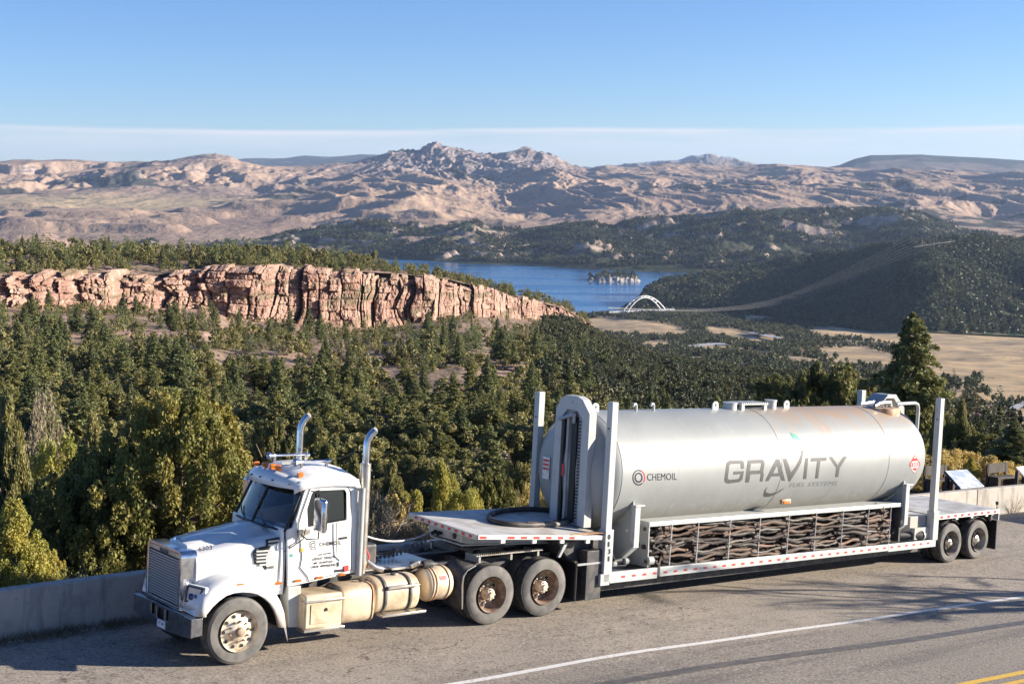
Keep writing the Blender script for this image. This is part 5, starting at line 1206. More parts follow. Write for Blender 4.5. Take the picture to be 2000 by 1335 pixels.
# ------------------------------------------------------------------ lowboy trailer
TL = thing('lowboy_trailer', 'grey lowboy trailer with tall corner posts, hitched behind the white tractor', 'trailer', (14, 1.18, 0))
yn, yf = -.07, 2.40
A_, B_, C_, D_ = py(933, 1044, yn), np.array([8.30, yn, 1.60]), np.array([8.45, yf, 1.80]), py(801, 1000, yf)
def dk(s, t, dz=0): return A_ * (1 - s) * (1 - t) + B_ * s * (1 - t) + C_ * s * t + D_ * (1 - s) * t + np.array([0, 0, dz])
m = MB(); n = 12
m.grid([[dk(i / n, j / n) for j in range(n + 1)] for i in range(n + 1)]); m.grid([[dk(i / n, j / n, -.05) for j in range(n + 1)] for i in range(n + 1)])
for path in ([(i / n, 0) for i in range(n + 1)], [(i / n, 1) for i in range(n + 1)], [(0, i / n) for i in range(n + 1)], [(1, i / n) for i in range(n + 1)]):
    m.grid([[dk(*p), dk(*p, -.05)] for p in path])
deck = m.build('gooseneck_deck', 'deck', TL, smooth=0)
def rail_side(f, name, n, y0, y1, h=.085):
    m = MB(); P = [f(k / n) for k in range(n + 1)]
    for k in range(n):
        a, b2 = P[k], P[k + 1]; m.hexa([(a[0], a[1] + y0, a[2] - h), (b2[0], b2[1] + y0, b2[2] - h), (b2[0], b2[1] + y1, b2[2] - h), (a[0], a[1] + y1, a[2] - h), (a[0], a[1] + y0, a[2]), (b2[0], b2[1] + y0, b2[2]), (b2[0], b2[1] + y1, b2[2]), (a[0], a[1] + y1, a[2])])
    return m.build(name, 'tapew', deck, smooth=0)
rr_ = rail_side(lambda t: dk(t * .97, 0, .004), 'rub_rail', 8, -.03, .0)
m = MB()
for u0, u1 in ((935, 948), (988, 1002), (1014, 1026), (1039, 1051), (1064, 1075), (1088, 1099), (1112, 1123)):
    t0, t1 = (u0 - 933) / 248., (u1 - 933) / 248.
    a, b2 = dk(t0 * .97, 0), dk(t1 * .97, 0); y = yn - .033
    m.add([(a[0], y, a[2] - .07), (b2[0], y, b2[2] - .07), (b2[0], y, b2[2] - .02), (a[0], y, a[2] - .02)], [(0, 1, 2, 3)])
split_build(m, 'red_reflector', 'red', rr_, smooth=0)
m = MB()
for t in (.17, .41, .63, .84):
    a = dk(t, 0); m.box(a[0], a[0] + .1, yn - .03, yn + .02, a[2] - .16, a[2] - .095)
split_build(m, 'stake_pocket', 'tapew', rr_, smooth=0)
m = MB(); P = [dk(0, t, .003) for t in np.linspace(0, 1, 9)]
for k in range(8):
    a, b2 = P[k], P[k + 1]; m.hexa([a + [-.03, 0, -.10], a + [0, 0, -.10], b2 + [0, 0, -.10], b2 + [-.03, 0, -.10], a + [-.03, 0, 0], a, b2, b2 + [-.03, 0, 0]])
fe = m.build('front_edge', 'lgrey', deck, smooth=0)
m = MB()
for k in range(9):
    t0 = .06 + k * .1; a, b2 = dk(0, t0), dk(0, t0 + .045); m.add([a + [-.034, 0, -.08], b2 + [-.034, 0, -.08], b2 + [-.034, 0, -.025], a + [-.034, 0, -.025]], [(0, 1, 2, 3)])
split_build(m, 'red_reflector', 'red', fe, smooth=0)
m = MB(); m.box(6.95, 8.28, yn - .02, .10, 1.662, 1.672); m.build('rusty_plank', 'rust', deck, smooth=0)
# neck beams
m = MB()
m.prism([(5.12, .64, 1.78), (5.12, .64, 1.56), (5.5, .64, 1.47), (8.4, .64, 1.36), (8.4, .64, 1.66)], (0, 1.14, 0))
m.hexa([(5.10, .60, 1.50), (8.4, .60, 1.33), (8.4, 1.82, 1.33), (5.10, 1.82, 1.50), (5.10, .60, 1.53), (8.4, .60, 1.36), (8.4, 1.82, 1.36), (5.10, 1.82, 1.53)])
nk = m.build('neck_beam', 'grey', TL, smooth=0, bevel=.008)
m = MB(); m.lathe([(5.10, 0), (5.10, .055), (5.13, .06)], 'x', (0, .87, 1.66), 16); m.build('beam_hole', 'black', nk)
m = MB(); m.tube([(5.08, 1.3, 1.66), (5.0, 1.3, 1.62)], .04, 8); m.tube([(5.08, 1.45, 1.66), (4.98, 1.45, 1.62)], .04, 8); split_build(m, 'gladhand', 'black', nk)
m = MB(); m.prism([(7.25, .25, 1.5), (7.75, .25, .95), (7.8, .25, .30), (8.3, .25, .28), (8.5, .25, 1.45)], (0, 1.9, 0)); m.box(7.86, 8.28, yn + .02, .25, .28, 1.30); m.box(7.86, 8.28, 2.15, yf - .02, .28, 1.30)
m.build('neck_drop', 'dgrey', TL, smooth=0, bevel=.01)
m = MB(); m.box(7.6, 8.3, yn + .01, yn + .05, 1.02, 1.06); m.hexa([(7.2, .1, 1.2), (7.26, .1, 1.2), (7.45, .1, 1.48), (7.36, .1, 1.48), (7.2, .16, 1.2), (7.26, .16, 1.2), (7.45, .16, 1.48), (7.36, .16, 1.48)]); m.build('neck_trim', 'grey', TL, smooth=0)
# corner posts
def post(x, y0, y1, z0, z1, zl):
    m = MB(); m.box(x, x + .17, y0 + .02, y1 - .02, zl, z1); p = m.build('corner_post', 'lgrey', TL, smooth=0, bevel=.012)
    m = MB(); m.box(x - .02, x + .21, y0 - .01, y1 + .01, z0, zl + .02); m.build('post_base', 'lgrey', p, smooth=0, bevel=.012)
    m = MB(); m.lathe([(x - .004, 0), (x - .004, .022), (x + .01, .022)], 'x', (0, (y0 + y1) / 2, z1 - .55), 10); m.build('post_hole', 'black', p)
    return p
pf = post(8.30, yn - .04, yn + .16, .62, 4.375, 1.70)
post(8.30, 2.26, 2.46, .62, 4.375, 1.70); post(19.90, yn - .04, yn + .16, .66, 4.36, 1.40); post(19.74, 2.26, 2.46, .66, 4.36, 1.40)
V, F = textmesh('0', .03)
for k, ch in enumerate('0131'):
    v = 1048 + 14.2 * k; decal_text(ch, (1187.5, v + 5), (1192.5, v + 4.6) if ch != '1' else (1190.6, v + 4.7), (1187.8, v - 5), lambda u, w: py(u, w, yn - .058), 'number_decal', 'decalb', pf, (0, 0, 0), .03)
# low bed
def zt_(x): return np.interp(x, [8.5, 19.9], [.86, .70])
def zb_(x): return np.interp(x, [8.5, 19.9], [.59, .49])
m = MB()
def rail(m, x0, x1, y0, y1, dt=0, db=0): m.hexa([(x0, y0, zb_(x0) + db), (x1, y0, zb_(x1) + db), (x1, y1, zb_(x1) + db), (x0, y1, zb_(x0) + db), (x0, y0, zt_(x0) + dt), (x1, y0, zt_(x1) + dt), (x1, y1, zt_(x1) + dt), (x0, y1, zt_(x0) + dt)])
rail(m, 8.48, 9.86, yn - .04, yn + .04, -.04); sr = m.build('side_rail', 'lgrey', TL, smooth=0, bevel=.008)
m = MB(); rail(m, 9.93, 18.0, yn - .05, yn + .04, -.03, .03); sr2 = m.build('side_rail', 'lgrey', TL, smooth=0, bevel=.008)
m = MB(); rail(m, 18.02, 20.05, yn - .04, yn + .04, -.03); m.build('side_rail', 'lgrey', TL, smooth=0, bevel=.008)
m = MB(); rail(m, 8.48, 20.05, 2.36, 2.46, 0, 0); m.build('side_rail', 'lgrey', TL, smooth=0)
m = MB(); 
x = 8.8
while x < 19.8:
    for q_ in (0,): 
        y = yn - .053 if 9.93 < x < 17.85 else yn - .043
        if not (9.8 < x < 9.95 or 17.9 < x < 18.05): m.add([(x, y, zb_(x) + .09), (x + .11, y, zb_(x) + .09), (x + .11, y, zb_(x) + .135), (x, y, zb_(x) + .135)], [(0, 1, 2, 3)])
    x += .31
split_build(m, 'red_reflector', 'red', sr2, smooth=0)
m = MB(); m.hexa([(8.48, yn + .04, .62), (20, yn + .04, .50), (20, 2.36, .50), (8.48, 2.36, .62), (8.48, yn + .04, .78), (20, yn + .04, .64), (20, 2.36, .64), (8.48, 2.36, .78)]); m.hexa([(8.5, .3, .34), (20, .3, .30), (20, 2.0, .30), (8.5, 2.0, .34), (8.5, .3, .63), (20, .3, .5), (20, 2.0, .5), (8.5, 2.0, .63)]); m.build('low_bed', 'dgrey', TL, smooth=0)
m = MB(); m.box(8.20, 8.46, yn - .05, yn + .12, .56, .80); m.build('rail_end_cap', 'lgrey', TL, smooth=0, bevel=.01)
# machinery corner behind the front post
m = MB(); m.tube([(8.7, .06, 1.0), (8.9, .05, 1.02)], .07, 12); m.tube([(8.62, .2, 1.1), (8.8, .1, .95), (9.1, .12, .92)], .035, 8); m.tube([(8.55, .05, 1.35), (8.62, .02, 1.2), (8.75, .05, 1.0)], .014, 6); m.tube([(8.6, .12, .9), (9.0, .02, .9), (9.3, .2, .95)], .03, 8); split_build(m, 'pump_pipe', 'black', TL)
m = MB(); m.tube([(8.66, .0, .96), (8.72, -.02, .96)], .055, 12); m.tube([(9.0, .02, .99), (9.07, .0, .99)], .065, 12); m.tube([(9.62, -.03, .96), (9.75, -.05, .96)], .09, 16); split_build(m, 'pump_cap', 'lgrey', TL)
m = MB(); m.tube([(18.9, .25, .80), (19.35, .1, .80)], .10, 14); m.tube([(19.35, .1, .80), (19.55, .02, .80)], .12, 16); pp = m.build('rear_valve', 'dgrey', TL)
m = MB(); m.lathe([(19.55, .13), (19.6, .13), (19.61, .10), (19.61, 0)], 'x', (0, .02, .80), 16); m.build('valve_cap', 'lgrey', pp)
# rear deck
m = MB(); m.box(20.05, 22.95, yn, yf, 1.25, 1.30); m.box(19.2, 20.05, .12, 2.3, .62, 1.28); m.box(19.25, 20.04, .0, .12, .7, 1.0); rdk = m.build('rear_deck', 'deck', TL, smooth=0, bevel=.006)
m = MB(); m.box(20.1, 22.95, yn - .04, yn, 1.19, 1.305); q = m.build('rub_rail', 'tapew', rdk, smooth=0)
m = MB()
for k in range(9): m.box(20.18 + .31 * k, 20.31 + .31 * k, yn - .043, yn - .039, 1.215, 1.28)
split_build(m, 'red_reflector', 'red', q, smooth=0)
m = MB()
for x in (20.9, 21.6, 22.3): m.box(x, x + .1, yn - .04, yn, 1.14, 1.19)
split_build(m, 'stake_pocket', 'tapew', q, smooth=0)
m = MB()
for y in (.55, 1.7): m.box(19.8, 22.9, y, y + .12, .85, 1.25)
m.box(22.80, 22.95, .1, 2.3, .95, 1.25); m.box(20.0, 20.3, .1, 2.3, .55, 1.25); m.build('rear_frame', 'dgrey', TL, smooth=0)
m = MB(); m.box(22.95, 22.98, -.05, .62, .18, .98); m.box(22.95, 22.98, 1.74, 2.4, .18, .98); split_build(m, 'mud_flap', 'black', TL, smooth=0)
m = MB(); m.box(22.93, 22.97, -.10, .05, 1.0, 1.22); m.build('tail_bracket', 'lgrey', TL, smooth=0)
m = MB(); m.tube([(22.9, -.05, 1.3), (22.9, -.05, 1.42)], .012, 6); m.lathe([(1.42, 0), (1.42, .04), (1.5, .04), (1.51, 0)], 'z', (22.9, -.05, 0), 10); m.build('tail_marker', 'black', TL)
for x in (20.845, 22.11):
    wheel_set(TL, x, .505, .528, -.05, .315, 'trailer', dual=True); wheel_set(TL, x, .505, .528, -.05, .315, 'trailer', dual=True, sign=-1)
m = MB(); m.tube([(20.845, .4, .5), (20.845, 1.96, .5)], .08, 10); m.tube([(22.11, .4, .5), (22.11, 1.96, .5)], .08, 10); split_build(m, 'axle', 'dgrey', TL)
m = MB()
for x in (20.845, 22.11):
    m.grid([[(x + .62 * math.cos(a), y, .50 + .62 * math.sin(a)) for y in (.0, .6)] for a in np.linspace(.9, 2.4, 9)])
split_build(m, 'rear_fender', 'black', TL, smooth=60, solid=.012)
# ------------------------------------------------------------------ fuel storage tank
TY, TZ, TRD = 1.15, 2.80, 1.275
TK = thing('fuel_tank', 'long pale grey cylindrical fuel tank with big grey company lettering, lying on the trailer', 'tank', (13.5, TY, .8))
def tankmat():
    m, nt, b, o = newmat('weathered_grey_tank_paint'); b.inputs['Roughness'].default_value = .48; b.inputs['Specular IOR Level'].default_value = .6; b.inputs['Coat Weight'].default_value = .1
    n1 = noise(nt, .8, 6); n2 = noise(nt, 7, 6, stretch=(1, 1, .35)); n3 = noise(nt, 2.5, 5, stretch=(1.4, 1, .25))
    c = mixcol(nt, SM(nt, n1, .35, .7), (.285, .30, .295), (.25, .265, .26))
    tc = N(nt, 'ShaderNodeTexCoord'); sx = N(nt, 'ShaderNodeSeparateXYZ'); nt.links.new(tc.outputs['Object'], sx.inputs[0])
    # object origin sits at x=13.5, z=.8 : rust dust along the top towards the rear, browner and darker under the belly
    top = SM(nt, MA(nt, 'ADD', sx.outputs[2], MA(nt, 'MULTIPLY', MA(nt, 'SUBTRACT', n3, .5), 1.5)), 2.75, 3.30)
    rear = SM(nt, MA(nt, 'ADD', sx.outputs[0], MA(nt, 'MULTIPLY', MA(nt, 'SUBTRACT', n1, .5), 3)), -.8, 2.2)
    c = mixcol(nt, MA(nt, 'MULTIPLY', MA(nt, 'MULTIPLY', top, rear), .9), c, (.36, .25, .16))
    c = mixcol(nt, MA(nt, 'MULTIPLY', SM(nt, n2, .55, .75), .35), c, (.40, .36, .30))
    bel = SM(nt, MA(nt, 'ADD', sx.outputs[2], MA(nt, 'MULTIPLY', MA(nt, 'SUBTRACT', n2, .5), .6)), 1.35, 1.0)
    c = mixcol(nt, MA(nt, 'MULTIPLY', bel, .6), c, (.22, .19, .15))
    nt.links.new(c, b.inputs['Base Color']); return m
MT['tank'] = tankmat()
m = MB(); prof = [(8.12, 0), (8.14, .35), (8.20, .75), (8.30, 1.02), (8.42, 1.18), (8.55, 1.25), (8.66, TRD)]
prof += [(x, TRD) for x in np.linspace(8.70, 18.95, 26)]
prof += [(18.95 + 1.12 * math.sin(a), TRD * (max(math.cos(a), 1e-4) ** .80)) for a in np.linspace(.10, math.pi / 2, 18)]
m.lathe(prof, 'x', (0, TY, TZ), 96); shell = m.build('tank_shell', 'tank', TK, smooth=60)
for x, r in ((8.66, .006), (10.35, .003), (12.2, .003), (13.72, .007), (15.7, .003), (17.8, .007)):
    m = MB(); m.lathe([(x - .012, TRD), (x, TRD + r), (x + .012, TRD)], 'x', (0, TY, TZ), 96); m.build('weld_seam', 'grey' if r > .005 else 'tank', shell)
def th(u, v, lift=.004):
    R_ = TRD + lift; d = ray(u, v); o = CAM - np.array([0, TY, TZ]); a = d[1] ** 2 + d[2] ** 2; b2 = 2 * (o[1] * d[1] + o[2] * d[2]); c = o[1] ** 2 + o[2] ** 2 - R_ * R_
    t = (-b2 - math.sqrt(max(b2 * b2 - 4 * a * c, 0))) / 2 / a; return CAM + t * d
def tpx(pts, name, mat, parent=shell, closed=True, step=3.0):
    """filled photograph-space polygon laid on the shell, cut finely so that it follows the curve"""
    import bmesh
    bm = bmesh.new(); vs = [bm.verts.new((p[0], p[1], 0)) for p in pts]; bm.faces.new(vs)
    bmesh.ops.triangulate(bm, faces=bm.faces[:])
    v0 = min(p[1] for p in pts); v1 = max(p[1] for p in pts); v = v0 + step
    while v < v1:
        bmesh.ops.bisect_plane(bm, geom=bm.verts[:] + bm.edges[:] + bm.faces[:], plane_co=(0, v, 0), plane_no=(0, 1, 0)); v += step
    m = MB(); bm.verts.ensure_lookup_table(); m.add([th(x.co.x, x.co.y) for x in bm.verts], [tuple(q.index for q in f.verts) for f in bm.faces]); bm.free()
    return m.build(name, mat, parent, smooth=0)
Z4 = lambda pts: [(1380 + a / 6.067, 780 + b_ / 6.067) for a, b_ in pts]
def stroke(pts, w):
    P = np.array(pts, float); t = np.gradient(P, axis=0); t /= np.linalg.norm(t, axis=1)[:, None]; nn = np.stack([-t[:, 1], t[:, 0]], 1); w = np.asarray(w, float).reshape(-1, 1) / 2
    return [tuple(p) for p in (P + nn * w)] + [tuple(p) for p in (P - nn * w)[::-1]]
L_ = {
 'letter_g': [(445, 815), (443, 740), (425, 718), (270, 720), (240, 745), (213, 950), (222, 980), (255, 993), (390, 975), (425, 945), (445, 845), (322, 850), (318, 888), (405, 880), (390, 925), (370, 940), (270, 948), (252, 935), (272, 775), (290, 762), (405, 758), (408, 818)],
 'letter_r': [(490, 715), (660, 706), (685, 730), (688, 770), (672, 850), (678, 890), (665, 968), (632, 968), (645, 885), (640, 878), (520, 884), (503, 978), (460, 980)],
 'letter_r_hole': [],
 'letter_a': [(825, 702), (865, 702), (932, 960), (895, 958), (872, 905), (768, 908), (735, 962), (695, 966)],
 'letter_i': [(1172, 690), (1208, 688), (1182, 938), (1145, 940)],
 'letter_t': [(1238, 690), (1425, 680), (1420, 722), (1350, 726), (1322, 930), (1288, 932), (1312, 728), (1236, 732)],
 'letter_y': [(1448, 678), (1490, 675), (1555, 778), (1622, 670), (1670, 668), (1580, 805), (1560, 915), (1525, 916), (1538, 805)]}
def tpxh(outer, holes, name, mat):
    m2 = [[Vector((p[0], p[1], 0)) for p in l] for l in [outer] + holes]; tr = tessellate_polygon(m2); flat = [p for l in m2 for p in l]
    import bmesh
    bm = bmesh.new(); vs = [bm.verts.new(p) for p in flat]
    for t in tr:
        try: bm.faces.new([vs[i] for i in t])
        except ValueError: pass
    v = min(p.y for p in flat) + 3; v1 = max(p.y for p in flat)
    while v < v1: bmesh.ops.bisect_plane(bm, geom=bm.verts[:] + bm.edges[:] + bm.faces[:], plane_co=(0, v, 0), plane_no=(0, 1, 0)); v += 3
    m = MB(); bm.verts.index_update(); m.add([th(x.co.x, x.co.y) for x in bm.verts], [tuple(q.index for q in f.verts) for f in bm.faces]); bm.free()
    return m.build(name, mat, shell, smooth=0)
tpxh(Z4(L_['letter_g']), [], 'lettering', 'decal')
tpxh(Z4(L_['letter_r']), [Z4([(528, 755), (648, 750), (650, 765), (636, 835), (514, 842)])], 'lettering', 'decal')
tpxh(Z4(L_['letter_a']), [Z4([(838, 775), (858, 868), (790, 872)])], 'lettering', 'decal')
for k in ('letter_i', 'letter_t', 'letter_y'): tpxh(Z4(L_[k]), [], 'lettering', 'decal')
vst = [(905, 700), (948, 698), (1002, 862), (1060, 790), (1100, 710), (1118, 640), (1122, 590), (1148, 600), (1145, 660), (1125, 740), (1090, 810), (1030, 905), (985, 972), (975, 965), (930, 800)]
tpxh(Z4(vst), [], 'lettering', 'decal')
tpxh(Z4([(988, 385), (1060, 420), (1128, 475), (1050, 492), (1020, 455)]), [], 'leaf_mark', 'decalg')
tpxh(Z4([(722, 1030), (700, 1080), (705, 1098), (760, 1112), (830, 1095), (930, 1040), (870, 1088), (800, 1128), (735, 1150), (690, 1150), (675, 1135), (690, 1075)]), [], 'swoosh_mark', 'decal')
def tank_text(s, bl, br, tl, name, mat, bold=0):
    V, F = textmesh(s, bold); bl, br, tl = map(np.array, (bl, br, tl)); m = MB(); m.add([th(*(bl + (br - bl) * a + (tl - bl) * b2)) for a, b2 in V], F); return m.build(name, mat, shell, smooth=0)
tank_text('FUEL SYSTEMS', (1541, 951), (1633, 947), (1545, 942.5), 'lettering', 'decall', -.01)
tank_text('CHEMOIL', (1264, 938), (1322, 936.5), (1264, 924.5), 'lettering', 'decalb')
def ringmark(cx, cy, r, w, k0, k1, mat, N_=36, sx=.78):
    m = MB()
    for k in range(k0, k1):
        a0, a1 = 2 * math.pi * k / N_, 2 * math.pi * (k + 1) / N_; m.add([th(cx + rr * sx * math.cos(a), cy + rr * math.sin(a)) for rr, a in ((r, a0), (r + w, a0), (r + w, a1), (r, a1))], [(0, 1, 2, 3)])
    m.build('round_logo', mat, shell, smooth=0)
ringmark(1247.5, 932, 7, 3, 0, 36, 'decalb'); ringmark(1247.5, 932, 13, 2.4, 5, 30, 'decalb'); ringmark(1248.5, 932, 13, 2.2, -7, 4, 'decalr')
# hazard diamond
tpxh([(1787, 888), (1797.5, 905), (1786, 925), (1776, 907)], [], 'hazard_placard', 'tapew')
tpxh([(1787, 888), (1797.5, 905), (1786, 925), (1776, 907)], [[(1787, 890.5), (1795.5, 905), (1786, 922), (1778, 907)]], 'hazard_placard', 'decalr')
m = MB(); 
def thr(u, v): return th(u, v, .007)
for a, b2, c, d in (((1777.5, 903.5), (1796.5, 901.5), (1796.8, 909), (1777.3, 911)), ((1783, 894.5), (1791, 894), (1792, 899.5), (1782, 900.5)), ((1782.5, 913.5), (1791, 912.8), (1788.5, 918), (1785, 918.3))): m.add([thr(*p) for p in (a, b2, c, d)], [(0, 1, 2, 3)])
m.build('hazard_placard', 'decalr', shell, smooth=0)
V, F = textmesh('1203', .03); m = MB(); m.add([th(1779 + 16 * a, 909.3 - 5.2 * b2 - 1.2 * a, .011) for a, b2 in V], F); m.build('placard_number', 'tapew', shell, smooth=0)
# front frame
ap = [(.38, 1.70), (.38, 4.08), (.62, 4.36), (.78, 4.42), (1.16, 4.42), (1.32, 4.34), (1.46, 4.10), (1.50, 1.72)]
inn = [(.60, 1.72), (.60, 3.95), (.78, 4.12), (1.1, 4.12), (1.26, 3.95), (1.26, 1.72)]
m = MB(); m.prism([(8.10, y, z) for y, z in ap], (.10, 0, 0), [[(8.10, y, z) for y, z in inn]]); m.grid([[(x, y, z) for y, z in ap] for x in (8.19, 8.30)]); ff = m.build('front_frame', 'lgrey', TK, smooth=0, bevel=.008)
m = MB(); m.box(8.17, 8.19, .58, 1.3, 1.72, 4.15); m.box(8.10, 8.18, 1.02, 1.08, 1.72, 4.0); m.build('recess_panel', 'grey', ff, smooth=0)
m = MB(); m.box(8.12, 8.17, .78, .95, 1.75, 3.98); m.box(8.10, 8.165, 1.16, 1.22, 1.75, 3.9); m.build('black_channel', 'black', ff, smooth=0)
m = MB()
for k in range(30): m.box(8.095, 8.105, .63, .69, 1.85 + k * .07, 1.885 + k * .07)
m.build('sight_gauge_slots', 'black', ff, smooth=0)
m = MB(); m.hexa([(8.0, .85, 4.0), (8.15, .85, 4.0), (8.15, 1.3, 3.86), (8.0, 1.3, 3.86), (8.05, .85, 4.08), (8.15, .85, 4.1), (8.15, 1.3, 3.95), (8.05, 1.3, 3.93)]); m.tube([(8.08, .84, 4.05), (8.08, .84, 3.85)], .035, 10); m.lathe([(8.095, 0), (8.095, .035), (8.11, .035)], 'x', (0, .95, 4.28), 12); m.build('vent_hood', 'grey', ff)
# bonnet sides closing frame to the dished head
for (a, b2, lab, mt_) in (((1.56, 1.76), (2.72, 3.0), 'warning_sign', 'tapew'),):
    m = MB(); m.box(8.13, 8.14, a[0] + .06, a[1] + .08, b2[0] - .18, b2[1] + .02); ws_ = m.build('warning_sign', 'tapew', TK, smooth=0)
    m = MB(); 
    for z in (2.74, 2.83, 2.92): m.box(8.124, 8.13, a[0] + .075, a[1] + .065, z, z + .045)
    split_build(m, 'sign_stripe', 'decalr', ws_, smooth=0)
m = MB(); m.box(8.08, 8.09, 1.085, 1.15, 2.7, 2.95); q = m.build('small_sign', 'decalr', ff, smooth=0)
m = MB(); m.prism([(8.36, .16, 2.85), (8.30, .24, 2.98), (8.24, .33, 2.85), (8.30, .24, 2.70)], (-.004, -.004, 0)); m.build('hazard_placard', 'decalr', TK, smooth=0)
# saddles
def circ_arc(y0, y1, n=16):
    return [(y, TZ - math.sqrt(max((TRD + .01) ** 2 - (y - TY) ** 2, 0))) for y in np.linspace(y0, y1, n)]
for x, zlow in ((9.12, 1.0), (18.62, .86)):
    arc = circ_arc(-.02, 2.32)
    m = MB(); m.prism([(x, y, z) for y, z in arc] + [(x, 2.36, 1.35), (x, 1.95, zlow), (x, .35, zlow), (x, -.06, 1.35)], (.03, 0, 0)); sd = m.build('saddle_plate', 'grey', TK, smooth=0)
    m = MB(); m.box(x - .02, x + .13, -.12, -.07, zlow + .32, 2.17); m.box(x - .02, x + .03, -.12, .25, zlow + .32, 2.17) if False else None
    m.hexa([(x - .12, .14, zlow + .02), (x + .02, .14, zlow + .02), (x + .14, -.12, zlow + .30), (x - .02, -.12, zlow + .30), (x - .12, .17, zlow + .04), (x + .02, .17, zlow + .04), (x + .14, -.09, zlow + .34), (x - .02, -.09, zlow + .34)])
    m.box(x - .03, x + .24, -.14, .06, 2.16, 2.19); m.box(x - .02, x + .06, -.07, .0, zlow + .4, 2.16); m.build('saddle_leg', 'lgrey', sd, smooth=0, bevel=.008)
    m = MB(); m.lathe([(x - .02, 0), (x - .02, .035), (x, .035)], 'x', (0, .12, 1.62), 10); m.build('saddle_bolt', 'tapew', sd)
# top fittings
def lug(x, y=1.0):
    z = TZ + math.sqrt(TRD ** 2 - (y - TY) ** 2); m = MB(); pts = [(x - .10, y, z - .03), (x - .10, y, z + .08)] + [(x + .10 * math.cos(a), y, z + .10 + .09 * math.sin(a)) for a in np.linspace(math.pi, 0, 9)] + [(x + .10, y, z - .03)]
    m.prism(pts, (0, .03, 0), [[(x + .03 * math.cos(a), y, z + .10 + .03 * math.sin(a)) for a in np.linspace(0, 2 * math.pi, 9)[:-1]]]); m.build('lifting_lug', 'lgrey', TK, smooth=0)
for u in (1164, 1398, 1537): lug(float(py(u, 790, 1.0)[0]))
for u in (1243, 1277):
    x = float(py(u, 790, 1.0)[0]); m = MB(); m.tube([(x, 1.0, 4.0), (x, 1.0, 4.17), (x - .04, .98, 4.22), (x - .12, .96, 4.22), (x - .14, .96, 4.17)], .03, 10); m.build('vent_pipe', 'lgrey', TK)
for u, r, h in ((1429, .16, .13), (1508, .14, .18)):
    x = float(py(u, 790, 1.0)[0]); m = MB(); m.lathe([(4.02, r), (4.06 + h, r), (4.06 + h, r * 1.1), (4.09 + h, r * 1.1), (4.10 + h, 0)], 'z', (x, 1.05, 0), 20); m.build('hatch', 'lgrey', TK)
x0, x1 = float(py(1440, 790, 1.0)[0]), float(py(1492, 790, 1.0)[0]); m = MB(); m.box(x0, x1, .86, 1.3, 4.17, 4.2)
for k in range(14): m.box(x0 + (x1 - x0) * k / 14, x0 + (x1 - x0) * (k + .5) / 14, .85, 1.31, 4.2, 4.225)
for x in (x0 + .03, x1 - .12): m.box(x, x + .1, .88, .96, 4.02, 4.17)
m.build('walk_grating', 'lgrey', TK, smooth=0)
# rear manway, pipe loop
x = 18.75; m = MB(); m.lathe([(3.86, .56), (4.05, .56), (4.06, .54), (4.06, 0)], 'z', (x, 1.0, 0), 36); mw = m.build('spill_collar', 'rust', TK, smooth=40)
m = MB(); m.lathe([(4.06, .2), (4.12, .2), (4.13, 0)], 'z', (x - .1, 1.0, 0), 20); m.lathe([(4.06, .1), (4.15, .1), (4.16, 0)], 'z', (x + .3, .9, 0), 14); m.tube([(x - .5, .75, 4.1), (x - .3, .75, 4.18), (x + .1, .72, 4.2)], .05, 10); m.tube([(x - .35, 1.3, 4.1), (x + .3, 1.35, 4.15)], .04, 8); split_build(m, 'manway_fitting', 'alu', mw)
m = MB(); m.tube([(18.9, .55, 4.17), (19.62, .5, 4.19), (19.74, .5, 4.15), (19.78, .5, 4.05), (19.78, .5, 3.35)], .045, 12); m.lathe([(18.98, .0), (18.98, .06), (19.04, .06), (19.04, 0)], 'x', (0, .55, 4.17), 12); m.build('vapour_pipe', 'lgrey', TK, smooth=60)
m = MB(); m.prism([(19.35, 1.15, 4.35), (19.7, 1.15, 4.35), (20.1, 1.15, 4.0), (20.15, 1.15, 3.3), (20.02, 1.15, 3.3), (19.95, 1.15, 3.9), (19.62, 1.15, 4.25), (19.3, 1.15, 4.25), (19.0, 1.15, 4.05), (19.05, 1.15, 4.1)], (0, .5, 0)); m.build('rear_frame', 'grey', TK, smooth=0, bevel=.01)
m = MB(); c = py(1535, 982, -.10); m.box(c[0] - .16, c[0] + .16, -.12, -.03, c[2] - .02, c[2] + .09); sh = m.build('lamp_guard', 'rust', TK, bevel=.02)
m = MB(); m.box(c[0] - .11, c[0] + .10, -.135, -.12, c[2] - .01, c[2] + .06); m.build('marker_lamp', 'amber', sh, bevel=.01)
# ------------------------------------------------------------------ hose rack
HR = thing('hose_rack', 'long steel rack of stacked hoses under the tank, closed by thin vertical wires', 'rack', (14, .4, .8))
zr0 = lambda x: np.interp(x, [9.6, 18.55], [1.79, 1.71])
m = MB(); m.hexa([(9.6, -.05, zr0(9.6) - .10), (18.6, -.05, zr0(18.6) - .10), (18.6, .75, zr0(18.6) - .10), (9.6, .75, zr0(9.6) - .10), (9.6, -.05, zr0(9.6)), (18.6, -.05, zr0(18.6)), (18.6, .75, zr0(18.6)), (9.6, .75, zr0(9.6))]); m.build('top_rail', 'lgrey', HR, smooth=0, bevel=.008)
m = MB(); m.prism([(9.60, -.04, 1.69), (9.62, -.04, .82), (9.62, .2, .80), (9.60, .75, .8), (9.60, .75, 1.69)], (.03, 0, 0)); m.build('end_panel', 'grey', HR, smooth=0)
m = MB(); m.box(18.52, 18.58, -.03, .75, .72, 1.61); m.box(18.2, 18.52, .25, .75, .72, 1.61); m.build('end_panel', 'dgrey', HR, smooth=0)
m = MB(); m.box(9.65, 18.5, .72, .76, .78, 1.66); m.build('back_panel', 'dgrey', HR, smooth=0)
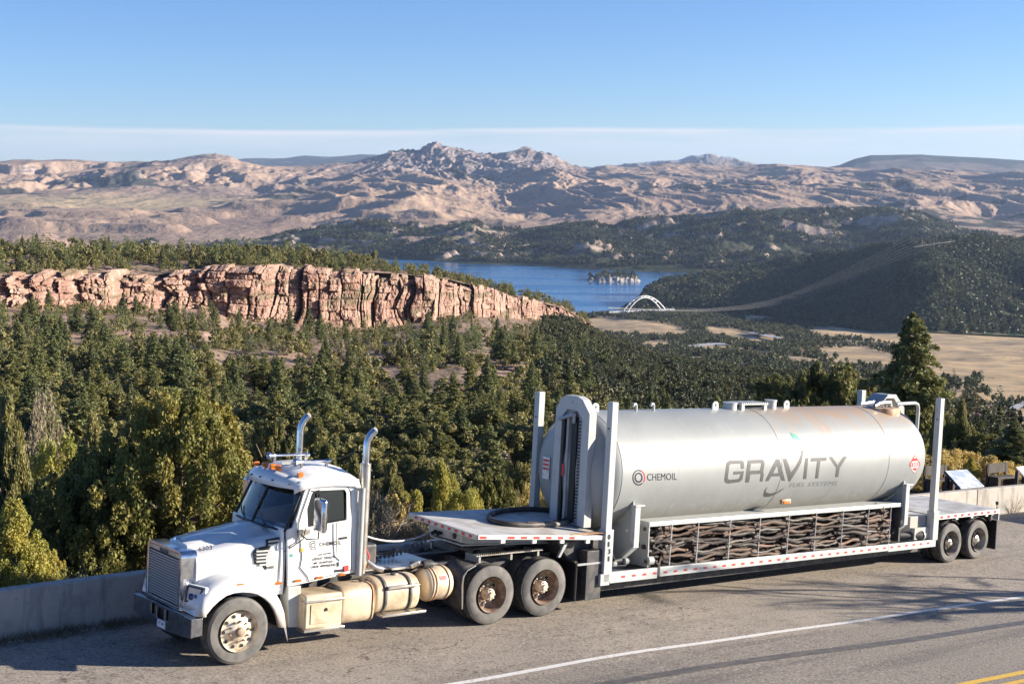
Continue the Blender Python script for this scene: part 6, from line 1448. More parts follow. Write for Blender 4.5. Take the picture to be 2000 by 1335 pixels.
WX = [float(py(u, 1080, -.06)[0]) for u in (1308, 1360, 1422, 1480, 1536, 1589, 1641, 1691, 1734)]
for x in WX:
    m = MB(); m.tube([(x + .02, -.06, zr0(x) - .08), (x, -.06, zt_(x) - .04)], .014, 6); m.build('retaining_wire', 'tapew', HR)
# hoses: each a thing
def hosemesh(seed):
    rs = np.random.RandomState(seed); L = 1.12; m = MB(); P = []
    for t in np.linspace(0, 1, 16):
        P.append((L * (t - .5), .02 * math.sin(3 * t + seed) + rs.normal(0, .006), (-.036 + rs.normal(0, .004)) * math.sin(math.pi * t) * (1 if seed % 3 else -.6) + .016 * math.sin(9 * t + seed)))
    r = .029 + .014 * (seed % 4) / 3; m.tube(P, [r * (1 + .25 * math.sin(6 * t + seed)) for t in np.linspace(0, 1, 16)], 8)
    n = len(m.v); return m
HM = []
for k in range(8):
    mm = hosemesh(k); o = mm.build('hose', 'hoseb' if k in (2, 6) else 'hose', None, base=(0, 0, 0), smooth=60); HM.append(o)
rh = random.Random(3); first = [True] * 8; edges = [9.70] + WX[:-1] + [18.1]
for b in range(len(edges) - 1):
    x0, x1 = edges[b], edges[b + 1]
    for row in range(11):
        for lay in range(2):
            k = rh.randrange(8); x = (x0 + x1) / 2 + rh.uniform(-.08, .08); z = zt_(x) + .02 + .077 * row + rh.uniform(-.015, .015); y = .05 + .22 * lay + rh.uniform(-.05, .05)
            if first[k]: o = HM[k]; first[k] = False
            else: o = HM[k].copy(); COL.objects.link(o)
            s = (x1 - x0 + .16) / 1.12
            o.matrix_world = ROADM @ Matrix.Translation((x, y, z)) @ Matrix.Rotation(rh.uniform(-.09, .09), 4, 'Y') @ Matrix.Rotation(rh.uniform(-.12, .12), 4, 'Z') @ Matrix.Diagonal((s * rh.choice((1, 1, -1)), 1, 1, 1))
            tag(o, ('dusty brown' if k not in (2, 6) else 'blacker') + ' hose in the %s wire bay of the rack from the cab' % ('first second third fourth fifth sixth seventh eighth ninth'.split()[b]) + (', upper half' if row > 5 else ', lower half'), 'hose', 'hoses stacked in the rack')
# loose ends at both ends of the rack
for q, (xa, s) in enumerate(((9.85, 1), (17.95, -1))):
    m = MB()
    for k in range(10):
        z = .9 + .085 * k; m.tube([(xa + rh.uniform(-.1, .1), -.02 + rh.uniform(0, .1), z), (xa + .12 * s + rh.uniform(-.1, .1), -.03, z + rh.uniform(-.15, .15)), (xa + .3 * s, .1, z + rh.uniform(-.1, .1))], .03 + .01 * (k % 2), 8)
    m.box(xa - .06, xa, -.01, .1, 1.2, 1.3)
    tag(m.build('hose_bundle', 'hose', None, base=(xa, 0, .8), smooth=60), 'tangle of hose ends at the %s end of the rack' % ('cab' if q == 0 else 'rear wheel'), 'hose', 'tangled hose ends')
# hose ring on the gooseneck deck
cx, cy = 6.95, 1.05
m = MB(); P = []
for t in np.linspace(0, 2 * math.pi * 1.05, 80): 
    u = 1032 + 78 * math.cos(t + .25); v = 1009 + 15.5 * math.sin(t + .25)
    s = .5; p = pz(u, v, 1.79); 
    P.append(p)
P = np.array(P); c0 = P.mean(0)
# rest it on the slightly twisted deck
def deckz(p):
    s = (p[0] - A_[0]) / (B_[0] - A_[0]); t = (p[1] - yn) / (yf - yn); return float(dk(np.clip(s, 0, 1), np.clip(t, 0, 1))[2])
Q = []
for u, v in [(1032 + 78 * math.cos(t), 1009 + 15.5 * math.sin(t)) for t in np.linspace(-.35, 2 * math.pi - .25, 90)]:
    z = 1.75
    for it in range(6): p = pz(u, v, z); z = deckz(p) + .055
    Q.append(p)
m.tube(Q, .055, 10); co = m.build('hose_coil', 'hoseb', None, base=(cx, cy, 1.72), smooth=60); tag(co, 'thick black hose laid in a ring on the front deck of the trailer', 'hose')
m = MB(); e_ = []
for u, v in ((1030, 1022), (1060, 1024), (1090, 1023), (1112, 1018), (1122, 1015)):
    z = 1.7
    for it in range(6): p = pz(u, v, z); z = deckz(p) + .05
    e_.append(p)
m.tube(e_, [.05, .055, .055, .05, .06], 10); m.build('hose_end', 'hosering', co, smooth=60)
# ------------------------------------------------------------------ wall, signs, plants near the road
def wallseg(x0, x1, label, n=24, mat='concrete'):
    X = np.linspace(x0, x1, n); m = MB(); prof = lambda x: [(x, wally(x), -.25), (x, wally(x) + .02, .84), (x, wally(x) + .05, .87), (x, wally(x) + .27, .87), (x, wally(x) + .30, .84), (x, wally(x) + .32, -1.2)]
    m.grid([prof(x) for x in X]); m.add(prof(x0), [(0, 1, 2, 3, 4, 5)]); m.add(prof(x1), [(5, 4, 3, 2, 1, 0)])
    o = m.build('concrete_wall', mat, None, base=((x0 + x1) / 2, wally((x0 + x1) / 2), 0), smooth=30); return tag(o, label, 'wall', 'concrete roadside walls')
wallseg(-14, 12.98, 'long cream concrete wall, the stretch running from the left edge behind the tractor')
wallseg(13.02, 28.96, 'cream concrete wall stretch mostly hidden behind the trailer, left of the dark joint')
wallseg(29.02, 70, 'cream concrete wall stretch right of the dark joint, below the tilted panels')
# ground height lookup
_G = np.concatenate([EMB.reshape(-1, 3), sP[3:].reshape(-1, 3)]); _G = _G[(_G[:, 1] < 260) & (np.abs(_G[:, 0]) < 160)]
def gz(x, y):
    d = (_G[:, 0] - x) ** 2 + (_G[:, 1] - y) ** 2; i = np.argpartition(d, 4)[:4]; w = 1 / (d[i] + .01); return float((_G[i, 2] * w).sum() / w.sum())
NEAR = {}
def nearproto(key, leaves, h0, leaf, tr):
    V, F = leaves; rs = np.random.RandomState(len(V)); tn = np.repeat((rs.rand(len(F)) < .07) * rs.uniform(.2, .8, len(F)), 4)
    me = npmesh('crown', V, F, [leaf], attr={'tint': tn}); t = tr.build('trunk', 'bark', None, base=(0, 0, 0), frame='world', smooth=60); tm = t.data; bpy.data.objects.remove(t); NEAR[key] = (me, tm, h0)
for k in range(4):
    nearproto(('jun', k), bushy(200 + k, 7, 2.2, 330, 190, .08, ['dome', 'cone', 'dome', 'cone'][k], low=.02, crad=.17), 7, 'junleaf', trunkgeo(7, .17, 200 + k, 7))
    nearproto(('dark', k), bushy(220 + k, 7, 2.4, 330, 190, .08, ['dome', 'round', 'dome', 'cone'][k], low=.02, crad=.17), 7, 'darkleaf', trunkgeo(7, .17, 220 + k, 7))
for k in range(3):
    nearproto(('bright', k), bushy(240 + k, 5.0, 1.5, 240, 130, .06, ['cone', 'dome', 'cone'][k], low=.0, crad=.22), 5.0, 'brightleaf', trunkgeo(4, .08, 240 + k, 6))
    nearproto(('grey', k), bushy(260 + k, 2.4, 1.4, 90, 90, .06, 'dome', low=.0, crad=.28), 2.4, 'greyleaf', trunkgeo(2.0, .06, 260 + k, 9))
    nearproto(('yel', k), bushy(280 + k, 1.0, .75, 60, 60, .05, 'dome', low=.0, crad=.3), 1.0, 'yellowleaf', trunkgeo(.8, .03, 280 + k, 9))
nearproto(('bigpine', 0), conifer(300, 12, 2.9, 34, 9, 170, .20, base=.04, irr=.34, power=.55), 12, 'pineleaf', trunkgeo(12, .22, 300, 0))
nearproto(('bigfir', 0), conifer(301, 8, 1.9, 26, 8, 90, .18, base=.05, irr=.4, power=.8), 8, 'firleaf', trunkgeo(8, .15, 301, 4))
nearproto(('gold', 0), bushy(310, 6, 2.4, 420, 210, .075, 'dome', low=.02, crad=.15), 6, 'goldleaf', trunkgeo(5, .2, 310, 8))
nearproto(('bigoak', 0), bushy(302, 7, 3.4, 260, 150, .17, 'round', low=.08, crad=.19), 7, 'darkleaf', trunkgeo(6, .25, 302, 9))
rsN = np.random.RandomState(77)
NAMES = {'jun': 'juniper_tree', 'dark': 'juniper_tree', 'bright': 'young_juniper', 'gold': 'juniper_tree', 'grey': 'grey_shrub', 'yel': 'rabbitbrush', 'bigpine': 'pine_tree', 'bigfir': 'fir_tree', 'bigoak': 'round_tree'}
def neartree(u, Y, vtop, wpx, key, label, cat='tree', group=None, zg=None, minh=.5):
    me, tm, h0 = NEAR[key]; top = Wp(u, vtop, Y); z = gz(top[0], Y) if zg is None else zg
    h = max(float(top[2] - z), minh)
    r0 = {'jun': 2.2, 'dark': 2.4, 'gold': 2.6, 'bright': 1.45, 'grey': 1.6, 'yel': .85, 'bigpine': 2.6, 'bigfir': 1.9, 'bigoak': 3.6}[key[0]]
    w = (wpx / 2 * Y / FOC) / r0; s = h / h0
    e = bpy.data.objects.new(NAMES[key[0]], None); COL.objects.link(e); e.empty_display_size = .3
    e.matrix_world = Matrix.Translation((top[0], Y, z - .05)) @ Matrix.Rotation(rsN.uniform(0, 6.28), 4, 'Z') @ Matrix.Diagonal((w, w, s, 1))
    tag(e, label, cat, group)
    for nm, d in (('crown', me), ('trunk', tm)):
        o = bpy.data.objects.new(nm, d); COL.objects.link(o); o.parent = e
    return e
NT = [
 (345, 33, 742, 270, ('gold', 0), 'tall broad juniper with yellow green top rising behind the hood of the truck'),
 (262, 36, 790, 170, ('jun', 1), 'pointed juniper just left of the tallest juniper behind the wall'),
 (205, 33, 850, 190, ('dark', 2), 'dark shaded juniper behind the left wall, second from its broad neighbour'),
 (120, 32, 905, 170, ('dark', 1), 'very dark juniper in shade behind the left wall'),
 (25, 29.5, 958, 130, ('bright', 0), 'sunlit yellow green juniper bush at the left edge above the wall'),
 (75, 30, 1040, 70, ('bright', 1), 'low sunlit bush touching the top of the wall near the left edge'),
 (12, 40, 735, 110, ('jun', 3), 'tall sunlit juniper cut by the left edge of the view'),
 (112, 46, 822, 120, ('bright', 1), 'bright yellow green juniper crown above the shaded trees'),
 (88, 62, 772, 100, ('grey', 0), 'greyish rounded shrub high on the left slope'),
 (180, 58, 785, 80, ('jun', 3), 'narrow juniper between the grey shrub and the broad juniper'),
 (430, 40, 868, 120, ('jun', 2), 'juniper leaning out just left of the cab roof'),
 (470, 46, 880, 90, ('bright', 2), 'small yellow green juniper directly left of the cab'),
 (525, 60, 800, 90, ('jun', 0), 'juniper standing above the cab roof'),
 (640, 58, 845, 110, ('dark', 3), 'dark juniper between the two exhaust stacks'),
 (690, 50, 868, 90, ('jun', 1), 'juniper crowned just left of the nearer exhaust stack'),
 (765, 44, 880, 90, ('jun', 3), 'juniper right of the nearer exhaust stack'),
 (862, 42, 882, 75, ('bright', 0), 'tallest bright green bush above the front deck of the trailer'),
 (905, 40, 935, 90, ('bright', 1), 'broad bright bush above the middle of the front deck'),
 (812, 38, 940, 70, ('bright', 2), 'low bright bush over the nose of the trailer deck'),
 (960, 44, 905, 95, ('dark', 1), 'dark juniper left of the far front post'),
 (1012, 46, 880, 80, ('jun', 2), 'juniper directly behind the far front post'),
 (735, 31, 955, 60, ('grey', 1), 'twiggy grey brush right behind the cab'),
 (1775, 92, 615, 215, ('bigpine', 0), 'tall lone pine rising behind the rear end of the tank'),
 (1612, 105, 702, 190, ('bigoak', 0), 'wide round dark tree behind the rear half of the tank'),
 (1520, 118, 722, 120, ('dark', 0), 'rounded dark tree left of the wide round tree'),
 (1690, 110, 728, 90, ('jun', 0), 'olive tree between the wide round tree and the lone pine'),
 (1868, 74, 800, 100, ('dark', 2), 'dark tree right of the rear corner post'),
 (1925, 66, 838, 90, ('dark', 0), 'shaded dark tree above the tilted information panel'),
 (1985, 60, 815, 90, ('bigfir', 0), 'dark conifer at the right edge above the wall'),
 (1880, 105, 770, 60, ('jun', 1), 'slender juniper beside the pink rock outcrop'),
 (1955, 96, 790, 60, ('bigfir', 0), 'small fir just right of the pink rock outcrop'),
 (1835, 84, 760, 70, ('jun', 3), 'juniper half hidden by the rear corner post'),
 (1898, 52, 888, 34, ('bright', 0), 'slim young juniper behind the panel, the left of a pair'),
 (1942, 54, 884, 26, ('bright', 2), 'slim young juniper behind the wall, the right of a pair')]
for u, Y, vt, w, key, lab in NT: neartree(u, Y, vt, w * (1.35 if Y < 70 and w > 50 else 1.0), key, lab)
# bank filling bushes
k = 0; tries = 0; spots = []
while k < 95 and tries < 4000:
    tries += 1
    Y = 34 + 62 * rsN.rand() ** 1.1; u = rsN.uniform(-60, 2050)
    x = (u - 1000) / FOC * Y
    wl = CAM + RG.T @ np.array([x, Y, -8.5])
    if wl[1] < wally(wl[0]) + 1.6 or (wl[0] > 22 and wl[1] < wally(wl[0]) + 8): continue
    if any((x - a) ** 2 + (Y - b2) ** 2 < 2.0 ** 2 for a, b2 in spots): continue
    z = gz(x, Y); h = rsN.uniform(2.2, 4.6) * (.75 if Y < 42 else 1); top = z + h
    kk = rsN.choice(['jun', 'dark', 'bright', 'grey'], p=[.42, .28, .17, .13])
    if kk == 'grey': h *= .6
    v_ = w2px(np.array([x, Y, z + h]))[1]
    lim = 900 if u < 1100 else 800
    if v_ < lim - 40: h *= .65
    neartree(u, Y, float(w2px(np.array([x, Y, z + h]))[1]), rsN.uniform(2.4, 4.4) * FOC / Y * (.6 if kk in ('bright', 'grey') else 1), (kk, rsN.randint(0, 3)),
             {'jun': 'olive juniper among many on the bank below the wall', 'dark': 'deep green juniper among many on the bank below the wall', 'bright': 'yellow green bush among many on the bank below the wall', 'grey': 'grey brown brush among many on the bank below the wall'}[kk], 'tree' if kk in ('jun', 'dark') else 'shrub', {'jun': 'olive junipers on the bank', 'dark': 'deep green junipers on the bank', 'bright': 'bright bushes on the bank', 'grey': 'grey brush on the bank'}[kk])
    spots.append((x, Y)); k += 1
# yellow rabbitbrush, placed in road coordinates
def brush(u, v, z, w, h, label='yellow flowering rabbitbrush clump behind the wall', key='yel', group='yellow brush clumps behind the wall'):
    P = pz(u, v, z); W_ = r2w(P)[0]; me, tm, h0 = NEAR[key, rsN.randint(0, 3)]
    e = bpy.data.objects.new(NAMES[key], None); COL.objects.link(e)
    e.matrix_world = Matrix.Translation(W_) @ Matrix.Rotation(rsN.uniform(0, 6.28), 4, 'Z') @ Matrix.Diagonal((w / (.85 if key == 'yel' else 1.5), w / (.85 if key == 'yel' else 1.5), h / h0, 1)); tag(e, label, 'shrub', group)
    for nm, d in (('crown', me), ('trunk', tm)): o = bpy.data.objects.new(nm, d); COL.objects.link(o); o.parent = e
for u, v, w, h in ((1838, 938, .9, 1.1), (1858, 932, .8, 1.1), (1878, 930, .8, 1.05), (1900, 934, .7, 1.0), (1915, 938, .6, .9), (1928, 944, .8, 1.05), (1942, 948, .7, .9), (1955, 946, .7, .7), (1966, 940, .6, .8), (1828, 952, .5, .6), (1990, 944, .6, .7), (1846, 950, .5, .5), (1815, 955, .5, .7), (1803, 958, .5, .6)):
    brush(u, v, -.1, w, h)
for u, v, w, h in ((1948, 950, .55, .55), (1962, 952, .6, .5), (1908, 950, .4, .4)): brush(u, v, -.1, w, h, 'grey sagebrush clump just behind the wall top', 'grey', 'grey sage clumps behind the wall')
for u, v, z, w, h, lb in ((778, 1052, -.6, .55, 1.2, 'yellow brush clump seen under the nose of the trailer deck'), (800, 1050, -.6, .5, 1.0, 'small yellow brush clump touching the trailer nose'), (1036, 1012, -.4, .45, 1.0, 'yellow brush clump at the foot of the far front post'), (765, 1070, -.6, .6, .7, 'dry brush clump low behind the cab')): brush(u, v, z, w, h, lb, group=None)
for u, v in ((820, 1075), (850, 1068), (790, 1085)): brush(u, v, -.5, .7, .9, 'dark grey green sage mound behind the trailer nose', 'grey', 'sage mounds behind the trailer nose')
# bare twigs behind the cab
def twigs(u, v, z, h, seed, name='dead_brush', label='', n=26):
    rs = np.random.RandomState(seed); m = MB(); P0 = pz(u, v, z)
    def br(p, d, L, r, dep):
        q = p + d * L * .5 + rs.normal(0, .06 * L, 3); e = p + d * L + rs.normal(0, .08 * L, 3); m.tube([p, q, e], [r, r * .75, r * .45], 5, False)
        if dep:
            for _ in range(3): dd = d + rs.normal(0, .55, 3); dd[2] = abs(dd[2]) * .8 + .1; dd /= np.linalg.norm(dd); br(p + (e - p) * rs.uniform(.4, 1), dd, L * rs.uniform(.5, .75), r * .55, dep - 1)
    for _ in range(n // 4): d = rs.normal(0, .35, 3) + [0, 0, 1]; d /= np.linalg.norm(d); br(P0 + rs.normal(0, .12, 3) * [1, 1, 0], d, h * .5, .012 + .006 * h, 3)
    return tag(m.build(name, 'deadwood', None, base=P0, smooth=0), label, 'shrub')
twigs(738, 1085, -.4, 2.0, 3, label='pale leafless brush standing directly behind the exhaust stack')
twigs(752, 1075, -.5, 1.5, 4, label='smaller leafless brush right of the tall leafless brush')
# grass tufts
def tuft(P, r, h, n, seed, mat='drygrass'):
    rs = np.random.RandomState(seed); V = []; F = []
    for i in range(n):
        a = rs.uniform(0, 6.28); q = P + np.array([math.cos(a), math.sin(a), 0]) * r * rs.rand() ** .6; d = np.array([math.cos(a) * .5, math.sin(a) * .5, 1]) * h * rs.uniform(.4, 1.1); d[:2] += rs.normal(0, .2, 2) * h
        s = np.cross(d, rs.normal(size=3)); s = s / np.linalg.norm(s) * .006; k0 = len(V); V += [q - s, q + s, q + d * .6 + s * .7, q + d * .6 - s * .7, q + d * [1.25, 1.25, 1]]; F += [(k0, k0 + 1, k0 + 2, k0 + 3), (k0 + 3, k0 + 2, k0 + 4)]
    return V, F
MT['drygrass'] = simple('dry_grass_blades', (.50, .42, .24), (.62, .54, .36), 20, .8)
MT['litter'] = simple('brown_plant_litter', (.14, .11, .075), (.22, .17, .11), 30, .95)
V, F = tuft(pz(1974, 999, 0), .28, .75, 90, 5); m = MB(); m.add(V, F); tag(m.build('grass_tuft', 'drygrass', None, base=pz(1974, 999, 0), smooth=0), 'dry yellow grass tuft growing against the foot of the right wall', 'grass')
m = MB(); rs = np.random.RandomState(9)
for i in range(150):
    x = -6 + 7.5 * rs.rand(); V, F = tuft(np.array([x, wally(x) - .02 - .22 * rs.rand() ** 2, -.03]), .12, .13 + .1 * rs.rand(), 14, i); m.add(V, F)
o = m.build('weeds', 'litter', None, base=(-3, 3, 0), smooth=0); tag(o, 'brown dead weeds drifted along the foot of the left wall', kind='stuff')
for i, (u, h) in enumerate(((92, .35), (102, .28), (130, .42), (141, .5), (150, .3))):
    x = float(py(u, 1140, wally(-2) + .5)[0]); P = np.array([x, wally(x) + .45, .75]); V, F = tuft(P - [0, 0, .5], .03, h + .5, 7, 70 + i); m = MB(); m.add(V, F); tag(m.build('grass_stalk', 'drygrass', None, base=P, smooth=0), 'thin pale grass stalk poking above the left wall', 'grass', 'pale grass stalks above the left wall')
# information panels
def panelmat():
    m, nt, b, o = newmat('printed_panel_face'); b.inputs['Roughness'].default_value = .35
    n = noise(nt, 2.6, 3); n2 = noise(nt, 14, 3); c = mixcol(nt, SM(nt, n, .50, .56), (.70, .73, .78), (.45, .52, .60)); c = mixcol(nt, SM(nt, n2, .60, .66), c, (.22, .26, .30)); nt.links.new(c, b.inputs['Base Color']); return m
MT['panel'] = panelmat()
def infopanel(px, label, left=True):
    zt_, zb__ = 1.22, .86; P = [pz(*px[0], zt_), pz(*px[1], zt_), pz(*px[2], zb__), pz(*px[3], zb__)]; b = (P[2] + P[3]) / 2 * [1, 1, 0]
    t = thing('information_panel', label, 'sign', b)
    m = MB(); m.prism(P, (0, 0, -.03)); m.build('panel_face', 'panel', t, smooth=0)
    fr = [p + np.array([0, 0, -.035]) for p in P]; c = sum(fr) / 4; fr = [c + (p - c) * 1.07 for p in fr]; m = MB(); m.prism(fr, (0, 0, -.06)); m.build('panel_frame', 'black', t, smooth=0)
    m = MB()
    for a in (0, 1):
        top, bot = P[a], P[3 - a]; 
        for q in (top * .85 + bot * .15, top * .2 + bot * .8): m.box(q[0] - .06, q[0] + .06, q[1] - .06, q[1] + .06, -.3, q[2] - .09)
    split_build(m, 'leg', 'wood', t, smooth=0)
    return t, P
t, P = infopanel([(1846.5, 919), (1888.5, 916), (1922, 948), (1876.5, 952.5)], 'tilted white information panel in a dark frame behind the wall, the nearer left one')
infopanel([(1985, 911), (2018, 908), (2040, 925), (2004, 931)], 'tilted information panel cut by the right edge of the view')
def bench(u, v, label, s=1.0):
    p = pz(u, v, 0); t = thing('timber_bench', label, 'bench', p)
    m = MB(); m.box(p[0] - .7 * s, p[0] + .7 * s, p[1], p[1] + .45, .42, .50); m.build('seat', 'wood', t, smooth=0, bevel=.01)
    for a in (-.55, .55): m = MB(); m.box(p[0] + a * s - .08, p[0] + a * s + .08, p[1] + .02, p[1] + .43, -.3, .42); m.build('leg', 'wood', t, smooth=0)
    m = MB(); m.box(p[0] - .7 * s, p[0] + .7 * s, p[1] + .47, p[1] + .53, .6, .95); 
    for a in (-.6, .6): m.box(p[0] + a * s - .05, p[0] + a * s + .05, p[1] + .46, p[1] + .54, -.2, .95)
    m.build('backrest', 'wood', t, smooth=0)
bench(1847, 962, 'dark timber bench behind the wall just left of the tilted panel'); bench(1968, 956, 'dark timber bench behind the wall near the right edge')
# pink rock outcrop on the right slope
def rock(P, s, seed, label, mat='cliff', squash=.8, group=None, name='rock'):
    import bmesh
    bm = bmesh.new(); bmesh.ops.create_icosphere(bm, subdivisions=4, radius=1); rs = np.random.RandomState(seed)
    V = np.array([v.co[:] for v in bm.verts]); ns = rs.normal(size=(14, 3)); ns /= np.linalg.norm(ns, axis=1)[:, None]
    for k in range(14):
        d = V @ ns[k]; lim = rs.uniform(.55, .9); V -= np.outer(np.maximum(d - lim, 0), ns[k])
    V += (.07 * fbm(V[:, 0] * 3 + seed, V[:, 1] * 3 + V[:, 2] * 2, 4, seed))[:, None] * V
    for v, c in zip(bm.verts, V): v.co = c
    me = bpy.data.meshes.new(name); bm.to_mesh(me); bm.free(); me.materials.append(MT[mat]); o = bpy.data.objects.new(name, me); COL.objects.link(o)
    o.matrix_world = Matrix.Translation(P) @ Matrix.Rotation(rs.uniform(0, 6.28), 4, 'Z') @ Matrix.Diagonal((s, s * .9, s * squash, 1)); return tag(o, label, 'rock', group)
_su, _sv = w2px(sP[3:])
def onslope(u, v):
    d = (_su - u) ** 2 + (_sv - v) ** 2; i = np.unravel_index(np.argmin(d), d.shape); return sP[3:][i]
ro = np.random.RandomState(4)
for i in range(34):
    t_ = i / 33; p = onslope(1938 - 44 * t_ + ro.uniform(-10, 10), 808 + 34 * t_ + ro.uniform(-9, 9)); rock(p + np.array([0, 0, ro.uniform(0, 1.2)]), p[1] / 300 * ro.uniform(.8, 1.9), i + 3, 'pink boulder of the outcrop on the right slope', group='pink boulders of the right outcrop', squash=ro.uniform(.7, 1.2))
rock(Wp(1034, 640, 640), 5.2, 30, 'big rounded pink boulder below the right end of the cliff', squash=.75); rock(Wp(1018, 652, 628), 3.2, 31, 'smaller pink boulder under the big rounded boulder'); rock(Wp(1052, 648, 632), 3.0, 32, 'pale boulder right of the big rounded boulder')
rb = np.random.RandomState(12)
for i in range(70):
    j = rb.randint(60, nJ - 60); ii = rb.randint(4, 80); p = sP[ii, j]; u_, v_ = w2px(p)
    if not (-50 < u_ < 1250): continue
    rock(p, p[1] / 450 * rb.uniform(.8, 2.2), 100 + i, 'fallen sandstone block among the slope trees', group='fallen blocks on the slope', squash=rb.uniform(.4, .8))
# ------------------------------------------------------------------ bridge, cables, masts
BR = thing('arch_bridge', 'white twin ribbed arch bridge over the reservoir inlet', 'bridge', Wp(1256, 612, 2310), frame='world')
def arc(ends, top, Y): 
    (u0, v0), (u1, v1) = ends; um = top[0]; P = []
    for t in np.linspace(0, 1, 33):
        u = u0 + (u1 - u0) * t; base = v0 + (v1 - v0) * t; P.append(Wp(u, base - (((v0 + v1) / 2) - top[1]) * 4 * t * (1 - t), Y[0] + (Y[1] - Y[0]) * t))
    return P
ra = arc(((1214, 612), (1301, 606)), (1257, 578), (2300, 2340)); rb_ = arc(((1223, 614), (1292, 607)), (1262, 581), (2275, 2310))
for P in (ra, rb_): m = MB(); m.tube(P, 1.05, 8); m.build('arch_rib', 'bridge', BR, smooth=60)
m = MB()
for k in range(5, 29, 3): m.tube([ra[k], rb_[k]], .5, 5)
split_build(m, 'cross_brace', 'bridge', BR)
m = MB(); a, b2 = Wp(1190, 611, 2290), Wp(1318, 606, 2330); m.hexa([a, b2, b2 + [0, 12, 0], a + [0, 12, 0], a + [0, 0, 2], b2 + [0, 0, 2], b2 + [0, 12, 2], a + [0, 12, 2]]); m.build('deck', 'bridge', BR, smooth=0)
m = MB()
for k in range(4, 30, 2): m.tube([ra[k], [ra[k][0], ra[k][1], a[2]]], .22, 4)
pass
CP = [(1822, 479), (1760, 505), (1700, 531), (1640, 557), (1580, 580), (1520, 596), (1460, 604), (1400, 608), (1335, 609), (1260, 606), (1190, 602)]
for k in range(6):
    P = []
    for i, (u, v) in enumerate(CP):
        f = i / (len(CP) - 1); P.append(Wp(u - (5 - k) * 8.5 * (1 - f) - 2, v - (5 - k) * 2.6 * (1 - f * .93) - 1 * f, 2420 - 420 * f))
    Q = np.array(P); t = np.linspace(0, len(Q) - 1, 60); Q = np.stack([np.interp(t, range(len(Q)), Q[:, c]) for c in range(3)], 1)
    for _ in range(3): Q[1:-1] = (Q[:-2] + 2 * Q[1:-1] + Q[2:]) / 4
    m = MB(); m.tube(Q, .085, 4); tag(m.build('power_cable', 'wire', None, base=Q[0], frame='world', smooth=60), 'pale power cable sagging from the wooded hilltop towards the bridge', 'cable', 'power cables over the valley')
def pylon(u, v, Y, h, label):
    P = Wp(u, v, Y); m = MB()
    for a, b2 in ((-1, -1), (1, -1), (1, 1), (-1, 1)): m.tube([P + [a * h * .1, b2 * h * .1, 0], P + [a * h * .02, b2 * h * .02, h]], .25, 4)
    for z in (.2, .4, .6, .8): w = h * (.1 - .08 * z); m.tube([P + [-w, -w, z * h], P + [w, w, (z + .12) * h]], .18, 4); m.tube([P + [w, -w, z * h], P + [-w, w, (z + .12) * h]], .18, 4)
    for z in (.75, .9): m.tube([P + [-h * .2, 0, z * h], P + [h * .2, 0, z * h]], .25, 4)
    return tag(m.build('pylon', 'dgrey', None, base=P, frame='world', smooth=0), label, 'pylon')
pylon(1800, 482, 2430, 16, 'small lattice pylon on the wooded hilltop, the left one'); pylon(1822, 486, 2410, 16, 'small lattice pylon on the wooded hilltop, the right one')
P = Wp(421, 306, 9400); m = MB(); m.tube([P, P + [0, 0, 34]], [2.2, 1.0], 5); m.box(P[0] - 16, P[0] - 10, P[1], P[1] + 6, P[2] - 4, P[2] + 8); tag(m.build('radio_mast', 'wood', None, base=P, frame='world', smooth=0), 'tiny radio mast on the left mountain top', 'mast')
MT['track'] = simple('pale_dirt_track', (.50, .42, .33), (.42, .36, .28), .05, .9)
MT['troad'] = simple('grey_valley_road', (.36, .36, .37), None, rough=.8)
strip('dirt_track', [(1785, 486, 2405), (1820, 480, 2425), (1865, 474, 2470)], 5, 3, 'track', 'pale dirt track on the hilltop by the pylons')
strip('road', [(1465, 652, 1800), (1500, 660, 1700), (1525, 665, 1640)], 14, 3, 'troad', 'grey road stretch on the valley floor')
strip('road', [(1352, 681, 1390), (1385, 677, 1440), (1415, 676, 1450)], 16, 3, 'troad', 'short grey road stretch among the valley trees')
strip('road', [(1430, 716, 1080), (1480, 712, 1110), (1530, 716, 1080), (1580, 724, 1020)], 8, 2, 'troad', 'thin grey road stretch lower in the valley')
strip('road', [(1965, 812, 560), (1985, 795, 600), (2010, 785, 640)], 4, .5, 'troad', 'grey road stretch at the right edge')
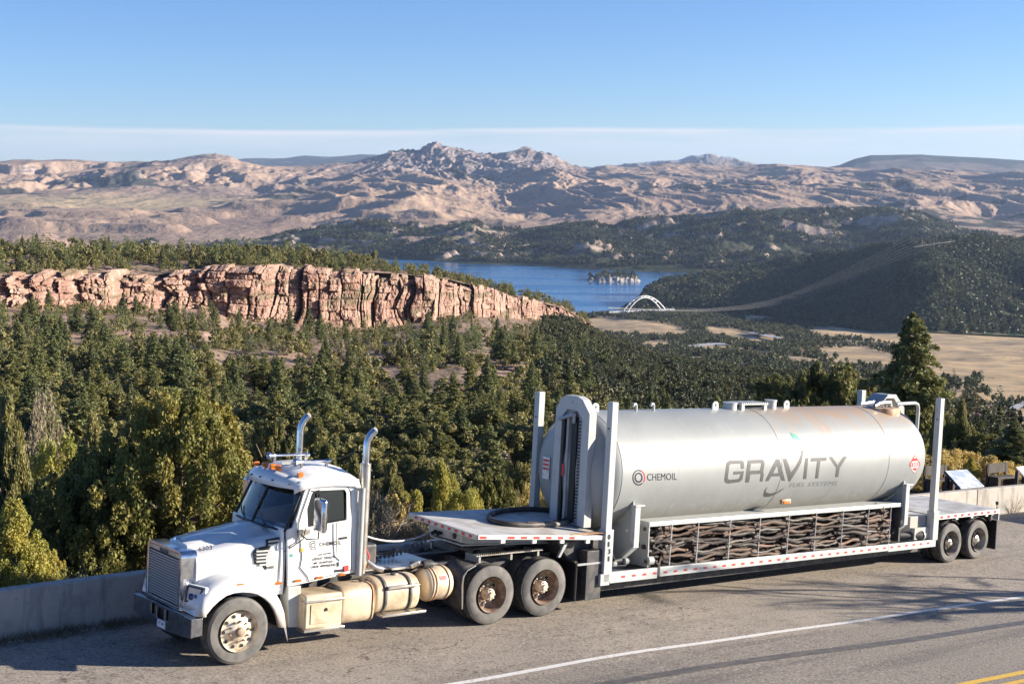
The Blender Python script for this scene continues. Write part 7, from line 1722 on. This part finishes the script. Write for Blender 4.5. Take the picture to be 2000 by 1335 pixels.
# ------------------------------------------------------------------ out of frame: what throws the shadows on the pullout
def baretree(x, y, h, seed, label):
    rs = np.random.RandomState(seed); m = MB()
    def br(p, d, L, r, dep):
        n = 4; P = [p]; 
        for i in range(n): d = d + rs.normal(0, .10, 3); d /= np.linalg.norm(d); P.append(P[-1] + d * L / n)
        m.tube(P, list(np.linspace(r, r * .55, n + 1)), 6 if dep > 2 else 4, False)
        if dep:
            for _ in range(3 if dep > 1 else 4):
                dd = d + rs.normal(0, .55, 3); dd[2] = dd[2] * .6 + .15; dd /= np.linalg.norm(dd); br(P[rs.randint(2, n + 1)], dd, L * rs.uniform(.5, .72), r * .55, dep - 1)
    br(np.array([x, y, -.2]), np.array([0., 0, 1]), h * .42, h * .03, 4)
    return tag(m.build('bare_tree', 'bark', None, base=(x, y, 0), smooth=60), label, 'tree')
baretree(23.5, -7.6, 6.5, 5, 'small leafless tree beside the far lane, nearest the truck')
baretree(34, -12.0, 10, 7, 'tallest leafless tree beside the far lane')
baretree(26.5, -8.8, 8.5, 1, 'leafless tree beside the far lane, nearer the truck'); baretree(30, -10.2, 9, 2, 'leafless tree beside the far lane, farther along')
VN = thing('parked_van', 'white van parked farther along the pullout', 'van', (35, -.2, 0))
side = [(32.6, .45), (32.55, .95), (32.9, 1.15), (33.7, 1.25), (34.2, 1.95), (34.6, 2.02), (37.6, 2.02), (37.75, 1.2), (37.7, .45)]
m = MB(); m.prism([(x, -1.25, z) for x, z in side], (0, 2.15, 0)); bd = m.build('body', 'white', VN, smooth=0, bevel=.08)
m = MB(); m.prism([(33.9, -1.262, 1.3), (34.28, -1.262, 1.85), (36.9, -1.262, 1.85), (37.0, -1.262, 1.3)], (0, .01, 0)); m.build('window', 'black', bd, smooth=0)
m = MB(); m.hexa([(33.72, -1.1, 1.3), (33.76, -1.1, 1.28), (33.76, .75, 1.28), (33.72, .75, 1.3), (34.13, -1.1, 1.88), (34.17, -1.1, 1.86), (34.17, .75, 1.86), (34.13, .75, 1.88)]); m.build('windscreen', 'black', bd, smooth=0)
for x in (33.4, 36.7):
    wheel_set(VN, x, .36, .37, -1.24, .22, 'trailer')
    m = MB(); m.lathe([(.6, .0), (.6, .22), (.62, .35), (.86, .37), (.9, .22), (.9, 0)], 'y', (x, 0, .36), 28); m.build('wheel', 'tread', VN)
